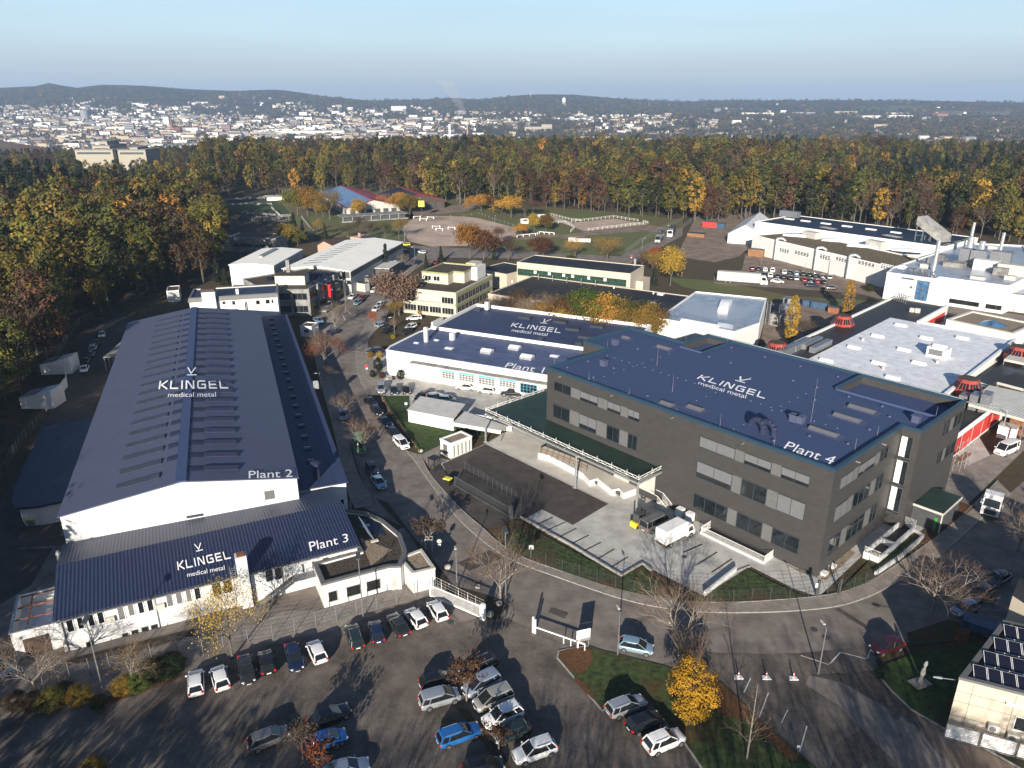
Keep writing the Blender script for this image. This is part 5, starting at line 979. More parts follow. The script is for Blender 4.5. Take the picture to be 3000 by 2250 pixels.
# windows facing us
shell(e,[(0,0),(Lx+4,0),(Lx+4,22),(0,22)],hr,'white wall','sedum',ph=.3,pt=.4,cm='white paint')
for s in ('I 75,345 145,375','I 232,342 308,402','I 355,362 470,430','I 560,393 640,458','I 690,412 775,475','I 868,442 1002,515','I 1055,470 1150,540'):
    t=s.split(); n=5 if float(t[2].split(',')[0])-float(t[1].split(',')[0])>90 else 4; pxwin(e,1,0,-1,s,n=n,rows=3,fw=.22,sub=False)
for x in (215,540,805,1190):
    u,_=hit(e,1,-.5,'I',x-8,330+(x-215)*.23); g=MB(); g.path([(u,-.7,.2),(u,-.7,hr+.9),(u+1.2,.8,hr+1.2),(u+2,2,hr+.2)],.5,'silver',10); g.build('flue_pipe',e)
for k,x,y in (('I',490,262),('I',1012,338)): p=loc(e,k,x,y,hr); part(e,'air_handler','offwhite',(p.x-3.6,p.x+3.6,p.y-1.6,p.y+1.6,hr-.3,hr+2.2))
for k,x,y in (('I',620,232),('I',1135,300)): p=loc(e,k,x,y,hr); part(e,'air_handler','offwhite',(p.x-3.6,p.x+3.6,p.y-1.6,p.y+1.6,hr-.3,hr+2.3))
for k,x,y in (('I',375,250),('I',695,290),('I',905,335),('I',1275,370)): p=loc(e,k,x,y,hr); skylight(e,p.x,p.y,hr-.3,2.6,11,.9,'white paint','membrane white',rot=-.9)
hw=9.8; p0,p1=w('I',35,135,hw),w('I',1570,342,hw); e=house('solar_panel_hall','white hall whose whole roof is covered with black solar panels at the forest edge','building',p0,p1); Lx=loc(e,'I',1570,342,hw).x; Dy=loc(e,'I',1500,225,hw).y
shell(e,[(0,0),(Lx,0),(Lx,Dy),(0,Dy)],hw,'white wall','concrete wall',ph=.2,pt=.4,cm='white paint'); part(e,'solar_array','solar',(3,Lx-3,1.5,Dy-1.5,hw-.15,hw+.05))
for f_ in (.08,.18,.3,.42,.55,.68,.8,.9): skylight(e,Lx*f_,Dy*.55,hw+.06,4.2,1.4,.5)
p=loc(e,'I',310,95,hw); part(e,'chiller','galv',(p.x-4,p.x+5,p.y-2,p.y+1,hw,hw+2.6))
cv=house('conveyor_housing','steep grey steel conveyor housing on a lattice frame above the solar roof','machinery',w('I',1580,330,9),w('I',1680,320,9)); g=MB(); a=Vector((2,2,9.5)); b=Vector((-4,9,16)) 
g.hull([[a+Vector(v) for v in ((-2.6,0,0),(2.6,0,0),(2.6,0,3),(-2.6,0,3))],[b+Vector(v) for v in ((-2.6,0,0),(2.6,0,0),(2.6,0,3),(-2.6,0,3))]],'concrete wall'); g.build('housing',cv); g=MB()
for t in (.1,.4,.7,.95):
    p=a.lerp(b,t); g.beam((p.x-2.6,p.y,0),(p.x-2.6,p.y,p.z),.2,'galv'); g.beam((p.x+2.6,p.y,0),(p.x+2.6,p.y,p.z),.2,'galv'); g.beam((p.x-2.6,p.y,0),(p.x+2.6,p.y,p.z),.12,'galv')
for i in range(12): p=a.lerp(b,i/12); q=a.lerp(b,(i+1)/12); s_=2.75; g.beam((p.x+s_,p.y,p.z+(3 if i%2 else 0)),(q.x+s_,q.y,q.z+(0 if i%2 else 3)),.1,'silver'); g.beam((p.x-s_,p.y,p.z+3.1),(p.x+s_,p.y,p.z+3.1),.1,'silver')
g.build('lattice',cv)
# big works with lettering on the roof
hk=8.6; p0=w('I',1103,548,hk); p1=w('I',1495,602,hk); e=house('lettered_works','white works building with blue glass entrance and big grey roof letters STARK','building',p0,p1); u=lambda x,y,z=hk: loc(e,'I',x,y,z)
Lx=u(1495,602).x; a=u(2090,660); b=u(2212,598); 
c=u(2300,560); d=u(2212,330); f_=u(1740,310); h_=u(1530,480)
shell(e,[(0,0),(Lx,0),(Lx+.3,4),(a.x,a.y),(c.x,c.y),(d.x,d.y),(f_.x,f_.y),(u(1150,505).x,u(1150,505).y)],hk,'white wall','silver roof',ph=.25,pt=.4,cm='white paint')
win(e,1,0,-1,*[hit(e,1,0,'I',x,600)[0] for x in (1352,1458)],0.3,hk-1.0,n=2,fm='grey panel',gm='blue glass',rows=3,fw=.2,name='glass_entrance'); pxwin(e,1,0,-1,'I 1222,585 1322,612',n=3,fm='dark frame',gm='blue glass'); pxwin(e,1,0,-1,'I 1285,655 1310,682',n=1,gm='grey panel')
me=word_font('STARK'); g=MB(); x0,_=hit(e,1,.6,'I',1250,560); x1,_=hit(e,1,.6,'I',1492,590); G_=[]
for pl in me:
    P=[(x0+(x1-x0)*a_,.6,hk+.2+2.1*b_) for a_,b_ in pl]; nrm=(Vector(P[1])-Vector(P[0])).cross(Vector(P[2])-Vector(P[0])); P=P if nrm.y<0 else P[::-1]; g.face(P,'letter grey'); g.face([(x,y+.5,z) for x,y,z in P[::-1]],'dark steel')
    for i in range(len(P)): s,t=P[i],P[(i+1)%len(P)]; g.face([s,(s[0],s[1]+.5,s[2]),(t[0],t[1]+.5,t[2]),t],'dark steel')
g.build('roof_lettering',e)
for x,y in ((1635,735),(1665,742),(1700,745),(1730,750),(1770,760),(1800,765),(1835,772),(1930,790),(1970,798),(2015,805)):
    inv=e.matrix_basis.inverted(); g=MB(); va=Vector((a.x-Lx-.3,a.y-4,0)); o_=inv@Vector((0,0,CAMH)); dr=inv.to_3x3()@ray('I',x,y); nn=Vector((va.y,-va.x,0)).normalized(); P0=Vector((Lx+.3,4,0)); t=(P0-o_).dot(nn)/dr.dot(nn); p=o_+dr*t; vv=va.normalized(); k1=p-vv*.7+nn*.06; k2=p+vv*.7+nn*.06; g.face([(k1.x,k1.y,1.1),(k2.x,k2.y,1.1),(k2.x,k2.y,2.5),(k1.x,k1.y,2.5)],'glass'); g.build('window',e)
for x,y,h,r in ((1478,525,9.5,.6),(1760,395,6,1.0),(1855,410,5,1.0),(2010,410,8,.55),(1770,340,9,.5)): p=u(x,y); g=MB(); g.beam((p.x,p.y,hk-.2),(p.x,p.y,hk+h),r,'silver',n=12); g.build('chimney_stack',e)
for x,y,sx,sy,h,m in ((1735,475,4,3,5,'galv'),(1830,490,4.5,3,5,'galv'),(1900,520,7,3,3,'white wall'),(2020,460,6,4,3.5,'galv'),(2110,560,8,3,3,'offwhite'),(2020,560,4,2,2,'concrete wall'),(1545,440,2,2,1.6,'grey panel'),(1410,500,2.6,2,.9,'offwhite'),(1650,490,6,5,1.2,'concrete wall'),(2100,600,3,2,1,'offwhite'),(1840,595,4,2,.6,'offwhite'),(1430,480,1.2,1.2,2,'galv'),(1960,350,3,2,.7,'offwhite')):
    p=u(x,y); part(e,'roof_plant',m,(p.x-sx/2,p.x+sx/2,p.y-sy/2,p.y+sy/2,hk-.25,hk+h))
g=MB(); p=u(1905,640,0); g.path([(p.x,p.y+3,hk+.5),(p.x,p.y-0,hk),(p.x-.5,p.y-.5,3),(p.x-1,p.y-2,.5)],.6,'silver',10); g.build('flue_pipe',e)
e=house('side_workshop','low white workshop at the right picture edge beyond the paved lane','building',w('I',2105,715,5.5),w('I',2300,740,5.5)); shell(e,[(0,0),(14,0),(14,12),(0,12)],5.5,'white wall','silver roof',ph=.2,pt=.3,cm='grey panel')
e=house('glass_bus_shelter','small shelter with two blue panes in front of the long white wall','shelter',w('I',1655,795),w('I',1768,805)); Lx=4.6; part(e,'frame','rust',(0,Lx,0,.1,0,.3),(0,Lx,0,.1,2.4,2.6),(0,.1,0,.1,.3,2.4),(Lx-.1,Lx,0,.1,.3,2.4)); part(e,'pane','blue glass',(.1,Lx-.1,.03,.07,.3,2.4))
c=w('H',1315,300); e=thing('site_trailer','pale arched trailer parked on the meadow behind the bare trees','trailer',w('H',1405,310),R(-12)); g=MB(); g.hull([[(x,1.2*math.cos(PI*i/8),.6+1.6*math.sin(PI*i/8)) for i in range(9)] for x in (-3,3.5)],'offwhite'); g.build('body',e); part(e,'box','offwhite',(-6.5,-3.1,-1.2,1.2,.5,2.4)); 
for x in (-5,2): g=MB(); g.beam((x,-1.25,.4),(x,1.25,.4),.4,'rubber',n=12); g.build('wheel',e)
mat('school wall',(.30,.28,.23),.85,var=.08)
# distant school in the wood
e=house('school_complex','low cream school complex with stepped flat roofs rising out of the forest','building',w('J',485,545,16),w('J',735,545,16)); Lx=loc(e,'J',735,545,16).x
for a_,b_,c_,d_,z in ((0,Lx*.98,0,30,18),(Lx*.35,Lx*.8,8,40,21),(Lx*.45,Lx*.7,12,34,24.5),(Lx*1.02,Lx*1.75,6,34,17.5),(Lx*1.3,Lx*1.5,10,30,19.5)):
    part(e,'wing','school wall',(a_,b_,c_,d_,0,z)); part(e,'window_band','dark frame',(a_+2,b_-2,c_-.15,c_,z-3.6,z-1.8)); part(e,'roof_edge','concrete wall',(a_-.6,b_+.6,c_-.6,d_+.6,z,z+.6))
# ---------------- vehicles ----------------
PAINT={}
def paint(n,c,metal=0.):
    m=mat('paint '+n,c,.28,metal=metal,var=0,coat=.8,spec=.5); PAINT[n]=m; return m
for n,c,mt_ in (('white',(.80,.80,.80),0),('silver',(.42,.45,.48),.5),('beige silver',(.40,.39,.36),.4),('light blue',(.27,.40,.50),.4),('silver blue',(.30,.36,.45),.4),('grey',(.17,.175,.185),.4),('dark grey',(.035,.037,.04),.3),('black',(.008,.008,.009),0),('navy',(.012,.022,.06),.2),('blue',(.02,.14,.42),.2),('green grey',(.022,.035,.035),.2),('maroon',(.05,.008,.014),.2),('red',(.28,.015,.02),0),('yellow',(.6,.55,.03),0),('orange',(.5,.2,.02),0),('green',(.1,.3,.08),0)): paint(n,c,mt_)
TY=dict( # length, width, height, stations (x from rear 0..1, belt z, half-width factor), cabin: rear-bottom, rear-top, front-top, front-bottom
 hatch=(4.1,1.74,1.46,(.03,.15,.56,.79),.92), wagon=(4.65,1.80,1.46,(.02,.10,.55,.76),.91), sedan=(4.6,1.78,1.42,(.13,.29,.54,.75),.90),
 suv=(4.45,1.86,1.62,(.03,.13,.56,.76),1.02), van=(4.45,1.82,1.66,(.02,.09,.60,.85),1.0), bus=(5.4,2.0,2.25,(.0,.02,.74,.90),1.25), pickup=(5.1,1.86,1.75,(.36,.40,.62,.76),1.05))
def car_meshes(ty):
    L,Wd,Hh,(rb,rt,ft,fb),belt=TY[ty]; hw=Wd/2; cl=.20
    X=lambda f:-L/2+L*f
    # lower body: rings along the length
    st=[(0,.52,belt*.86,.80),(.012,.34,belt*.93,.90),(.06,.24,belt*.985,.97),(.2,cl,belt,1.0),(.5,cl,belt*.985,1.0),(fb-.01,cl,belt*.97,1.0),(.88,.22,belt*.88,.97),(.94,.24,belt*.80,.90),(.985,.28,belt*.70,.76),(1.01,.40,belt*.56,.60)]
    if ty in('van','bus'): st=[(0,.5,belt*.9,.9),(.012,.3,belt,.96),(.06,.24,belt,.99),(.2,cl,belt,1),(.5,cl,belt,1),(fb-.02,cl,belt*.98,1),(.93,.22,belt*.86,.97),(.97,.24,belt*.72,.92),(.992,.3,belt*.62,.85),(1,.42,belt*.5,.75)]
    rings=[]
    for f,z0,z1,k in st:
        h=hw*k; x=X(f); rings.append([(x,-h*.86,z0),(x,-h*.98,z0+.08),(x,-h,z0+(z1-z0)*.45),(x,-h*.985,z0+(z1-z0)*.75),(x,-h*.90,z1-.02),(x,-h*.55,z1+.02),(x,h*.55,z1+.02),(x,h*.90,z1-.02),(x,h*.985,z0+(z1-z0)*.75),(x,h,z0+(z1-z0)*.45),(x,h*.98,z0+.08),(x,h*.86,z0)])
    body=MB(); body.hull(rings[::-1],'paint white')
    # greenhouse
    b0=belt-.04; tw=hw*(.80 if ty in('van','bus') else .70); bw=hw*.90; zt=Hh-.05; gl=MB()
    cr=(rb+.02,rt,ft,fb)
    P=lambda f,y,z:(X(f),y,z)
    secs=[[P(rb,-bw*.9,b0),P(rt,-tw*.9,zt),P(rt,tw*.9,zt),P(rb,bw*.9,b0)],[P(rb+.05,-bw,b0),P(rt+.035,-tw,zt),P(rt+.035,tw,zt),P(rb+.05,bw,b0)],[P(fb-.06,-bw,b0),P(ft-.02,-tw,zt),P(ft-.02,tw,zt),P(fb-.06,bw,b0)],[P(fb,-bw*.84,b0),P(ft+.02,-tw*.88,zt),P(ft+.02,tw*.88,zt),P(fb,bw*.84,b0)]]
    gl.hull(secs[::-1],'tinted glass')
    roof=MB(); rz=[]; 
    for f,z,k in ((rt-.025,zt-.05,.9),(rt+.0,zt+.02,1.0),(rt+.12,Hh,1.06),(ft-.12,Hh,1.06),(ft-.0,zt+.02,1.0),(ft+.02,zt-.03,.9)):
        rz.append([P(f,-tw*k,z-.07),P(f,-tw*k*.92,z),P(f,-tw*.4,z+.025),P(f,tw*.4,z+.025),P(f,tw*k*.92,z),P(f,tw*k,z-.07)])
    roof.hull(rz,'paint white',closed=False,cap=False); roof.hull([[(x,y,z-.08) for x,y,z in r] for r in rz][::-1],'paint white',closed=False,cap=False)
    pil=roof
    for s in (-1,1):
        pil.beam(P(fb,s*bw*.86,b0),P(ft+.02,s*tw*.93,zt),.045,'paint white'); pil.beam(P(rb+.005,s*bw*.92,b0),P(rt,s*tw*.95,zt),.075 if ty!='sedan' else .06,'paint white')
        mid=(rb+fb)/2+.02; m2=(rt+ft)/2+.03; pil.beam(P(mid,s*bw*1.005,b0),P(m2,s*tw*1.0,zt),.035,'black plastic')
        if ty in('wagon','van','suv','bus'): pil.beam(P(rb+.18,s*bw*1.003,b0),P(rt+.17,s*tw*1.0,zt),.05,'paint white')
    if ty in('wagon','suv'):
        for s in (-1,1): pil.beam(P(rt+.05,s*tw*.9,Hh+.05),P(ft-.05,s*tw*.9,Hh+.05),.02,'silver')
    wr=.32 if ty in('hatch','sedan','wagon') else .36
    wh=MB(); wh.beam((0,-.10,0),(0,.10,0),wr,'rubber',n=20); ri=MB(); ri.beam((0,-.015,0),(0,.015,0),wr*.66,'rim',n=14)
    hl=MB(); hl.hull([[(-.16,-.17,-.05),(-.16,.17,-.05),(-.16,.17,.06),(-.16,-.17,.06)],[(.03,-.11,-.04),(.03,.13,-.04),(-.02,.12,.05),(-.02,-.12,.05)]],'head lamp'); tl=MB(); tl.box(-.05,.10,-.11,.11,-.10,.12,'tail lamp'); pl=MB(); pl.box(-.02,.02,-.24,.24,-.055,.055,'plate'); mi=MB(); mi.box(-.07,.07,-.1,.1,-.06,.07,'paint white'); lo=MB(); lo.box(-.03,.03,-.42,.42,-.10,.10,'black plastic')
    return dict(body=body.mesh('body'),windows=gl.mesh('windows'),roof=roof.mesh('roof'),wheel=wh.mesh('wheel'),rim=ri.mesh('rim'),headlight=hl.mesh('headlight'),taillight=tl.mesh('taillight'),plate=pl.mesh('plate'),mirror=mi.mesh('mirror'),grille=lo.mesh('grille'),wr=wr)
PROTO={}
def add(me,name,par,loc=(0,0,0),rot=(0,0,0),pm=None,sm=False):
    o=bpy.data.objects.new(name,me); COL.objects.link(o); o.parent=par; o.location=loc; o.rotation_euler=rot
    if pm is not None:
        for i,s in enumerate(o.material_slots):
            if s.material and s.material.name.startswith('paint'): s.link='OBJECT'; s.material=pm
    return o
def subd(me):
    o=bpy.data.objects.new('t',me); COL.objects.link(o); md=o.modifiers.new('s','SUBSURF'); md.levels=1; md.render_levels=1; dg=bpy.context.evaluated_depsgraph_get(); n=bpy.data.meshes.new_from_object(o.evaluated_get(dg)); bm=bmesh.new(); bm.from_mesh(n); bm.to_mesh(me); bm.free(); bpy.data.objects.remove(o); bpy.data.meshes.remove(n)
def car_proto(ty):
    if ty in PROTO: return PROTO[ty]
    m=car_meshes(ty); L,Wd,Hh,cb,belt=TY[ty]; bm=bmesh.new(); bm.from_mesh(m['body']); bmesh.ops.recalc_face_normals(bm,faces=bm.faces); bm.to_mesh(m['body']); bm.free()
    subd(m['body'])
    m['body'].polygons.foreach_set('use_smooth',[True]*len(m['body'].polygons))
    for k in ('windows',): bm=bmesh.new(); bm.from_mesh(m[k]); bmesh.ops.recalc_face_normals(bm,faces=bm.faces); bm.to_mesh(m[k]); bm.free()
    PROTO[ty]=m; return m
def parked(ty,col,p,a,label,group=None,name='parked_car',full=True,cat='car'):
    m=car_proto(ty); L,Wd,Hh,cb,belt=TY[ty]; hw=Wd/2; pm=PAINT[col]
    r=thing(name,label,cat,p,a,group)
    add(m['body'],'body',r,pm=pm); add(m['windows'],'windows',r); add(m['roof'],'roof',r,pm=pm)
    for fx in (-L*.5+L*.19,L*.5-L*.185):
        for s in (-1,1):
            o=add(m['wheel'],'wheel',r,(fx,s*(hw-.085),m['wr'])); 
            if full: add(m['rim'],'rim',o,(0,s*.10,0))
    if full:
        for s in (-1,1):
            add(m['headlight'],'headlight',r,(L/2-.10,s*hw*.62,belt*.70),(0,0,-s*.25)); add(m['taillight'],'taillight',r,(-L/2+.03,s*hw*.76,belt*.86)); add(m['mirror'],'mirror',r,(-L/2+L*cb[3]-.22,s*(hw+.06),belt+.02),pm=pm)
        add(m['plate'],'number_plate',r,(-L/2-.01,0,.62)); add(m['plate'],'number_plate',r,(L/2+.01,0,.42)); add(m['grille'],'grille',r,(L/2-.02,0,.60))
    return r
def car(k,rx,ry,fx,fy,ty,col,label,group='cars parked in the front car park',full=True,z=.55,base=.08,**kw):
    a=w(k,rx,ry,z); b=w(k,fx,fy,z); d=b-a; c=(a+b)/2
    return parked(ty,col,(c.x,c.y,base),math.atan2(d.y,d.x),label,group,full=full,**kw)
car('B',1272,1175,1268,1045,'hatch','white','white square-backed hatchback, leftmost of the row below the bare shrubs')
car('B',1445,1145,1408,1015,'hatch','white','white hatchback with dark rear window, second from the left under the yellow tree row')
car('B',1588,950,1612,1100,'sedan','dark grey','dark grey saloon parked nose out beside the black hatchback')
car('B',1745,1055,1712,900,'hatch','black','black hatchback with red tail lamps between two saloons')
car('B',1885,855,1932,1035,'sedan','navy','dark blue saloon parked nose out, bonnet glinting')
car('B',2088,985,2020,835,'hatch','white','white hatchback with roof antenna right of the dark blue saloon')
car('C',108,880,65,740,'wagon','green grey','dark green estate parked at the left of the lamp post')
car('C',242,845,212,715,'hatch','navy','navy hatchback just right of the lamp post')
car('C',412,800,325,668,'sedan','dark grey','charcoal saloon with boxy boot between navy and white cars')
car('C',535,755,430,625,'hatch','white','white hatchback, the left one of two beside the sliding gate')
car('C',665,708,580,578,'hatch','white','white hatchback closest to the sliding gate')
car('C',985,965,790,1055,'wagon','black','black estate at the top of the middle cluster')
car('C',560,1115,690,1075,'hatch','black','small black hatchback above the silver minivan')
car('C',1000,1075,815,1165,'van','silver blue','silver-blue minivan behind the small brown tree')
car('C',525,1245,748,1180,'van','silver','silver minivan with red tail lamps facing right')
car('C',1105,1165,862,1265,'van','beige silver','beige-silver minivan facing down left in the cluster')
car('C',1140,1285,950,1365,'suv','white','white crossover with pointed nose in the middle of the cluster')
car('C',1215,1390,990,1475,'hatch','green grey','dark green hatchback behind the bare sapling')
car('C',1375,1510,1128,1595,'suv','white','white sport utility car at the bottom of the cluster')
car('C',637,1490,888,1400,'wagon','blue','bright blue estate with dark windows')
car('C',800,1690,1040,1630,'hatch','black','black car cut off by the bottom edge of the picture')
car('C',-90,1700,150,1640,'sedan','silver blue','pale silver car cut off at the bottom left of the blue hatchback')
car('C',1727,1305,1962,1215,'wagon','silver','silver estate at the lawn edge, top of three')
car('C',1862,1410,2070,1325,'hatch','black','black hatchback between silver estate and white sport utility car')
car('C',1968,1540,2212,1440,'suv','white','white boxy sport utility car with black windows, bottom of three by the lawn')
car('C',1815,855,2005,893,'hatch','light blue','light blue three-door hatchback parked beside the lamp post on the bend','cars along the bend')
car('D',1395,850,1245,893,'hatch','maroon','dark maroon hatchback at the zigzag marking','cars along the bend')
car('D',1890,600,1765,655,'hatch','silver blue','pale car in the shade below the big bare tree','cars along the bend'); car('D',1990,495,1880,570,'hatch','black','black car in deep shade behind the pale one','cars along the bend'); car('D',2085,410,2005,460,'sedan','dark grey','dark car farthest into the shade on the right','cars along the bend')
car('B',1628,1515,1850,1425,'hatch','grey','dark grey hatchback under a car-shaped shadow at the bottom left')
car('B',2030,1375,2240,1280,'sedan','black','black saloon behind the small brown tree, bottom left group'); car('B',1995,1525,2240,1440,'hatch','blue','bright blue hatchback half hidden by the red-leaved sapling')
car('B',-60,1010,10,1030,'van','light blue','pale van at the left picture edge in shade')
g5='cars on the street beside Plant 1'
for a in ((255,715,260,790,'suv','silver','silver pick-up style car nose down at the yard entrance'),(335,735,348,790,'hatch','navy','dark blue car second at the yard entrance'),(408,735,430,785,'hatch','black','black hatchback third at the yard entrance'),
 (560,780,480,825,'wagon','black','black estate behind the corrugated shelter'),(590,805,640,800,'hatch','silver','silver car roof showing over the shelter'),(655,818,715,822,'hatch','light blue','blue car roof showing over the shelter'),
 (870,745,745,735,'sedan','white','white saloon under the hall windows, left of two'),(1000,770,890,755,'hatch','white','white hatchback under the hall windows, next to the black pick-up'),(1175,785,1040,775,'pickup','black','black pick-up under the blue window'),
 (170,820,215,855,'sedan','black','black saloon first in the kerb row by the lawn'),(208,875,250,915,'hatch','black','black hatchback second in the kerb row'),(255,945,315,990,'sedan','navy','dark saloon third in the kerb row'),(312,1015,370,1065,'hatch','black','black car with pale roof fourth in the kerb row'),(355,1075,425,1140,'van','white','white minivan last in the kerb row'),
 (95,1080,130,1170,'bus','green','green and white minibus behind the bare street tree'),(5,900,15,945,'hatch','silver blue','silver car hidden behind a bare street tree'),(180,1240,220,1310,'hatch','navy','navy car in the shade of the hall'),(215,1320,270,1395,'sedan','light blue','light blue saloon parked in front of the navy car'),
 (270,500,160,515,'wagon','navy','dark estate beside the orange bushes'),(235,345,300,330,'suv','silver blue','silver-blue car between the planted beds'),(345,335,270,350,'sedan','black','black saloon behind the silver-blue car'),(335,360,260,390,'sedan','black','black saloon in the sun in front of the hall'),(515,290,425,295,'wagon','white','white estate along the cream offices'),(475,340,425,360,'hatch','white','white hatchback by the hall parapet'),(440,375,400,390,'hatch','dark grey','dark car half hidden by the hall parapet'),
 (90,140,50,170,'sedan','white','white saloon by the street lamp, upper street'),(150,150,120,175,'hatch','red','dark red hatchback on the upper street'),(125,180,85,205,'hatch','light blue','blue-grey hatchback behind the red one'),(230,100,195,125,'sedan','white','white saloon in line by the concrete offices'),(262,85,230,105,'sedan','dark grey','dark saloon behind the white one'),(298,60,260,85,'wagon','white','white estate ahead of the van'),(335,20,295,50,'bus','white','white van on the upper street'),
 (245,222,207,245,'hatch','white','white hatchback with red tail, right side of the upper street'),(262,198,235,218,'hatch','white','white car with its nose in the bushes'),(325,140,290,165,'sedan','dark grey','dark saloon under the pink-leaved tree'),(350,120,325,140,'sedan','silver','silver car farther up under the pink-leaved tree')):
    car('E',*a[:6],a[6],g5,full=a[1]>450,base=.08)
for a in ((1937,600,1878,598,'hatch','yellow','yellow car at the street corner'),(2060,668,2005,655,'hatch','white','white hatchback at the junction'),(1928,650,1862,662,'sedan','black','black saloon beside the hedge corner'),(2035,725,1965,765,'sedan','navy','dark saloon in the bend'),(2165,735,2130,755,'hatch','red','dark red car by the conifer'),(2200,715,2160,730,'hatch','black','black car by the conifer'),(1360,1075,1300,1085,'hatch','dark grey','dark car by the concrete offices'),(1290,1320,1340,1300,'hatch','navy','dark car by the red tree'),(1270,1120,1250,1135,'hatch','light blue','pale car near the concrete offices'),(1180,1210,1215,1225,'hatch','light blue','blue car beside the white gatehouse')):
    car('G',*a[:6],a[6],'cars on the upper street',full=False)
for a in ((660,415,668,378,'sedan','silver','silver saloon farthest back in the row left of Plant 2'),(620,465,632,435,'sedan','black','black saloon second in the row left of Plant 2'),(597,500,612,465,'wagon','silver','grey estate third in the row left of Plant 2'),(580,542,600,512,'sedan','dark grey','dark saloon fourth in the row left of Plant 2'),(545,588,565,550,'sedan','black','dark saloon fifth in the row left of Plant 2'),(540,640,558,598,'sedan','white','white saloon nearest the white sheds')):
    car('A',*a[:6],a[6],'cars in the yard left of the long hall',full=False)
cols=['white','silver','grey','dark grey','black','navy','red','silver blue','light blue','white']
ci=0
ordn=['first','second','third','fourth','fifth','sixth','seventh','eighth','ninth','tenth','eleventh','twelfth']
def row(nm,xs,y0,y1,cs,tys,dx=-6,dy=-26,k='I'):
    for i,x in enumerate(xs):
        t=(x-xs[0])/max(1,xs[-1]-xs[0]); y=y0+(y1-y0)*t; c=cs[i%len(cs)]
        car(k,x,y,x+dx,y+dy,tys[i%len(tys)],c,f'{c} car, {ordn[i]} from left in the {nm}','cars in the works car park',full=False,base=.13)
T3=['sedan','hatch','wagon','suv']
row('back row of the car park',[165,225,278,322,365],412,446,['dark grey','silver','grey','white','black'],['sedan','wagon','bus','sedan','suv'],dx=20,dy=-4)
row('upper middle car park row',[15,62,117,175,272,315,370,425,475,525,582,640],528,602,['red','black','white','white','white','navy','silver blue','dark grey','black','navy','grey','silver'],T3)
row('lower middle car park row',[10,55,108,158,215,265,322,370],568,612,['dark grey','grey','black','white','navy','black','black','silver'],T3)
row('short row by the lamp posts',[435,487,540,597],622,642,['red','dark grey','red','black'],T3)
for a in ((175,618,252,625,'sedan','white','white saloon side-on in the works car park'),(455,652,542,655,'wagon','navy','dark teal estate side-on near the orange poplar'),(690,678,590,672,'sedan','black','black saloon side-on at the works lane'),(575,480,518,482,'wagon','white','white estate alone in front of the third flue'),(738,560,708,562,'hatch','white','white hatchback alone by the works wall'),(1072,560,1025,562,'hatch','silver','silver car in the corner shade of the works')):
    car('I',*a[:6],a[6],'cars in the works car park',full=False,base=.13)
car('F',2155,1125,2035,1175,'bus','white','white delivery van beside the red panelled wall',None,name='delivery_van',cat='van')
car('C',1950,125,2115,45,'bus','grey','grey panel van parked beside the white box truck',None,name='panel_van',cat='van',base=.1)
# box truck
def truck(k,rx,ry,fx,fy,label,L=6.2,cabc='white',boxm='white paint',boxh=2.9,Wd=2.1,name='box_truck',z=.8,base=.1,cabh=2.2,n_ax=2,cat='truck',cabl=1.7):
    a=w(k,rx,ry,z); b=w(k,fx,fy,z); d=b-a; c=(a+b)/2; t=thing(name,label,cat,(c.x,c.y,base),math.atan2(d.y,d.x)); L=L or d.length; x0=-L/2; xc=L/2-cabl; h=Wd/2
    g=MB(); g.box(x0,xc-.1,-h*.8,h*.8,.5,.85,'dark steel'); g.build('chassis',t)
    g=MB(); bh=boxh; g.hull([[(x0,-h,.86),(x0,h,.86),(x0,h,bh-.08),(x0,h*.9,bh),(x0,-h*.9,bh),(x0,-h,bh-.08)][::-1],[(xc-.15,-h,.86),(xc-.15,h,.86),(xc-.15,h,bh-.08),(xc-.15,h*.9,bh),(xc-.15,-h*.9,bh),(xc-.15,-h,bh-.08)][::-1]],boxm); g.build('box_body',t)
    m=PAINT[cabc]; g=MB(); P=[(xc,.45),(xc+cabl*.95,.45),(xc+cabl,.9),(xc+cabl*.92,cabh*.55),(xc+cabl*.62,cabh),(xc,cabh)]; g.hull([[(x,-h*.95,zz) for x,zz in P],[(x,h*.95,zz) for x,zz in P]],m); g.build('cab',t)
    g=MB(); e1=Vector((xc+cabl*.925,0,cabh*.56)); e2=Vector((xc+cabl*.645,0,cabh*.95)); g.face([(e1.x+.02,-h*.85,e1.z),(e1.x+.02,h*.85,e1.z),(e2.x+.02,h*.8,e2.z),(e2.x+.02,-h*.8,e2.z)],'tinted glass'); g.build('windscreen',t)
    for s in (-1,1): g=MB(); ys=s*(h*.95+.01); P=[(xc+.25,cabh*.55),(xc+cabl*.82,cabh*.55),(xc+cabl*.58,cabh*.9),(xc+.25,cabh*.9)]; P=P if s<0 else P[::-1]; g.face([(x,ys,zz) for x,zz in P],'tinted glass'); g.build('side_window',t)
    xs=[xc+cabl*.5,x0+L*.18]+([x0+L*.27] if n_ax>2 else [])
    for x in xs:
        for s in (-1,1): g=MB(); g.beam((0,-.14,0),(0,.14,0),.42,'rubber',n=16); g.beam((0,s*.15,0),(0,s*.16,0),.24,'rim',n=12); o=g.build('wheel',t); o.location=(x,s*(h-.16),.42)
    for s in (-1,1): part(t,'taillight','tail lamp',(x0-.03,x0,s*h*.75-.12,s*h*.75+.12,.7,.82)); part(t,'headlight','head lamp',(L/2-.04,L/2+.02,s*h*.7-.14,s*h*.7+.14,.7,.88))
    return t
truck('C',2075,200,2250,112,'small white box truck parked on the concrete yard',L=6.4,boxh=3.0)
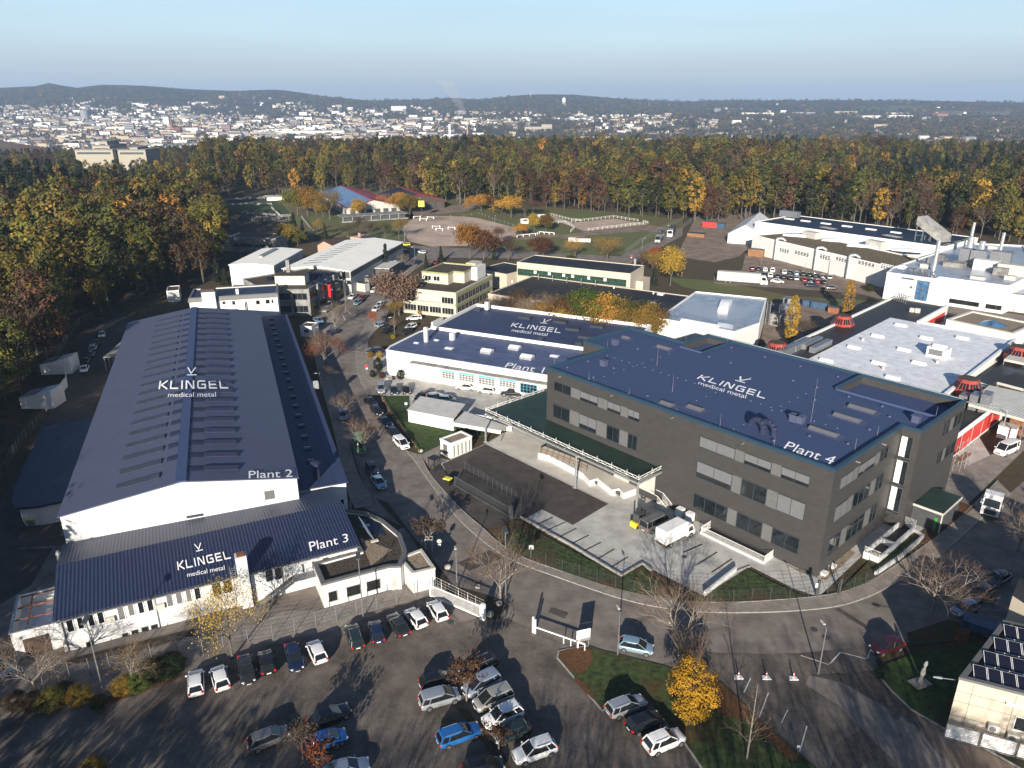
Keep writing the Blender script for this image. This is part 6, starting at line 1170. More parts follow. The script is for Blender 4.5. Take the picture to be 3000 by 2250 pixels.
def semi(k,rx,ry,fx,fy,label,boxm,cabc,L=16,base=.1): return truck(k,rx,ry,fx,fy,label,L=L,cabc=cabc,boxm=boxm,boxh=4.0,Wd=2.5,name='lorry',cabh=3.3,n_ax=3,cat='lorry',cabl=2.3,base=base)
semi('I',-240,610,100,635,'white lorry with long pale beige trailer beside the works car park','offwhite','white',L=17,base=.12)
semi('H',2060,240,1985,330,'dark lorry with pale roof on the fenced lane','dark steel','grey',L=14); semi('H',2150,200,2090,275,'white lorry with dark trailer behind another lorry','dark steel','white',L=14)
c=w('F',2010,1490,1.5); t=thing('tractor_unit','white tractor lorry cab without trailer parked on the right road','lorry',(c.x,c.y,.05),R(-128)); 
g=MB(); P=[(.3,.5),(2.75,.5),(2.85,1.2),(2.75,2.0),(2.4,3.2),(2.0,3.7),(.6,3.8),(.3,3.2)]; g.hull([[(x,-1.22,z) for x,z in P],[(x,1.22,z) for x,z in P]],PAINT['white']); g.build('cab',t); part(t,'chassis','offwhite',(-3.0,.3,-.5,.5,.7,1.0)); part(t,'fifth_wheel','dark steel',(-2.4,-1.4,-.6,.6,1.0,1.15))
g=MB(); g.face([(2.80,-1.05,1.95),(2.80,1.05,1.95),(2.44,1.0,3.1),(2.44,-1.0,3.1)],'tinted glass'); g.build('windscreen',t); part(t,'grille','dark steel',(2.84,2.88,-.8,.8,.75,1.5)); 
for x in (1.9,-1.8):
    for s in (-1,1): g=MB(); g.beam((0,-.15,0),(0,.15,0),.5,'rubber',n=16); o=g.build('wheel',t); o.location=(x,s*1.05,.5)
for s in (-1,1): part(t,'headlight','head lamp',(2.86,2.9,s*.95-.18,s*.95+.18,.8,1.0)); part(t,'mirror','offwhite',(2.3,2.5,s*1.4-.08,s*1.4+.08,2.1,2.8))
c=w('C',1925,75,.5); t=thing('forklift','yellow and black forklift parked behind the grey van','forklift',(c.x,c.y,.1),R(40)); part(t,'body','orange paint',(-.9,.8,-.55,.55,.25,1.0)); part(t,'counterweight','yellow plastic',(-1.3,-.9,-.55,.55,.25,1.1)); part(t,'overhead_guard','dark steel',(-.7,-.62,-.5,.5,1.0,2.2),(.5,.58,-.5,.5,1.0,2.2),(-.75,.62,-.55,.55,2.2,2.28)); part(t,'mast','black plastic',(.85,1.0,-.45,-.3,.1,2.6),(.85,1.0,.3,.45,.1,2.6),(.85,1.0,-.3,.3,2.3,2.45)); part(t,'fork','dark steel',(1.0,2.1,-.35,-.22,.1,.16),(1.0,2.1,.22,.35,.1,.16))
for x in (-.8,.6):
    for s in (-1,1): g=MB(); g.beam((0,-.1,0),(0,.1,0),.27,'rubber',n=12); o=g.build('wheel',t); o.location=(x,s*.5,.27)
for i,(k,x,y,lb) in enumerate((('E',2195,1560,'white liquid tank by the dark wall, left of two'),('F',45,1590,'white liquid tank by the dark wall, right of two'))):
    c=w(k,x,y,.6); t=thing('liquid_tank',lb,'tank',(c.x,c.y,.1),P4.rotation_euler.z,'pair of white tanks'); g=MB(); g.prism([(.6*math.cos(a)*(1.25 if abs(math.cos(2*a))<.5 else 1),.6*math.sin(a)*(1.25 if abs(math.cos(2*a))<.5 else 1)) for a in [PI*j/8 for j in range(16)]],.15,1.5,'white paint'); g.build('tank',t); part(t,'pallet','wood',(-.65,.65,-.65,.65,0,.14)); g=MB(); [g.beam((sx*.72,sy*.72,.1),(sx*.72,sy*.72,1.5),.02,'galv') for sx in(-1,1) for sy in(-1,1)]; g.build('cage',t)
# ---------------- street furniture ----------------
def lamp(k,bx_,by_,tx,ty_,label,double=0,arm=1.0,dirn=None,m='galv'):
    p=w(k,bx_,by_); r=ray(k,tx,ty_); t_=math.hypot(p.x,p.y)/math.hypot(r.x,r.y); h=max(4,min(14,CAMH+r.z*t_)); t=thing('street_lamp',label,'street lamp',(p.x,p.y,.06),dirn if dirn is not None else rnd.uniform(-3,3),'street lamps')
    g=MB(); g.beam((0,0,0),(0,0,h),.09,m,.05,n=8); 
    if double==1: g.build('pole',t); part(t,'lamp_head','dark steel',(-.7,.7,-.25,.25,h,h+.18))
    else: g.beam((0,0,h),(arm,0,h+.15),.045,m,n=6); g.build('pole',t); g=MB(); g.hull([[(arm-.1,-.14,h+.08),(arm-.1,.14,h+.08),(arm-.1,.1,h+.24),(arm-.1,-.1,h+.24)],[(arm+.65,-.10,h+.12),(arm+.65,.10,h+.12),(arm+.65,.05,h+.22),(arm+.65,-.05,h+.22)]],'offwhite'); g.build('lamp_head',t)
    return t
for a in (('D',877,1055,920,752,'pale street lamp at the zigzag marking'),('C',1790,930,1810,655,'street lamp beside the light blue hatchback'),('B',665,1145,575,700,'tall double-headed lamp left of the bare tree by the fence'),('C',143,690,122,290,'double-headed lamp between the green estate and navy car'),('C',750,500,745,262,'short street lamp beside the sliding gate'),('D',2012,605,2060,420,'white lamp in the shade at the right road'),('E',118,1260,112,1125,'street lamp beside the minibus'),('C',1065,545,1130,122,'tall double-headed lamp in front of the drive gate')):
    lamp(*a,double=1 if 'double' in a[5] else 0,arm=.5,dirn=R(100))
for i,a in enumerate((('G',1420,1150,1412,892),('G',1318,1230,1312,1058),('G',1172,1400,1170,1325),('G',1978,720,1975,620),('G',1800,850,1795,735),('G',1895,580,1890,450),('G',2035,380,2030,225),('G',1780,375,1778,280),('E',345,395,343,290),('E',160,150,156,20),('E',32,190,26,45),('A',2080,760,2078,695),('I',425,570,428,485),('I',625,560,628,440),('I',80,500,90,380),('I',1165,700,1180,585),('I',1235,690,1240,590),('I',2130,870,2165,675),('H',1880,400,1882,275),('H',2005,300,2008,222),('H',2110,240,2112,172),('I',595,720,608,600),('H',345,320,342,95),('H',690,150,685,90))):
    lamp(*a,f'slim lamp mast in the middle distance, {["left","centre","right"][min(2,int((CR[a[0]][0]+a[1]/CR[a[0]][2])//1000))]} part, {["nearest","far","mid"][i%3]} of its line number of {i+1}' if 0 else ['lamp by the concrete offices corner','lamp by the conifer at the offices','lamp over the red tree','lamp at the junction island','lamp by the spruce and white hall','mast at the riding arena edge','mast with yellow board near the stables','lamp before the stable terrace','lamp between the planted beds','lamp by the street above the planted beds','mast by the white saloon','lamp hugging the side aisle of Plant 2','first mast in the works car park','second mast in the works car park','mast beside the timber stack','lamp left of the lettered works','lamp near the lettered works entrance','lamp at the right edge lane','first lamp of the fenced lane','second lamp of the fenced lane','third lamp of the fenced lane','lamp by the black saloon at the works lane','mast inside the sand arena','short mast on the meadow slope'][i],arm=.8)
def fence(s,h,label,m='galv',gap=2.5,z=.1,wires=6,name='mesh_fence',arm=0,pr=.035,closed=0,pm=None,solid=None,cat='fence'):
    p=ws(s) if isinstance(s,str) else s; o=p[0]; t=thing(name,label,cat,(o.x,o.y,z)); posts=[]
    for a,b in zip(p,p[1:]):
        n=max(1,round((b-a).length/gap)); posts+= [a.lerp(b,i/n) for i in range(n)]
    posts.append(p[-1]); posts=[q-o for q in posts]; posts=[Vector((q.x,q.y,0)) for q in posts]
    pm=MB(); pm.beam((0,0,0),(0,0,h),pr,m,n=4); 
    if arm: pm.beam((0,0,h),(arm,-arm,h+.3),pr*.8,m,n=4)
    me=pm.mesh('post')
    for q in posts[:100]: oo=bpy.data.objects.new('post',me); COL.objects.link(oo); oo.parent=t; oo.location=q
    g=MB(); up=Vector((0,0,1))
    for a,b in zip(posts,posts[1:]):
        if solid: d=(b-a).normalized(); n_=Vector((-d.y,d.x,0))*.03; g.face([a-n_+up*.1,b-n_+up*.1,b-n_+up*h,a-n_+up*h],solid); g.face([a+n_+up*.1,a+n_+up*h,b+n_+up*h,b+n_+up*.1],solid)
        else:
            for i in range(wires): z_=up*(.1+(h-.15)*i/(wires-1)); g.beam(a+z_,b+z_,.012,m,n=3,caps=False)
            k=int((b-a).length/.5)
            for i in range(1,k): q=a.lerp(b,i/k); g.beam(q+up*.1,q+up*h,.006,m,n=3,caps=False)
    g.build('mesh_panel',t); return t
fence('B 60,1075 290,1150 460,1090 715,1020 985,955 1150,905 1320,925 1450,880 1770,825 2050,750 C 100,670 230,635 360,600 480,555 575,540',2.2,'long galvanised mesh fence along the front of Plant 3',wires=9,pr=.05)
fence('C 600,480 700,530 820,590 925,640',1.5,'white rail fence behind the sliding gate',m='white paint',gap=1.6,wires=4,pr=.03)
fence('C 1045,180 1130,260 1225,310 1325,350 1430,390 1540,420 1655,460 1775,495 1895,525 2010,545 2130,570 D 50,585 180,590 325,588 445,580 565,572 690,570 810,560 865,552',1.9,'dark green mesh fence on the grass verge round the concrete yard',m='dark steel',wires=8)
fence('D 935,545 1000,532 1105,505 1180,475 1260,430 1330,380 1420,310 1510,240 1560,185',1.9,'dark mesh fence in front of the side grass bank',m='dark steel',wires=8)
fence('A 600,300 520,330 440,440 380,560 330,660',2.2,'pale panel fence at the dark wood, upper part',m='galv',wires=8); fence('A 290,950 150,1100 40,1280 -60,1420 -200,1600',2.2,'pale panel fence at the dark wood, lower part',m='galv',wires=8,gap=2.0)
fence('H 1750,405 1860,320 2000,235 2212,130',2.4,'grey mesh fence along the lane to the forest',m='galv',gap=4,wires=8); fence('L 0,1040 60,995 125,975',2.2,'grey mesh fence at the forest corner',m='galv',gap=4,wires=8)
def rails(s,h,lb,gap=3,m='white paint',n=2,r=.065,z=.1):
    p=ws(s); o=p[0]; t=thing('paddock_rail',lb,'rail fence',(o.x,o.y,z)); pts=[]
    for a,b in zip(p,p[1:]): k=max(1,round((b-a).length/gap)); pts+=[a.lerp(b,i/k)-o for i in range(k)]
    pts.append(p[-1]-o); pm=MB(); pm.beam((0,0,0),(0,0,h),r,m,n=4); me=pm.mesh('post')
    for q in pts[:95]: oo=bpy.data.objects.new('post',me); COL.objects.link(oo); oo.parent=t; oo.location=q
    g=MB()
    for a,b in zip(pts,pts[1:]):
        for i in range(n): zz=Vector((0,0,h-.05-i*h*.45)); g.beam(a+zz,b+zz,r*.8,m,n=4,caps=False)
    g.build('rail',t)
rails('H 1310,148 1650,108 1850,140',1.4,'white rail along the back of the dressage arena'); rails('H 1445,215 1930,158 1890,145',1.4,'white rail along the front of the dressage arena'); rails('H 1145,88 1310,132 1390,138',1.3,'white rail at the left arm of the arena'); rails('H 1150,155 1260,150 1335,192 1305,225',1.3,'white rail by the birch trees'); rails('H 870,265 1020,250 1050,235 1170,245',1.0,'low white rail at the round orange tree',n=1,r=.2)
rails('G 400,250 520,240 640,235 760,230',1.3,'white paddock rail, back line on the dark grass',gap=8); rails('G 410,290 600,280 820,282',1.3,'white paddock rail, middle line on the dark grass',gap=8); rails('G 580,350 720,362 900,378 990,372',1.3,'white paddock rail along the sunny paddock',gap=5); rails('G 820,310 885,372',1.3,'white paddock rail running toward the camera',gap=4); rails('G 600,225 830,215 860,205',1.3,'white paddock rail by the forest',gap=8)
for i in range(4): rails(f'G {620+i*20},{385+i*12} {960},{385+i*12}',.9,['weathered rail first','weathered rail second','weathered rail third','weathered rail fourth'][i]+' across the lower brown paddock',m='offwhite',gap=6,n=1)
rails('G 1060,380 1130,470 1165,500',1.2,'grey rail beside the conifers',gap=3,m='galv'); rails('H 440,100 560,80 700,130 870,190',1.2,'grey rail round the sand arena',m='galv',gap=5)
rails('E 258,800 300,880 345,940 420,1050 505,1170',.6,'low wooden rail between lawn and kerb parking',m='wood',n=1,gap=2,r=.07)
# sliding gates
def gate(s,h,lb,m,nb=40,name='sliding_gate',z=.1):
    a,b=ws(s); d=b-a; t=thing(name,lb,'gate',(a.x,a.y,z),math.atan2(d.y,d.x)); L=d.length; g=MB()
    g.box(0,L,-.06,.06,.15,.32,m); g.box(0,L,-.05,.05,h-.12,h,m); g.box(0,.12,-.055,.055,.32,h-.12,m); g.box(L-.12,L,-.055,.055,.32,h-.12,m); g.build('frame',t); g=MB()
    for i in range(1,nb): x=L*i/nb; g.box(x-.02,x+.02,-.02,.02,.32,h-.12,m)
    o=g.build('bars',t); part(t,'gate_post',m,(L+.1,L+.6,-.2,.2,0,h+.4)); return t
gate('C 575,555 905,695',1.9,'white barred sliding gate at the front car park','white paint',46); gate('E 735,1385 1090,1590',1.9,'long dark sliding gate at the asphalt court','dark steel',60)
fence('E 800,1290 980,1400 1165,1510',2.0,'dark mesh fence panel behind the long dark gate',m='dark steel',wires=14,gap=1.2,pr=.03)
c=w('C',910,700); t=thing('gate_pillar','white pillar with keypad at the end of the white sliding gate','pillar',(c.x,c.y,.08),R(-30)); part(t,'post','white paint',(-.18,.18,-.18,.18,0,2.0)); part(t,'keypad','dark steel',(-.07,.07,-.21,-.18,1.3,1.5))
a,b=ws('C 1255,790 1580,905'); d=b-a; t=thing('barrier','white horizontal height barrier at the lawn corner','barrier',(a.x,a.y,.1),math.atan2(d.y,d.x)); L=d.length
part(t,'beam','white paint',(.1,L,-.05,.05,.85,1.0)); part(t,'tall_post','white paint',(-.35,-.15,-.1,.1,0,2.3),); part(t,'stop_post','white paint',(-.05,.12,-.1,.1,0,2.0)); 
for f_ in (.58,.72,.86,.99): part(t,'support','white paint',(L*f_-.05,L*f_+.05,-.05,.05,0,.85))
c=w('C',1565,880); t=thing('notice_board','white notice board on two posts by the lawn corner','sign board',(c.x,c.y,.1),R(18)); part(t,'panel','white paint',(-.85,.85,-.05,.05,1.3,2.5)); part(t,'frame','silver',(-.9,.9,-.04,.04,.9,1.25)); 
for x in (-.75,.75): part(t,'post','silver',(x-.04,x+.04,.06,.14,0,2.4))
def sign(k,x,y,lb,disc_=1,h=2.3,m='white paint',cat='traffic sign',s=.33,rz=0):
    c=w(k,x,y); t=thing('traffic_sign' if disc_ else 'info_sign',lb,cat,(c.x,c.y,.1),rz); g=MB(); g.beam((0,0,0),(0,0,h),.035,'galv',n=6); g.build('post',t); g=MB()
    if disc_: g.beam((0,-.06,h-.2),(0,-.04,h-.2),s,m,n=20); g.build('disc',t); part(t,'plate','white paint',(-.2,.2,-.07,-.05,h-.95,h-.65))
    else: g.box(-s,s,-.06,-.03,h-s*2,h,m); g.build('panel',t)
sign('C',638,275,'round sign on a post beside the staked young tree',m='offwhite'); sign('C',1230,305,'small rectangular sign in the verge grass',0,2.2,cat='sign'); sign('E',168,660,'round red sign beside the round bush',m='red lamp paint'); sign('E',422,900,'small white sign at the shelter corner',0,2,s=.25,cat='sign'); sign('D',862,550,'white notice on the pedestrian gate',0,2,s=.3,cat='sign'); sign('G',2035,382,'yellow board on the tall mast near the stables',0,9,'yellow plastic','sign',1.6); sign('H',1795,460,'round red sign by the fenced lane',m='red lamp paint',s=.4); sign('D',740,1575,'small white sign post at the parking line',0,1.2,s=.15,cat='sign')
# bollards with beacon base
for i,(x,y) in enumerate(((360,1075),(540,1078),(716,1082))):
    c=w('D',x,y); t=thing('delineator',['left','middle','right'][i]+' one of three red and white marker posts on white feet','marker post',(c.x,c.y,.07),0,'marker posts'); g=MB(); g.prism([(-.5,-.3),(.5,-.3),(.35,.3),(-.35,.3)],0,.1,'white paint'); g.build('foot',t); g=MB()
    for j in range(4): g.beam((0,0,.1+j*.2),(0,0,.3+j*.2),.09-.01*j,'red lamp paint' if j%2 else 'white paint',n=8)
    g.build('post',t)
# pedestrian gate, posts
c=w('D',862,550); t=thing('pedestrian_gate','open dark pedestrian gate between tall posts at the building corner','gate',(c.x,c.y,.15),R(10)); part(t,'gate_post','dark steel',(0,.3,-.15,.15,0,2.4)); part(t,'gate_post','dark steel',(3.2,3.4,-.1,.1,0,2.2)); g=MB(); g.path([(3.3,0,.2),(4.6,1.6,.2),(4.6,1.6,2),(3.3,0,2)],.05,'dark steel',4); g.beam((3.3,0,.2),(4.6,1.6,2),.03,'dark steel'); g.build('leaf',t)
c=w('E',605,1280); t=thing('turnstile','black full-height turnstile next to the transformer hut','turnstile',(c.x,c.y,.12),R(-40)); g=MB()
for x in (-.7,.7):
    for y in (-.7,.7): g.beam((x,y,0),(x,y,2.3),.06,'black plastic')
for i in range(7): g.path([(-.7,-.7,.3+i*.3),(.7,-.7,.3+i*.3),(.7,.7,.3+i*.3),(-.7,.7,.3+i*.3),(-.7,-.7,.3+i*.3)],.025,'black plastic',3)
g.build('cage',t); part(t,'top','black plastic',(-.85,.85,-.85,.85,2.3,2.45))
def bin_(k,x,y,lb,lid,body='black plastic',s=1.0,rz=0,grp='rubbish bins'):
    c=w(k,x,y); t=thing('rubbish_bin',lb,'bin',(c.x,c.y,.1),rz,grp); g=MB(); g.hull([[(-.45*s,-.35*s,.1),(.45*s,-.35*s,.1),(.45*s,.35*s,.1),(-.45*s,.35*s,.1)][::1],[(-.6*s,-.45*s,1.15*s),(.6*s,-.45*s,1.15*s),(.6*s,.45*s,1.15*s),(-.6*s,.45*s,1.15*s)]],body); g.build('body',t); g=MB(); g.hull([[(-.63*s,-.48*s,1.16*s),(.63*s,-.48*s,1.16*s),(.63*s,.5*s,1.16*s),(-.63*s,.5*s,1.16*s)],[(-.5*s,-.36*s,1.3*s),(.5*s,-.36*s,1.3*s),(.5*s,.4*s,1.3*s),(-.5*s,.4*s,1.3*s)]],lid); g.build('lid',t)
bin_('E',690,1380,'black wheeled bin with yellow lid at the end of the dark gate','yellow plastic',s=1.1,rz=-.5); bin_('B',212,90,'yellow-lidded bin under the rounded annex windows','yellow plastic','galv'); bin_('B',255,75,'dark green bin right of the yellow-lidded one','black plastic','black plastic'); bin_('B',325,62,'dark bin with red lid by the hall corner','red panel')
def rock(k,x,y,r,lb,m='stone',name='boulder',cat='boulder'):
    c=w(k,x,y); g=MB(); bm=bmesh.new(); bmesh.ops.create_icosphere(bm,subdivisions=2,radius=r)
    for v in bm.verts: v.co*=1+.25*noise.noise(v.co*2/r); v.co.z*=.75
    me=bpy.data.meshes.new(name); bm.to_mesh(me); bm.free(); me.materials.append(M(m)); o=bpy.data.objects.new(name,me); COL.objects.link(o); o.location=(c.x,c.y,r*.5); tag(o,lb,cat)
rock('C',965,672,.5,'pale painted boulder at the end of the gate'); rock('C',1023,600,.45,'dark boulder at the foot of the street tree'); rock('C',885,490,.4,'small boulder in the bed behind the gate'); rock('C',690,365,.5,'pale boulders at the verge by the short lamp'); rock('E',515,1160,.5,'boulder at the tip of the lawn'); rock('E',300,690,.4,'garden boulder before the white hall corner'); rock('D',1385,640,.01,'x') if 0 else None
c=w('D',1535,1115); t=thing('abstract_statue','small polished abstract sculpture on a square stone base in the lawn','sculpture',(c.x,c.y,.14),R(20)); part(t,'base','stone',(-1.0,1.0,-.7,.7,0,.12)); g=MB(); g.hull([[(.35*s*math.cos(a)+o_,.3*s*math.sin(a),z) for a in [PI*j/5 for j in range(10)]] for s,z,o_ in ((1.1,.12,0),(.8,.5,0),(.5,.9,.05),(.9,1.4,.1),(.6,1.9,.1),(.35,2.2,.2),(.7,2.5,.2),(.3,2.9,.3))],'concrete wall'); g.build('figure',t,smooth=True)
sign('D',1790,860,'red round emblem sign in the shade beside the solar building',0,2.2,'rust','sign',.9); 
c=w('D',1940,790); t=thing('covered_trailer','pale blue-grey tarpaulin stack in the shade beside the solar building','trailer',(c.x,c.y,.1),R(-35)); part(t,'tarpaulin','blue steel',(-2.2,2.2,-1.1,1.1,.6,1.6)); part(t,'bed','dark steel',(-2.3,2.3,-1.2,1.2,.4,.6))
g=MB(); a,b=ws('D 140,548 342,388'); d=b-a; t=thing('low_wall','low white concrete wall end of the parking court','wall',(a.x,a.y,.1),math.atan2(d.y,d.x)); part(t,'wall','white render',(0,d.length,-.15,.15,0,.7))
# white sheds left of the hall
for i,(s,lb) in enumerate((('A 270,660 430,655','white shed with slanted roof, farther of two at the pale fence'),('A 140,880 300,880','white shed with slanted roof, nearer of two at the pale fence'))):
    a,b=ws(s); b=a+(b-a).normalized()*7.5; e=house('lean_to_shed',lb,'shed',a,b,'white sheds at the wood'); g=MB(); L=6.8; P=[(0,0),(L,0),(L,4.0),(L*.55,3.3),(0,2.4)]; g.hull([[(x,0,z) for x,z in P],[(x,4.5,z) for x,z in P]],'white wall'); g.build('wall',e); g=MB(); g.face([(-.2,-.2,2.44),(L*.55,-.2,3.38),(L*.55,4.7,3.38),(-.2,4.7,2.44)],'concrete wall'); g.build('roof',e)
fence('A 430,660 440,740 360,840 300,900',2.4,'white board wall between the two sheds',m='white wall',gap=1.6,solid='white wall',name='board_wall')
c=w('A',1985,415); t=house('gatehouse','small white gatehouse with flat dark roof beside the side aisle','gatehouse',w('A',1950,410),w('A',2020,415)); shell(t,[(0,0),(3.4,0),(3.4,4),(0,4)],3.0,'white wall','gravel dark',ph=.2,pt=.25); win(t,1,0,-1,1.2,2.4,1.2,2.1,n=2,fm='grey panel')
e=house('open_lean_to','grey roofed open lean-to with pale posts against the long hall','shed',w('A',688,640),w('A',745,610)); e.rotation_euler.z=R(8); e.matrix_basis=Matrix.Translation(e.location)@Matrix.Rotation(R(8),4,'Z'); part(e,'roof','concrete wall',(0,6,0,15,3.5,3.7)); [part(e,'post','galv',(.05,.2,i*2.4,i*2.4+.15,0,3.5)) for i in range(7)]
# odds and ends in the distance
e=thing('loading_ramp_island','kerbed asphalt island beside the corner of the long hall','kerb island',w('B',290,215),R(8)); g=MB(); g.prism([(-3.5,-.8),(3,-1.2),(3.2,1.6),(-3.0,1.6),(-4.2,.3)],0,.45,'concrete wall',top='asphalt new'); g.build('island',e)
for i,(k,x,y,m,sx,sy,h,lb) in enumerate((('L',175,1030,'red panel',7,2.5,2.6,'red container by the forest lane'),('L',240,1035,'blue steel',5,2.5,2.2,'grey-blue round tank container by the forest lane'),('I',40,420,'wood',6,3,3,'stack of brown timber by the works hall'),('L',90,1090,'wood',8,4,1.5,'low pile of firewood beyond the tent'),('F',820,215,'blue steel',4,2.2,1.8,'blue skip in the shade near the poplar'),('F',880,230,'blue steel',4.5,2.2,2.0,'second blue skip in the shade by the poplar'),('F',975,260,'rust',3,2,1.8,'rusty skip by the red pod'),('G',1700,860,'green paint' if 0 else 'sedum',6,2.5,2.6,'mossy roofed shed beside the parked van'),('G',1530,970,'offwhite',7,2.4,2.8,'pale container shed by the white hall'),('G',1560,920,'concrete wall',8,3,2.7,'grey pergola store near the white hall'))):
    c=w(k,x,y); t=thing('container' if h<2.9 else 'stack',lb,'container',(c.x,c.y,.1),R(-30)); g=MB(); g.box(-sx/2,sx/2,-sy/2,sy/2,0,h,m); g.build('body',t); g=MB(); [g.box(-sx/2+sx*j/8,-sx/2+sx*j/8+.12,-sy/2-.06,-sy/2,0.05,h-.05,m) for j in range(9)]; g.build('ribs',t); part(t,'lid','dark steel',(-sx/2-.05,sx/2+.05,-sy/2-.1,sy/2+.05,h,h+.1))
# jumps in the sand arena
for i,(x,y) in enumerate(((240,210),(340,200),(110,130),(60,110),(170,115),(215,190))):
    c=w('H',x,y); t=thing('show_jump',['white show jump with tall wings in the sand arena','low white show jump right of the tall one','slanted white jump at the arena edge','white jump nearest the terrace','white jump by the far rail','small white jump left of the tall one'][i],'jump',(c.x,c.y,.1),rnd.uniform(-.5,.5),'show jumps'); 
    for x_ in (-1.8,1.8): part(t,'wing','white paint',(x_-.22,x_+.22,-.05,.05,0,1.2))
    part(t,'pole','white paint',(-1.5,1.5,-.06,.06,.9,1.05))
for (k,x,y) in (('H',1065,115),('H',930,150)): c=w(k,x,y); t=thing('judge_hut','white judge hut '+('under the birches' if x>1000 else 'left of the birches by the orange tree'),'hut',(c.x,c.y,0),.2); part(t,'wall','white wall',(-2,2,-1.5,1.5,0,2.8)); part(t,'roof','brown roof',(-2.4,2.4,-1.9,1.9,2.8,3.0)); part(t,'window','dark frame',(-1,1,-1.55,-1.5,1.2,2.2))
# ---------------- trees ----------------
LEAF=dict(olive=((.031,.037,.011),(.070,.070,.018)),yellowgreen=((.056,.056,.014),(.130,.112,.022)),gold=((.100,.070,.016),(.20,.13,.024)),rust=((.045,.022,.012),(.085,.042,.020)),
 brown=((.036,.025,.016),(.068,.047,.029)),darkgreen=((.010,.016,.008),(.026,.034,.013)),spruce=((.007,.013,.010),(.020,.029,.020)),orange=((.19,.095,.018),(.36,.19,.032)),yellow=((.36,.21,.014),(.64,.38,.028)),red=((.12,.032,.014),(.24,.07,.028)),green=((.035,.055,.012),(.08,.11,.02)),pinkish=((.17,.115,.080),(.28,.19,.13)),ochre=((.14,.092,.016),(.29,.19,.028)))
LEAF['gold2']=((.20,.12,.018),(.38,.23,.03))
for n,(a,b) in LEAF.items(): mat('leaf '+n,a,.8,c2=b,sc=.45,kind='leaf',spec=.15)
def leafq(g,p,s,m,R_,up=.35,out=None):
    n=Vector((R_.gauss(0,1),R_.gauss(0,1),R_.gauss(up,1)))
    if out is not None: n=n*.55+out*1.25+Vector((0,0,.35))
    n.normalize(); t=n.orthogonal().normalized(); t.rotate(Matrix.Rotation(R_.uniform(0,6.28),3,n)); b=n.cross(t); t*=s*R_.uniform(.6,1.25); b*=s*R_.uniform(.45,.9)
    g.face([p-t-b*.4,p+t*.2-b,p+t+b*.3,p-t*.3+b],m)
def crown(seed,z0,z1,rx,nc,nl,s,m,shape='broad',cr=1.15,holes=0.15,m2=None):
    R_=random.Random(seed); g=MB(); h=z1-z0; lobes=[(R_.uniform(0,6.28),R_.uniform(.55,1.15)) for _ in range(5)]
    for c in range(nc):
        u=R_.random(); a=R_.uniform(0,2*PI); lob=1+.18*sum(math.cos(a-l)*k for l,k in lobes[:3])/1.5
        if shape=='broad': prof=math.sin(PI*min(1,max(0,.08+.9*u)))**.6; rad=rx*prof*lob*R_.uniform(.45,1.)**.5
        elif shape=='cone': u=u**1.35; rad=rx*(1-u)*R_.uniform(.35,1.0)
        elif shape=='column': prof=math.sin(PI*(.06+.92*u**.8))**.7; rad=rx*prof*R_.uniform(.3,1.)**.5
        p=Vector((rad*math.cos(a),rad*math.sin(a),z0+h*u))
        if R_.random()<holes: continue
        ccr=cr*R_.uniform(.6,1.3); mm=m2 if m2 and R_.random()<.3 else m
        for _ in range(nl):
            d=Vector((R_.gauss(0,1),R_.gauss(0,1),R_.gauss(0,1)*(.45 if shape=='cone' else .75))).normalized()*ccr*R_.random()**.4
            q=p+d
            if shape=='cone': q.z-=.25*ccr*(d.length/ccr)
            o_=Vector((q.x,q.y,(q.z-(z0+h*.45))*(.8 if shape=='broad' else .3))).normalized(); leafq(g,q,s,mm,R_,out=(o_*.5+d.normalized()*.8))
    return g
def woody(seed,H_,r0,lv=5,spread=.55,m='bark',first=.28,up=.25,kids=3,len0=.34,tipm=None,straight=False):
    R_=random.Random(seed); g=MB(); tips=[]
    def grow(p,d,L,r,k):
        n=2 if k>2 else 1; q=p
        for i in range(n):
            d=(d+Vector((R_.gauss(0,.10),R_.gauss(0,.10),R_.gauss(0,.05)+up*.12))).normalized(); q2=q+d*(L/n); g.beam(q,q2,r*(1-.3*i/n),m if k>1 else (tipm or m),r*(1-.3*(i+1)/n)*.9,n=5 if k>3 else 3,caps=False); q=q2
        if k<=1: tips.append((q,d))
        if k==0: return
        for j in range(kids+(1 if R_.random()<.4 else 0)):
            ax=d.orthogonal().normalized(); ax.rotate(Matrix.Rotation(j*2*PI/kids+R_.uniform(-.5,.5),3,d)); nd=(d+ax*spread*R_.uniform(.7,1.35)+Vector((0,0,up*.5))).normalized(); f=R_.uniform(.35,1.) if k>1 else R_.uniform(.5,1.)
            grow(p.lerp(q,f),nd,L*R_.uniform(.58,.82),r*.58,k-1)
    if straight:
        g.beam((0,0,0),(0,0,H_),r0,m,r0*.2,n=6); nb=26
        for i in range(nb): t=.2+.78*i/nb; a=i*2.4+R_.uniform(-.4,.4); p=Vector((0,0,H_*t)); grow(p,Vector((math.cos(a),math.sin(a),.9)).normalized(),H_*.20*(1.15-t),r0*.28*(1.1-t),2)
    else:
        g.beam((0,0,0),(0,0,H_*first),r0*1.15,m,r0*.9,n=8,caps=False); 
        for j in range(kids+1):
            a=j*2*PI/(kids+1)+R_.uniform(-.4,.4); d=Vector((math.cos(a)*spread*R_.uniform(.6,1.3),math.sin(a)*spread*R_.uniform(.6,1.3),1)).normalized(); grow(Vector((0,0,H_*first*R_.uniform(.85,1.))),d,H_*len0*R_.uniform(.8,1.1),r0*.62,lv-1)
    return g,tips
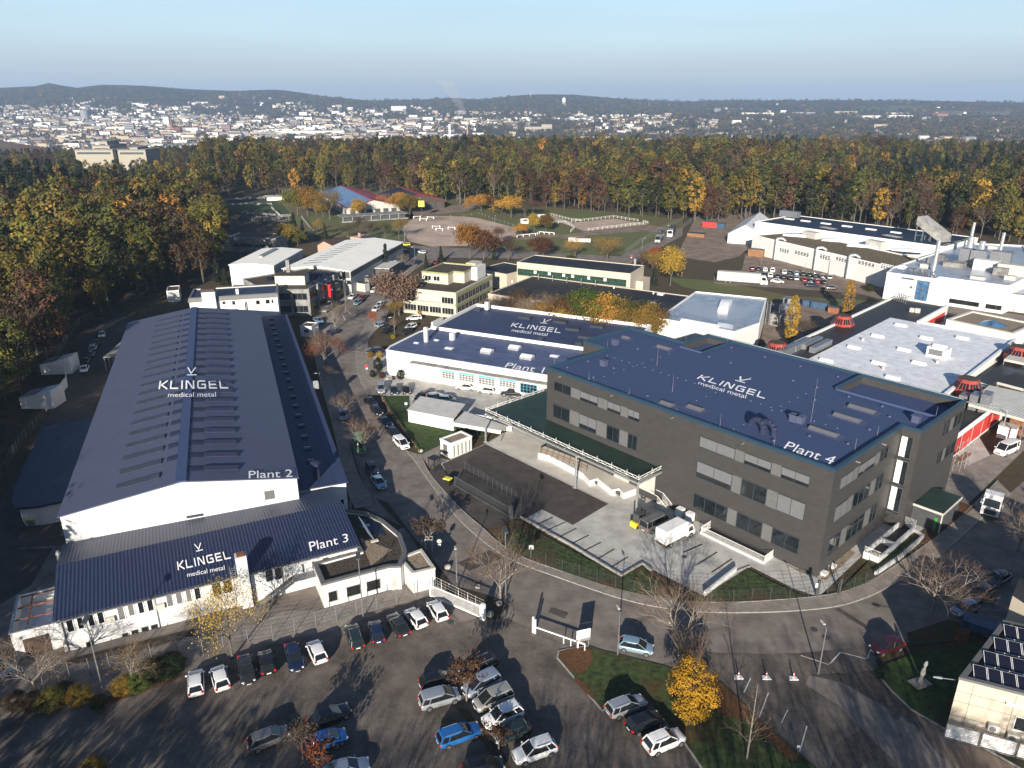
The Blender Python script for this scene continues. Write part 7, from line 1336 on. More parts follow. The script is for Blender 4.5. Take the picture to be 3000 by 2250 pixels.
def tipleaves(tips,seed,frac,n,s,m,spread=.5):
    R_=random.Random(seed); g=MB()
    for p,d in tips:
        if R_.random()<frac:
            for _ in range(n): leafq(g,p+Vector((R_.gauss(0,spread),R_.gauss(0,spread),R_.gauss(0,spread)*.8)),s,m,R_)
    return g
TP={}
def tmesh(kind):     # (trunk mesh, crown mesh or None), all 10 m tall
    if kind in TP: return TP[kind]
    sd=sum(map(ord,kind)); v=kind.split('.'); k=v[0]; m='leaf '+v[1] if len(v)>1 else None; sd+=int(v[2]) if len(v)>2 else 0
    if k=='bare': g,t=woody(sd,10,.13,lv=6,spread=.72,first=.20,len0=.29,m='pale bark',tipm='twig brown'); c=None
    elif k=='barew': g,t=woody(sd,10,.13,lv=6,spread=.60,first=.22,len0=.29,m='pale bark',tipm='twig brown'); c=tipleaves(t,sd,.12,1,.10,m)
    elif k=='sap': g,t=woody(sd,10,.17,lv=4,spread=.65,first=.33,len0=.26,m='pale bark',tipm='twig brown'); c=tipleaves(t,sd,.55,5,.26,m,.4)
    elif k=='sparse': g,t=woody(sd,10,.15,lv=5,spread=.62,first=.25,len0=.28,m='bark'); c=tipleaves(t,sd,.60,9,.085,m,.5)
    elif k=='full': g,t=woody(sd,10,.16,lv=4,spread=.7,first=.22,len0=.30); c=tipleaves(t,sd,1,24,.20,m,.62)
    elif k=='birch': g,t=woody(sd,10,.11,straight=True,m='pale bark',kids=3,up=.1,tipm='twig brown'); c=tipleaves(t,sd,.15,2,.1,'leaf ochre') if m else None
    elif k=='dense': g,t=woody(sd,9,.2,lv=3,spread=.6); c=crown(sd,2.2,9.7,3.6,95,34,.20,m,cr=.85)
    elif k=='bush': g,t=woody(sd,6,.15,lv=3,spread=.8,first=.05); c=crown(sd,.3,10,3.6,150,95,.14,m,cr=1.25,holes=.22)
    elif k=='flame': g,t=woody(sd,10,.12,lv=6,spread=.20,first=.06,kids=3,len0=.33,up=.5,m='twig brown'); c=crown(sd,.2,7.4,3.3,95,80,.13,m,cr=1.0,holes=.2); c2_=crown(sd+5,2,9.2,2.0,30,50,.12,m,cr=.8,holes=.3); b_=len(c.v); c.v+=c2_.v; c.f+=[tuple(i+b_ for i in f) for f in c2_.f]; c.mi+=c2_.mi
    elif k=='poplar': g,t=woody(sd,9,.22,lv=3,spread=.2); c=crown(sd,1.0,9.9,1.45,120,30,.17,m,'column',cr=.5,m2='leaf ochre')
    elif k=='spruce': g,t=MB().beam((0,0,0),(0,0,9.7),.18,'bark',.03,n=6),None; c=crown(sd,.9,9.9,2.2,170,22,.22,m,'cone',cr=.5,holes=.05)
    elif k=='upright': g,t=woody(sd,10,.12,lv=5,spread=.18,first=.06,kids=3,len0=.33,up=.5,m='twig brown'); c=None
    zm=sorted(v_[2] for v_ in (g.v+(c.v if c else [])))[-12]; f_=10/zm
    for q_ in (g,c):
        if q_: q_.v=[(a*f_,b*f_,d*f_) for a,b,d in q_.v]
    TP[kind]=(g.mesh('trunk'),c.mesh('crown') if c else None); return TP[kind]
def tree(kind,k,bx_,by_,tx,ty_,label,wide=None,group=None,name=None,cat='tree',p=None,h=None):
    if p is None:
        p=w(k,bx_,by_); r=ray(k,tx,ty_); t_=math.hypot(p.x,p.y)/math.hypot(r.x,r.y); h=max(.5,CAMH+r.z*t_) if h is None else h
    tm,cm=tmesh(kind); nm=name or dict(spruce='conifer',poplar='poplar',birch='birch',bush='shrub',bare='bare_tree',barew='bare_tree',upright='bare_tree').get(kind.split('.')[0],'autumn_tree')
    t=thing(nm,label,cat if nm!='shrub' else 'shrub',(p.x,p.y,.05),rnd.uniform(0,6.28),group); s=h/10; wd=wide if wide else 1; t.scale=(s*wd,s*wd,s)
    for n_,me in (('trunk',tm),('crown',cm)):
        if me: o=bpy.data.objects.new(n_,me); COL.objects.link(o); o.parent=t
    return t
tree('bare.x.1','D',1615,655,1640,270,'large spreading bare tree at the right bend of the road',1.45); tree('bare.x.2','C',2185,930,2130,400,'bare tree at the lawn tip behind the light blue hatchback',1.1)
tree('barew.rust.1','C',1030,575,1000,150,'bare street tree with a few rusty leaves opposite the concrete yard',1.1); tree('bare.x.3','D',2170,260,2090,-110,'bare tree at the right picture edge in front of the tractor unit',1.2)
tree('birch','D',415,1605,450,1110,'slender pale bare birch in the leafy lawn'); tree('upright','D',60,1090,60,770,'upright bare tree right behind the yellow shrub',1.3); tree('flame.yellow','D',45,1300,45,880,'bright yellow leafy shrub tree on the leafy lawn',1.12,name='yellow_tree',cat='tree')
tree('sap.rust.1','C',812,1235,820,955,'small brown-leaved sapling among the parked cars',.8); tree('sap.rust.2','C',1020,1560,1030,1365,'thin sapling beside the dark green hatchback',.9); tree('sap.brown.1','B',1965,1600,1945,1345,'small brownish sapling beside the dark grey hatchback',.75); tree('sap.red.1','B',2060,1720,2050,1480,'red-leaved sapling in front of the blue hatchback',.95)
tree('sparse.gold2','B',1508,950,1440,430,'half-bare tree with yellow leaves in front of Plant 3',.72); tree('barew.ochre.1','B',870,1145,810,830,'small bare tree between the shrubs below Plant 3',1.1); tree('bare.x.4','B',235,1180,240,790,'bare tree at the bottom left corner of Plant 3',1.2)
t=tree('sap.brown','C',570,250,570,40,'young staked tree beside the round sign',.9); c=w('C',570,250); g=MB()
st_=thing('tree_stakes','white wooden support frame round the young street tree','tree support',(c.x,c.y,.1)); [g.beam((x,y,0),(x,y,2.0),.05,'offwhite') for x in (-.5,.5) for y in (-.4,.4)]; g.path([(-.5,-.4,1.95),(.5,-.4,1.95),(.5,.4,1.95),(-.5,.4,1.95),(-.5,-.4,1.95)],.04,'offwhite',4); g.build('frame',st_)
tree('bush.ochre','B',640,1760,640,1575,'yellow shrub cut by the bottom picture edge',1.2)
for i,(x,y,s,m,lb) in enumerate(((1000,1090,120,'darkgreen','dark green shrub, rightmost by the car park'),(1120,1040,110,'darkgreen','green shrub under the yellow tree'),(910,1130,90,'green','green ivy shrub left of the bare tree'),(800,1170,85,'ochre','yellowish shrub by the lamp foot'),(510,1230,95,'ochre','yellow-green shrub left of the double lamp'),(360,1260,110,'yellowgreen','yellow-green shrub in the lower left bed'),(220,1270,90,'brown','brownish shrub in the lower left bed'),(100,1270,90,'brown','brown shrub by the left picture edge'),(640,1260,60,'olive','olive shrub between lamp and bed'),(420,1180,70,'brown','brown shrub behind the lower left bed'))): tree('bush.'+m,'B',x,y,x,y-s*1.15,lb,1.9)
tree('bush.spruce','D',1290,1075,1290,985,'small dark pine shrub at the tip of the right lawn',1.3)
# street and garden trees
E_=[('bare.x.1',25,945,25,775,'bare tree on the street beside the long hall, middle of three',1.3),('barew.rust.1',145,1180,110,925,'bare street tree with orange remnants by the minibus',1.2),('bush.darkgreen',240,625,240,545,'clipped round green bush at the white hall corner',1.1),('bush.darkgreen',385,688,385,625,'smaller round green bush in front of the white wall',1.1),('bush.darkgreen',205,675,205,628,'small dark bush left of the big round one',1.2),('bush.orange',190,548,190,508,'orange bush behind the navy estate',1.5),('bush.ochre',250,550,250,505,'golden bush next to the white hall corner',1.3),('bush.ochre',338,425,338,398,'yellow bush by the parapet of Plant 1',1.6),('bush.darkgreen',338,692,338,665,'low dark bush at the hall steps',1.3),('bush.rust',268,680,268,640,'brown heather bush in the rock garden',1.6),
 ('sap.red.1',215,355,212,245,'slim red-leaved tree in the planted bed',1.0),('barew.ochre.1',345,375,340,285,'thin bare tree by the planted bed lamp',.9),('full.pinkish',375,275,395,-20,'pale pink-leaved tree beside the upper street',.95),('sparse.ochre',345,290,345,170,'olive and ochre tree below the pink one',1.2),('sparse.brown',285,290,285,190,'brown leafless tree near the planted beds',1.2),('bush.orange',740,215,740,150,'orange bush before the cream offices',1.3),('bush.red',908,180,905,130,'red-orange bush at the black-roofed hall corner',1.5),('bush.orange',510,270,512,240,'small orange tree at the cream office wall',1.4),('bush.ochre',820,185,820,158,'yellow bush at the cream office end',1.6)]
for a in E_: tree(a[0],'E',*a[1:5],a[5],a[6])
row_=[(990,230,135,'sparse.brown'),(1065,240,130,'sparse.brown'),(1140,250,95,'sparse.rust'),(1225,255,110,'barew.ochre.1'),(1285,262,190,'full.orange'),(1350,265,105,'barew.ochre.1'),(1420,270,190,'full.ochre'),(1490,275,120,'full.rust'),(1555,285,190,'full.orange'),(1600,285,95,'full.green'),(1665,300,130,'full.orange'),(1735,305,140,'full.ochre'),(1800,315,165,'full.gold'),(1865,320,160,'full.olive'),(1940,330,150,'full.olive'),(1985,335,185,'full.gold'),(2050,345,210,'sparse.rust'),(2100,400,270,'sparse.rust')]
rl=['brown bare-looking tree, leftmost of the row before the black roof','second brownish tree of the row before the black roof','rust-brown tree beside the pale birches','pale birch, the left one before the black roof','low orange tree between the two birches','pale birch, the right one before the black roof','low ochre tree right of the birches','rust-red tree left of the green one','orange tree just left of the green one','bright green tree in the autumn row','orange-yellow tree right of the green one','ochre tree in the middle of the autumn row','golden tree in the autumn row','olive tree with round crown in the autumn row','broad olive tree toward the right of the row','golden olive tree at the right end of the row','reddish-brown tree near the silver roof','last reddish-brown tree before the silver roof']
for i,((x,y,yt,kd),lb) in enumerate(zip(row_,rl)):
    v=yb1+3.5+(i%3)*1.6; u_,z_=hit(P1,1,v,'E',x,yt); tree(kd,'',0,0,0,0,lb,1.15 if z_<9 else 1.0,group='row of autumn trees between the halls',p=P1.matrix_basis@Vector((u_,v,0)),h=max(5,z_))
tree('poplar.orange','F',690,462,690,140,'tall orange poplar beside the duct tower',.95); tree('poplar.orange','F',1060,285,1060,42,'tall orange poplar in the sun next to the red pod',1.05); tree('sparse.brown','F',790,440,790,290,'bare brown bushes right of the near poplar',1.5); tree('bush.ochre','F',515,465,515,430,'small yellow bush at the silver hall wall'); tree('full.ochre','I',1115,735,1115,612,'small orange-yellow street tree at the works entrance'); tree('barew.red.1','I',1515,780,1515,660,'bare reddish tree before the long white wall',1.3); tree('bush.darkgreen','I',2160,850,2160,795,'round dark bush at the right lane edge'); tree('bush.olive','I',960,700,960,635,'grey-green hedge shrub near the works gate',1.8); tree('bush.brown','I',1190,740,1190,690,'brown shrub at the works wall',1.2)
tree('barew.brown.1','D',2180,-40,2190,-420,'bare roadside tree behind the tractor unit',.8) if 0 else None
G_=[('sparse.red',1262,1580,1235,1330,'red-leaved tree on the street beside the side aisle',1.45),('bare.x.2',1250,1600,1232,1240,'bare tree just behind the red-leaved one',.7),('bare.x.3',1240,1700,1280,1590,'low bare tree below the red-leaved one',1.8),('bare.x.1',1335,1290,1290,1070,'bare tree by the lamp at the concrete offices',1.2),('spruce.spruce',1750,835,1745,590,'dark spruce in front of the larger white hall',.9),('spruce.darkgreen',2070,800,2065,675,'small conifer on the upper street',.9),('spruce.darkgreen',2190,740,2185,610,'conifer behind the cream offices',.9),('spruce.spruce',385,905,380,700,'dark conifer left of the white hall',1.2),('spruce.darkgreen',450,930,450,790,'dark bush-like conifer at the hall corner',1.6),('spruce.spruce',530,900,530,750,'conifer throwing shadow on the white gable',.9),('spruce.darkgreen',1160,1180,1160,1055,'small conifer by the concrete offices',1.0),('sparse.olive',1380,1040,1380,940,'small olive tree at the red box window',1.0),
 ('full.ochre',940,620,935,425,'weeping yellow-green tree before the white hall',1.0),('full.yellowgreen',1030,610,1030,480,'low yellow-green tree beside the conifers',1.1),('spruce.spruce',1010,560,1010,340,'tall dark spruce behind the weeping tree',.85),('spruce.spruce',1075,570,1072,400,'second dark spruce right of the tall one',.9),('spruce.darkgreen',1255,555,1255,425,'small green conifer behind the pink house',1.0),('full.yellowgreen',1030,370,1030,130,'tall yellow-green tree left of the stables',.95),('full.orange',1110,365,1130,120,'golden-orange tree left of the stables',1.0),('full.gold',1180,370,1185,200,'yellow tree before the white stable house',.9),('sparse.gold',1290,400,1300,130,'tall half-bare golden tree in front of the stable',1.1),('full.ochre',1235,385,1240,230,'orange-yellow tree beneath the tall golden one',1.0),('full.ochre',1520,390,1530,220,'yellow tree before the terrace',.9),('full.orange',1870,350,1870,170,'orange tree before the second stable, left',1.0),('full.gold',1940,360,1950,180,'golden tree before the second stable, right',1.0),('sparse.orange',1715,330,1710,180,'sparse orange tree between the stables',1.0),('sparse.olive',1740,560,1750,370,'sparse olive tree at the arena corner',1.1),('sparse.brown',1610,560,1620,390,'brownish bare tree behind the white hall, right',1.2),('sparse.ochre',1850,560,1920,370,'thin ochre tree at the arena',.8),('sparse.brown',1530,540,1535,350,'brown leafless tree behind the hall roof',1.0),('sparse.olive',1440,560,1430,400,'olive bush tree behind the pink house',1.3),('birch',710,500,705,330,'slender bare birch on the lower brown paddock'),('bare.x.2',550,460,545,330,'bare shrub tree at the paddock, right of two',.7),('bare.x.3',497,450,495,350,'bare shrub tree at the paddock, left of two',.6),('bare.x.1',1885,800,1885,660,'bare tree at the junction island',1.0),('sparse.ochre',1190,540,1190,380,'greenish birch before the conifers',.7)]
for a in G_: tree(a[0],'G',*a[1:5],a[5],a[6] if len(a)>6 else None)
H_=[('full.orange',490,440,490,140,'large orange tree left of the bus stop',.85),('full.rust',600,450,610,190,'rusty orange tree in the middle of the arena roadside',1.0),('sparse.rust',800,450,790,260,'half-bare brown tree right of the rusty one',1.1),('full.orange',910,255,910,150,'round orange tree at the arena rail',1.1),('full.rust',1080,430,1080,255,'rust-brown spreading tree on the meadow road',1.3),('sparse.orange',1340,440,1330,265,'sparse orange tree by the trailer',1.3),('sparse.ochre',1600,450,1600,250,'large half-bare tree at the fence corner',1.4),('full.red',1965,520,1975,330,'scarlet tree by the fenced lane',.85),('full.ochre',2110,660,2110,330,'tall yellow tree beside the spruce',.75),('spruce.spruce',1980,655,1980,505,'bluish spruce right of the clerestory hall',1.1),('full.ochre',1010,220,1005,65,'birch with yellow leaves left of two by the judge hut',.8),('full.gold',1105,225,1105,60,'birch with yellow leaves right of two by the judge hut',.8),('bare.x.2',350,290,350,190,'small bare tree inside the sand arena',.9),('sparse.brown',1880,540,1880,350,'bare brown tree left of the scarlet one',.9),('spruce.darkgreen',685,450,685,355,'dark round conifer by the road corner',1.3),('sparse.rust',720,340,720,170,'thin rusty tree at the arena fence',1.0),('full.olive',1310,470,1310,400,'low olive bush on the road verge',1.5),('sparse.ochre',1990,600,2030,360,'orange-green tree behind the scarlet one',.9)]
for a in H_: tree(a[0],'H',*a[1:5],a[5],a[6] if len(a)>6 else None)
K_=[('full.orange',908,930,905,815,'round orange tree, first of the group on the arena slope'),('full.rust',985,935,985,820,'rust tree second in the group on the arena slope'),('sparse.brown',1040,940,1040,830,'brown bare tree third in the slope group'),('full.orange',1100,970,1100,825,'big deep orange tree in the slope group'),('sparse.brown',1190,975,1190,830,'dark bare tree at the right of the slope group'),('sparse.rust',1240,960,1240,850,'brownish tree last in the slope group')]
for a in K_: tree(a[0],'K',*a[1:5],a[5],1.25,group='tree group on the arena slope')
# trees outside the frame whose shade falls into it
off_=[(-80,45,'dense.olive',22),(-74,53,'dense.rust',21),(-84,60,'dense.olive',23),(-71,42,'dense.olive',20),(-90,70,'dense.darkgreen',23),(-79,68,'bare.x.1',22),(-68,50,'bare.x.2',20),(-95,86,'dense.olive',23),(-88,80,'bare.x.4',23),(-88,38,'dense.olive',21),(-78,30,'dense.darkgreen',16),(-92,62,'dense.rust',18),(-84,52,'dense.olive',16),(-66,26,'dense.olive',14),(-58,18,'dense.darkgreen',14),(-50,23,'dense.olive',12.5),(-41,20,'dense.rust',13),(-33,24,'dense.olive',11.5),(-25,17,'dense.olive',13),(-72,44,'dense.olive',15),(-98,80,'dense.olive',19),(-90,74,'dense.darkgreen',17),(-62,38,'dense.rust',9),(-54,34,'bare.x.1',13),(-16,26,'bare.x.2',12),(-8,18,'bare.x.3',15),(1,24,'bare.x.1',13),(12,21,'bare.x.4',15),(21,26,'bare.x.2',13),(29,20,'bare.x.3',17),(36,28,'bare.x.1',14),(-37,30,'bare.x.4',12),(-46,32,'bare.x.3',13),(24,12,'bare.x.1',18),(7,8,'bare.x.2',17),(-20,10,'bare.x.3',16),(40,18,'bare.x.2',19),(-30,12,'bare.x.1',17),(-96,95,'bare.x.2',20),(-108,112,'dense.olive',20),(-103,104,'bare.x.3',20)]
for i,(x,y,kd,h) in enumerate(off_): tree(kd,'',0,0,0,0,('bare' if 'bare' in kd else 'leafy')+' tree standing outside the picture by the car park',1.0 if 'bare' in kd else 1.3,group='trees outside the picture that shade the car park',p=Vector((x,y,0)),h=h)
# ---------------- forest ----------------
EDGE=[w('N',*q) for q in ((-700,1700),(-150,1420),(60,1210),(200,1010),(265,925),(420,880),(560,850),(650,800),(655,700),(632,650),(626,575),(720,568),(811,570),(900,570),(1000,560),(1200,590),(1283,600),(1400,600),(1583,610),(1700,622),(2000,650),(2090,655),(2203,648),(2290,640),(2500,668),(2700,690),(2850,700),(3000,715),(3400,760))]
EA=[(math.atan2(p.x,p.y),math.hypot(p.x,p.y)) for p in EDGE]
def edge(a):
    for (a0,r0),(a1,r1) in zip(EA,EA[1:]):
        if (a0<=a<=a1): return r0+(r1-r0)*(a-a0)/(a1-a0)
    return EA[0][1] if a<EA[0][0] else EA[-1][1]
FR=random.Random(5); near=[];far_=[]
def inpoly(x,y,P):
    c=False
    for (x0,y0),(x1,y1) in zip(P,P[1:]+P[:1]):
        if (y0>y)!=(y1>y) and x<(x1-x0)*(y-y0)/(y1-y0)+x0: c=not c
    return c
FP=[(p.x,p.y) for p in EDGE]+[(1100,620),(900,1500),(-1100,1500),(-900,500),(-190,60)]
step=8.3; y=60
clear=[]
while y<1350:
    x=-820
    while x<950:
        a=math.atan2(x,y)
        px_,py_=x+FR.uniform(-3.6,3.6),y+FR.uniform(-3.6,3.6); r=math.hypot(px_,py_)
        if -.80<a<.72 and inpoly(px_,py_,FP):
            sc=math.hypot(px_+200,py_-500)
            # sports ground clearing far left and the school
            cl=(-345<px_<-205 and 470<py_<600) if 0 else False
            if not (690<r<900 and -.62<a<-.395): (near if r<420 else far_).append((px_,py_,r))
        x+=step*(1 if r<500 else 1.35)
    y+=step*(1 if y<500 else 1.35)
KN=['olive','yellowgreen','olive','gold','rust','brown','darkgreen','bare','spruce','orange']
def fkind(x,y,r):
    n=noise.noise(Vector((x/60,y/60,3))); m=noise.noise(Vector((x/160+9,y/160,7)))
    if m>.30 and r>430: return 'spruce'
    if x<-60 and r<215: return FR.choice(['bare','bare','bare','brown','olive','rust','olive'])
    if x<-60 and r<345 and n<.3: return FR.choice(['yellowgreen','yellowgreen','gold','olive','yellowgreen','olive','olive','brown'])
    c=['olive','olive','olive','yellowgreen','yellowgreen','gold','rust','brown','bare','darkgreen']
    if n>.15: c+=['rust','brown','rust','bare','orange']
    if n<-.15: c+=['olive','darkgreen','olive','spruce']
    return FR.choice(c)
FM_={}
def fmesh(kind,v,lo=False):
    key=(kind,v,lo)
    if key in FM_: return FM_[key]
    sd=hash((kind,v))%1 + v*17+len(kind)*31
    nl=30 if not lo else 12; s=.32 if not lo else .52
    if kind=='spruce': t=MB().beam((0,0,0),(0,0,20),.28,'bark',.05,n=5); c=crown(sd,3,21,3.4,120 if not lo else 80,nl,s,'leaf spruce','cone',cr=1.0,holes=.05)
    elif kind=='bare': t,tp=woody(sd,18,.24,lv=5 if not lo else 4,spread=.42,first=.40,len0=.24,m='bark',tipm='twig brown',kids=3); c=tipleaves(tp,sd,.35,2,.30,'leaf brown',.5)
    else:
        R_=random.Random(sd); t=MB(); t.beam((0,0,0),(R_.uniform(-.4,.4),R_.uniform(-.4,.4),11),.26,'bark',.14,n=5)
        for i in range(6): a=i*1.1; t.beam((0,0,7+i*.9),(3*math.cos(a),3*math.sin(a),11+i*.9),.10,'bark',.04,n=3,caps=False)
        c=crown(sd,5.5 if v%2 else 4,18.8+v%2,4.3 if v%2 else 3.8,84 if not lo else 60,nl,s,'leaf '+kind,cr=1.25,holes=.1,m2='leaf '+dict(olive='yellowgreen',yellowgreen='gold',gold='olive',rust='brown',brown='rust',darkgreen='olive',orange='gold').get(kind,kind))
    FM_[key]=(t,c); return FM_[key]
LB=dict(olive='olive green broadleaf tree in the woodland behind the works',yellowgreen='yellow-green broadleaf tree in the woodland',gold='golden autumn tree in the woodland',rust='rust-brown autumn tree in the woodland',brown='dull brown autumn tree in the woodland',darkgreen='dark green broadleaf tree in the woodland',bare='leafless grey-brown tree in the woodland',spruce='dark pointed conifer in the woodland',orange='bright orange autumn tree in the woodland')
near.sort(key=lambda q:q[2]-(0 if abs(q[0])<q[1]*.72 else -400)); ind=[]; rest=[]
for q in near:
    a=math.atan2(q[0],q[1]); e_=edge(a); (ind if len(ind)<300 and (q[2]<e_+28 or (q[0]<-60 and q[2]<230)) else rest).append(q)
MESH={}
for x,y,r in ind:
    k=fkind(x,y,r); v=FR.randrange(3 if k not in('orange',) else 2)
    if (k,v) not in MESH: t,c=fmesh(k,v); MESH[(k,v)]=(t.mesh('trunk'),c.mesh('crown'))
    o=thing('conifer' if k=='spruce' else 'woodland_tree',LB[k],'tree',(x,y,0),FR.uniform(0,6.28),'woodland trees, '+('conifers' if k=='spruce' else k)); s=FR.uniform(.70,1.28); o.scale=(s*FR.uniform(.9,1.15),)*2+(s,)
    for n_,me in zip(('trunk','crown'),MESH[(k,v)]): c_=bpy.data.objects.new(n_,me); COL.objects.link(c_); c_.parent=o
def scatter(name,pts_by_kind,lo,smin,smax):
    for k,pts in pts_by_kind.items(): pass
    tot=[(p,k) for k,ps in pts_by_kind.items() for p in ps]; protoC=bpy.data.collections.new(name+'_kinds'); kinds=[]
    for k in sorted(pts_by_kind):
        for v in range(2):
            t,c=fmesh(k,v,lo); j=MB(); 
            for src in (t,c):
                b=len(j.v); j.v+=src.v; j.f+=[tuple(i+b for i in f) for f in src.f]; mp=[j.m(m) for m in src.ms]; j.mi+=[mp[i] for i in src.mi]
            o=bpy.data.objects.new('tree_kind',j.mesh('tree_kind')); protoC.objects.link(o); kinds.append((k,v,o))
    kinds_i={}; 
    names=[]
    for i,(k,v,o) in enumerate(kinds): o.name=f'k{i:03d}'; kinds_i[(k,v)]=i
    me=bpy.data.meshes.new(name); me.from_pydata([p[:3] for p,k in tot],[],[]); at=me.attributes.new('kind','INT','POINT'); at.data.foreach_set('value',[kinds_i[(k,FR.randrange(2))] for p,k in tot])
    sa=me.attributes.new('size','FLOAT','POINT'); sa.data.foreach_set('value',[FR.uniform(smin,smax)*(p[3] if len(p)>3 else 1) for p,k in tot]); ra=me.attributes.new('turn','FLOAT','POINT'); ra.data.foreach_set('value',[FR.uniform(0,6.28) for _ in tot])
    ob=bpy.data.objects.new(name,me); COL.objects.link(ob); ob['kind']='stuff'
    ng=bpy.data.node_groups.new(name,'GeometryNodeTree'); ng.interface.new_socket('Geometry',in_out='INPUT',socket_type='NodeSocketGeometry'); ng.interface.new_socket('Geometry',in_out='OUTPUT',socket_type='NodeSocketGeometry')
    N,L=ng.nodes,ng.links; gi=N.new('NodeGroupInput'); go=N.new('NodeGroupOutput'); ip=N.new('GeometryNodeInstanceOnPoints'); ci=N.new('GeometryNodeCollectionInfo'); ci.inputs['Collection'].default_value=protoC; ci.inputs['Separate Children'].default_value=True; ci.inputs['Reset Children'].default_value=True
    def attr(n,t): a=N.new('GeometryNodeInputNamedAttribute'); a.data_type=t; a.inputs['Name'].default_value=n; return a
    L.new(gi.outputs[0],ip.inputs['Points']); L.new(ci.outputs[0],ip.inputs['Instance']); ip.inputs['Pick Instance'].default_value=True; L.new(attr('kind','INT').outputs['Attribute'],ip.inputs['Instance Index'])
    cx=N.new('ShaderNodeCombineXYZ'); L.new(attr('turn','FLOAT').outputs['Attribute'],cx.inputs[2]); L.new(cx.outputs[0],ip.inputs['Rotation']); L.new(attr('size','FLOAT').outputs['Attribute'],ip.inputs['Scale']); L.new(ip.outputs[0],go.inputs[0])
    md=ob.modifiers.new('scatter','NODES'); md.node_group=ng; return ob
bk={}
for x,y,r in rest+far_:
    bk.setdefault(fkind(x,y,r),[]).append((x,y,terr(x,y),(.78 if r>520 and -.64<math.atan2(x,y)<-.38 else 1+.38*noise.noise(Vector((x/75,y/110,2))))))
scatter('woodland',bk,True,.68,1.32)
# ---------------- the town and the far hills ----------------
XC=list(range(-40,3061,20)); TABLE=[]
for X in XC:
    a=(X-1500)/(FPX/cP); L_=[]; ymin=1e9
    for i in range(200):
        yy=640+i*34; x=a*yy; z=terr(x,yy); d=CAMH-z; fw=yy*cP+d*sP; up=-d*cP+yy*sP; ys=1125-FPX*up/fw
        if ys<ymin-.001: ymin=ys; L_.append((ys,x,yy,z))
    TABLE.append(L_)
def ground_at(X,Y):
    i=max(0,min(len(XC)-1,int(round((X+40)/20)))); L_=TABLE[i]
    if Y<L_[-1][0] or Y>L_[0][0]: return None
    for a,b in zip(L_,L_[1:]):
        if b[0]<=Y<=a[0]:
            t=(a[0]-Y)/max(1e-6,a[0]-b[0]); yy=a[2]+(b[2]-a[2])*t; x=(X-1500)/(FPX/cP)*yy; return Vector((x,yy,terr(x,yy)))
    return None
mat('town wall',(.66,.66,.65),.8,var=.04); mat('town wall cream',(.36,.31,.24),.8,var=.05); mat('town wall grey',(.22,.23,.25),.8,var=.05); mat('town roof red',(.17,.070,.045),.8,var=.2); mat('town roof brown',(.085,.055,.045),.8,var=.2); mat('town roof grey',(.16,.17,.18),.8,var=.2); mat('brick red',(.16,.06,.05),.85,var=.1)
TR_=random.Random(11)
def hbox(g,c,L,Wd,h,rh,a,wm,rm):
    ca,sa=math.cos(a),math.sin(a); P=lambda x,y,z: (c.x+x*ca-y*sa,c.y+x*sa+y*ca,c.z+z); l,w_=L/2,Wd/2; b=-3
    q=[P(-l,-w_,b),P(l,-w_,b),P(l,w_,b),P(-l,w_,b),P(-l,-w_,h),P(l,-w_,h),P(l,w_,h),P(-l,w_,h)]
    for f in ((0,1,5,4),(1,2,6,5),(2,3,7,6),(3,0,4,7)): g.face([q[i] for i in f],wm)
    if rh:
        r0,r1=P(-l,0,h+rh),P(l,0,h+rh); o=.5
        g.face([q[4],r0,q[7]],wm); g.face([q[5],q[6],r1],wm); g.face([q[4],q[5],r1,r0],rm); g.face([q[6],q[7],r0,r1],rm)
    else: g.face([q[4],q[5],q[6],q[7]],rm)
def dens(X,Y):
    n=noise.noise(Vector((X/90,Y/16,1))); n2=noise.noise(Vector((X/260,Y/60,5)))
    if X<1260:
        if Y<288: return 0
        if Y<312: return .55 if (X<900 and n>.08 and X>180) else 0
        if Y<340: return .75 if n>-.1-(.25 if X<1000 else 0) and not (560<X<820 and n<.25) else .05
        if Y<352 and X>780: return .5 if n>0 else .15
        return 1.0 if n>-.42 else .35
    if X<1560: return (.8 if 330<Y<372 and n>-.25 else (.65 if 372<=Y<412 and X<1420 and n>-.2 else (.12 if 372<=Y<412 else 0)))
    if X<2110: return (.9 if 338<Y<352 and n>-.3 else (.75 if 352<=Y<402 and n>-.05+(.3 if X<1690 else 0) else .04 if Y>330 and Y<410 else 0))
    if X<2330: return .22 if 345<Y<415 and n>0 else .03
    if X<2720: return .05 if Y>340 else 0
    return .5 if 398<Y<440 and n>-.1 and Y>402+(3000-X)*.03 else .04
H_=[]
tries=0
while len(H_)<4000 and tries<34000:
    tries+=1; X=TR_.uniform(-30,3030); Y=TR_.uniform(286,442)
    if TR_.random()<dens(X,Y)*(1 if X<2100 else 1.2):
        p=ground_at(X,Y)
        if p: H_.append((p,X,Y))
H_.sort(key=lambda q:q[0].length)
def hspec(X,Y,p):
    r=p.length; big=TR_.random()<(.20 if X<1250 and Y>345 else .07); a=TR_.choice([0,0,PI/2,.4,-.5])+TR_.uniform(-.25,.25)
    if big: return TR_.uniform(22,46),TR_.uniform(11,15),TR_.uniform(9,17),TR_.choice([0,0,3]),a*.4
    return TR_.uniform(9,16),TR_.uniform(7,10),TR_.uniform(5.5,8),TR_.uniform(2.5,4.5),a
WM=['town wall','town wall','town wall cream','town wall cream','town wall grey']; RM=['town roof red','town roof brown','town roof grey','town roof brown']
KM={}
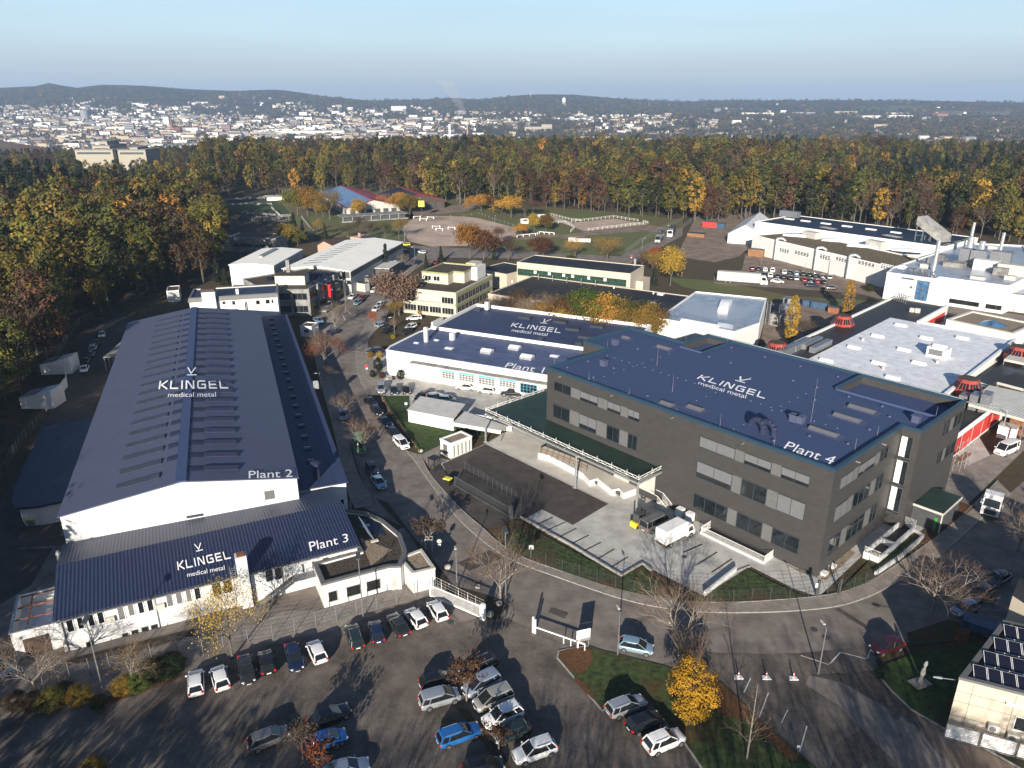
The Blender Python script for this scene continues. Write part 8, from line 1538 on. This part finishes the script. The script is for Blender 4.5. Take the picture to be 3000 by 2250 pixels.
for k in range(8):
    L_,W_,h_,r_=[(14,9,7,4),(12,9,6.5,3.5),(18,10,8,4),(15,9,9,4.5),(34,12,12,0),(26,12,14,0),(42,13,10,3),(22,10,8,4)][k]
    g=MB(); hbox(g,Vector((0,0,0)),L_,W_,h_,r_,0,WM[k%5] if k!=4 else 'town wall',RM[k%4]); KM[k]=g.mesh('town_house')
LBK=['small white gabled house in the distant town','white gabled house with brown roof in the distant town','pale house with grey roof in the distant town','cream house with tall roof in the distant town','white flat-roofed apartment block in the distant town','tall pale apartment block in the distant town','long white residential row in the distant town','broad pale house in the distant town']
stf=MB()
for i,(p,X,Y) in enumerate(H_):
    if i<300:
        k=TR_.choice([0,1,2,3,4,5,6,7] if X<1250 else [0,1,2,3,7,0,1]); o=bpy.data.objects.new('apartment_block' if k in(4,5,6) else 'town_house',KM[k]); COL.objects.link(o); o.location=p; o.rotation_euler=(0,0,TR_.choice([0,0,.5,-.5,1.57])*(.3 if k in(4,5,6) else 1)+TR_.uniform(-.2,.2)); tag(o,LBK[k],'apartment block' if k in (4,5,6) else 'house','town houses: '+LBK[k][:24])
    else: L_,W_,h_,r_,a=hspec(X,Y,p); hbox(stf,p,L_,W_,h_,r_,a,TR_.choice(WM),TR_.choice(RM))
o=stf.build('far_town_houses'); o['kind']='stuff'
def mark(name,lb,cat,k,x0,y0,x1,y1,parts_,Y=None):   # a landmark whose picture box is x0..x1, top y0, foot y1
    X0,Y0=CR[k][0]+x0/CR[k][2],CR[k][1]+y0/CR[k][2]; X1,Y1=CR[k][0]+x1/CR[k][2],CR[k][1]+y1/CR[k][2]; p=ground_at((X0+X1)/2,Y1) or Vector((((X0+X1)/2-1500)*1.0,2300,-60)); d=p.y*cP+(CAMH-p.z)*sP; Wd=(X1-X0)/FPX*d; h=(Y1-Y0)/FPX*d*1.02
    t=thing(name,lb,cat,p,0); parts_(t,Wd,h); return t
def blockp(wm='town wall',bands=4,rm='town roof grey',dp=12):
    def f(t,Wd,h):
        part(t,'wall',wm,(-Wd/2,Wd/2,0,dp,-8,h)); part(t,'roof',rm,(-Wd/2-.3,Wd/2+.3,-.3,dp+.3,h,h+.4))
        for i in range(bands): z=h*(i+.55)/(bands+.3); part(t,'window_band','town wall grey' if wm!='town wall grey' else 'dark frame',(-Wd*.47,Wd*.47,-.12,0,z-h*.09/max(1,bands/2),z+h*.09/max(1,bands/2)))
    return f
def tower(m,cap=None,n=16,m2=None):
    def f(t,Wd,h):
        g=MB(); g.beam((0,0,-8),(0,0,h),Wd/2,m,n=n); g.build('shaft',t)
        if cap: g=MB(); g.beam((0,0,h),(0,0,h*1.12),Wd*.3,cap,n=8); g.build('top',t)
        if m2: g=MB(); g.beam((0,0,-8),(0,0,h*.5),Wd/2*1.05,m2,n=n); g.build('base',t)
    return f
mark('round_tower','round blue-grey glass tower block in the left of the town','tower block','J',505,277,556,345,tower('town wall grey')); mark('water_tower','white water tower with antenna on the wooded hill','water tower','K',1431,196,1454,240,tower('town wall','town wall grey',8,'town wall cream'))
mark('chimney_stack','thick white concrete chimney rising from the town, left of two','chimney','K',689,372,704,478,tower('town wall',None,10)); mark('chimney_stack','thin pale chimney beside the thick white one, right of two','chimney','K',808,370,817,482,tower('town wall cream','town wall cream',8)); mark('radio_mast','thin mast on the hilltop left of the water tower','mast','K',1226,160,1229,190,tower('town wall',None,4))
mark('high_rise','red-brick high-rise block in the centre left of the town','building','J',1408,370,1468,425,blockp('brick red',5)); mark('slab_block','white high slab block near the brick church spire','building','J',1035,320,1072,378,blockp('town wall',6)); mark('brick_church','brick church with slender tower in the town','church','J',1070,335,1098,415,lambda t,W_,h:(part(t,'tower','brick red',(-4,4,0,8,-8,h*.8)),part(t,'nave','brick red',(4.1,30,0,12,-8,h*.35)),MB().beam((0,4,h*.8),(0,4,h*1.1),5.5,'town roof brown',.2,n=4).build('spire',t)))
for a in (('J',275,380,395,415,'wide dark-banded office block at the left of the town','town wall grey',3),('J',775,358,835,425,'dark glazed office tower behind white blocks','town wall grey',5),('J',1800,408,2212,440,'very long flat white factory hall below the town','town wall',1),('K',0,425,225,447,'long pale blue-grey hall at the forest rim','town wall grey',1),('K',938,458,1062,482,'white hall left of two below the town centre','town wall',1),('K',1092,464,1250,490,'white hall right of two below the town centre','town wall',1),('K',1190,382,1300,412,'long cream school wing among trees','town wall cream',3),('K',1300,368,1368,412,'stepped cream school tower among trees','town wall cream',4),('K',1560,445,1765,470,'row of white terraces with grey roofs','town wall',2),('K',1775,458,2025,490,'pale terraced row at the lower right of the town','town wall cream',2),('K',720,436,760,466,'small red and green building between the chimneys','brick red',2),('K',320,248,415,275,'hospital-like white slab on the slope','town wall',4),('K',1455,326,1620,338,'thin white row along the hillside','town wall',1),
 ('L',395,289,600,304,'long white warehouse on the plateau, left','town wall',1),('L',720,285,870,298,'dark long hall on the plateau','town wall grey',1),('L',998,280,1145,294,'long cream warehouse on the plateau','town wall cream',1),('L',1165,308,1290,325,'white hall before the cream warehouse','town wall',1),('L',1330,288,1492,297,'thin long white hall on the plateau, right','town wall',1),('L',1360,306,1510,322,'white works hall right of centre on the plateau','town wall',1),('L',1640,293,1740,312,'dark hall with red side on the plateau','brick red',1),('L',1575,318,1630,346,'pale square hall on the plateau','town wall grey',1),('L',212,262,252,284,'grey high block alone at the wood on the hill','town wall grey',4)):
    mark('distant_hall' if a[7]<2 else 'distant_block',a[5],'building',a[0],*a[1:5],blockp(a[6],a[7],dp=22 if a[7]<2 else 12))
# woods and hedges on the far slopes
bt={}
def lowtree(seed,cone=False,m='leaf brown'):
    R_=random.Random(seed); g=MB()
    for i in range(26):
        a=R_.uniform(0,6.28); rr_=R_.uniform(0,9); z=R_.uniform(1,9) if not cone else R_.uniform(1,13)
        leafq(g,Vector((rr_*math.cos(a),rr_*math.sin(a),z)),2.6,m,R_,.6)
    return g
N0=0; tries=0; bt={}
while N0<15000 and tries<60000:
    tries+=1; X=TR_.uniform(-40,3040); Y=TR_.uniform(hz_y(X),452); d=dens(X,Y)
    if TR_.random()<(1-.66*d):
        n=noise.noise(Vector((X/130,Y/9,8)))
        if X>2150 and n<-.12 and Y<350: continue
        p=ground_at(X,Y)
        if not p or p.y<1250: continue
        bt.setdefault(TR_.choice(['brown','olive','brown','rust','darkgreen','spruce' if n>0 else 'olive','gold' if TR_.random()<.3 else 'brown']),[]).append(tuple(p)); N0+=1
_f=fmesh
def fmesh(k,v,lo=False): g=lowtree(v*7+len(k),k=='spruce','leaf '+k); return MB(),g
scatter('hillside_woods',bt,True,.7,1.5)
# fields on the right-hand plateau
for i,(X0,Y0,X1,Y1,c) in enumerate(((2525,310,2720,326,(.060,.085,.030)),(2265,355,2350,368,(.055,.070,.028)),(2700,325,3000,338,(.12,.10,.06)),(2840,345,3000,362,(.055,.065,.030)),(2140,318,2240,326,(.06,.075,.03)),(2370,370,2420,378,(.06,.08,.03)))):
    g=MB(); nx,ny=14,5; ok=True; V=[]
    for j in range(ny+1):
        for i2 in range(nx+1):
            p=ground_at(X0+(X1-X0)*i2/nx,Y1+(Y0-Y1)*j/ny)
            if p is None: ok=False; break
            V.append((p.x,p.y,p.z+1.2))
        if not ok: break
    if ok:
        g.v=V; g.m(mat(f'field {i}',c,.95,var=.1,sc=.01)); 
        for j in range(ny):
            for i2 in range(nx): k=j*(nx+1)+i2; g.f.append((k,k+1,k+nx+2,k+nx+1)); g.mi.append(0)
        o=g.build('field'); o['kind']='structure'
# steam over the town
p=ground_at(1362,345)
g=MB()
pv=bpy.data.materials.new('steam'); pv.use_nodes=True; pv.node_tree.nodes.remove(pv.node_tree.nodes['Principled BSDF']); vv=pv.node_tree.nodes.new('ShaderNodeVolumePrincipled'); vv.inputs['Color'].default_value=(.95,.95,.95,1); vv.inputs['Density'].default_value=.007; pv.node_tree.links.new(vv.outputs[0],pv.node_tree.nodes['Material Output'].inputs['Volume'])
R_=random.Random(3); rings=[]
for i in range(10):
    t=i/9; r_=8+34*t; cx_,cz_=-95*t**1.2,8+150*t; rings.append([(p.x+cx_+r_*(1+.3*R_.uniform(-1,1))*math.cos(a),p.y+r_*math.sin(a),p.z+cz_+6*math.sin(a*2)) for a in [2*PI*j/10 for j in range(10)]])
g.hull(rings,pv); o=g.build('steam_plume'); o['kind']='stuff'
# ---------------- air ----------------
hm_=bpy.data.materials.new('haze'); hm_.use_nodes=True; hm_.node_tree.nodes.remove(hm_.node_tree.nodes['Principled BSDF']); hv=hm_.node_tree.nodes.new('ShaderNodeVolumePrincipled'); hv.inputs['Color'].default_value=(.50,.70,1,1); hv.inputs['Density'].default_value=1.1e-4; hv.inputs['Anisotropy'].default_value=.1; hm_.node_tree.links.new(hv.outputs[0],hm_.node_tree.nodes['Material Output'].inputs['Volume'])
g=MB(); g.box(-8600,8600,-1000,9600,-200,215,hm_); o=g.build('haze'); o['kind']='stuff'
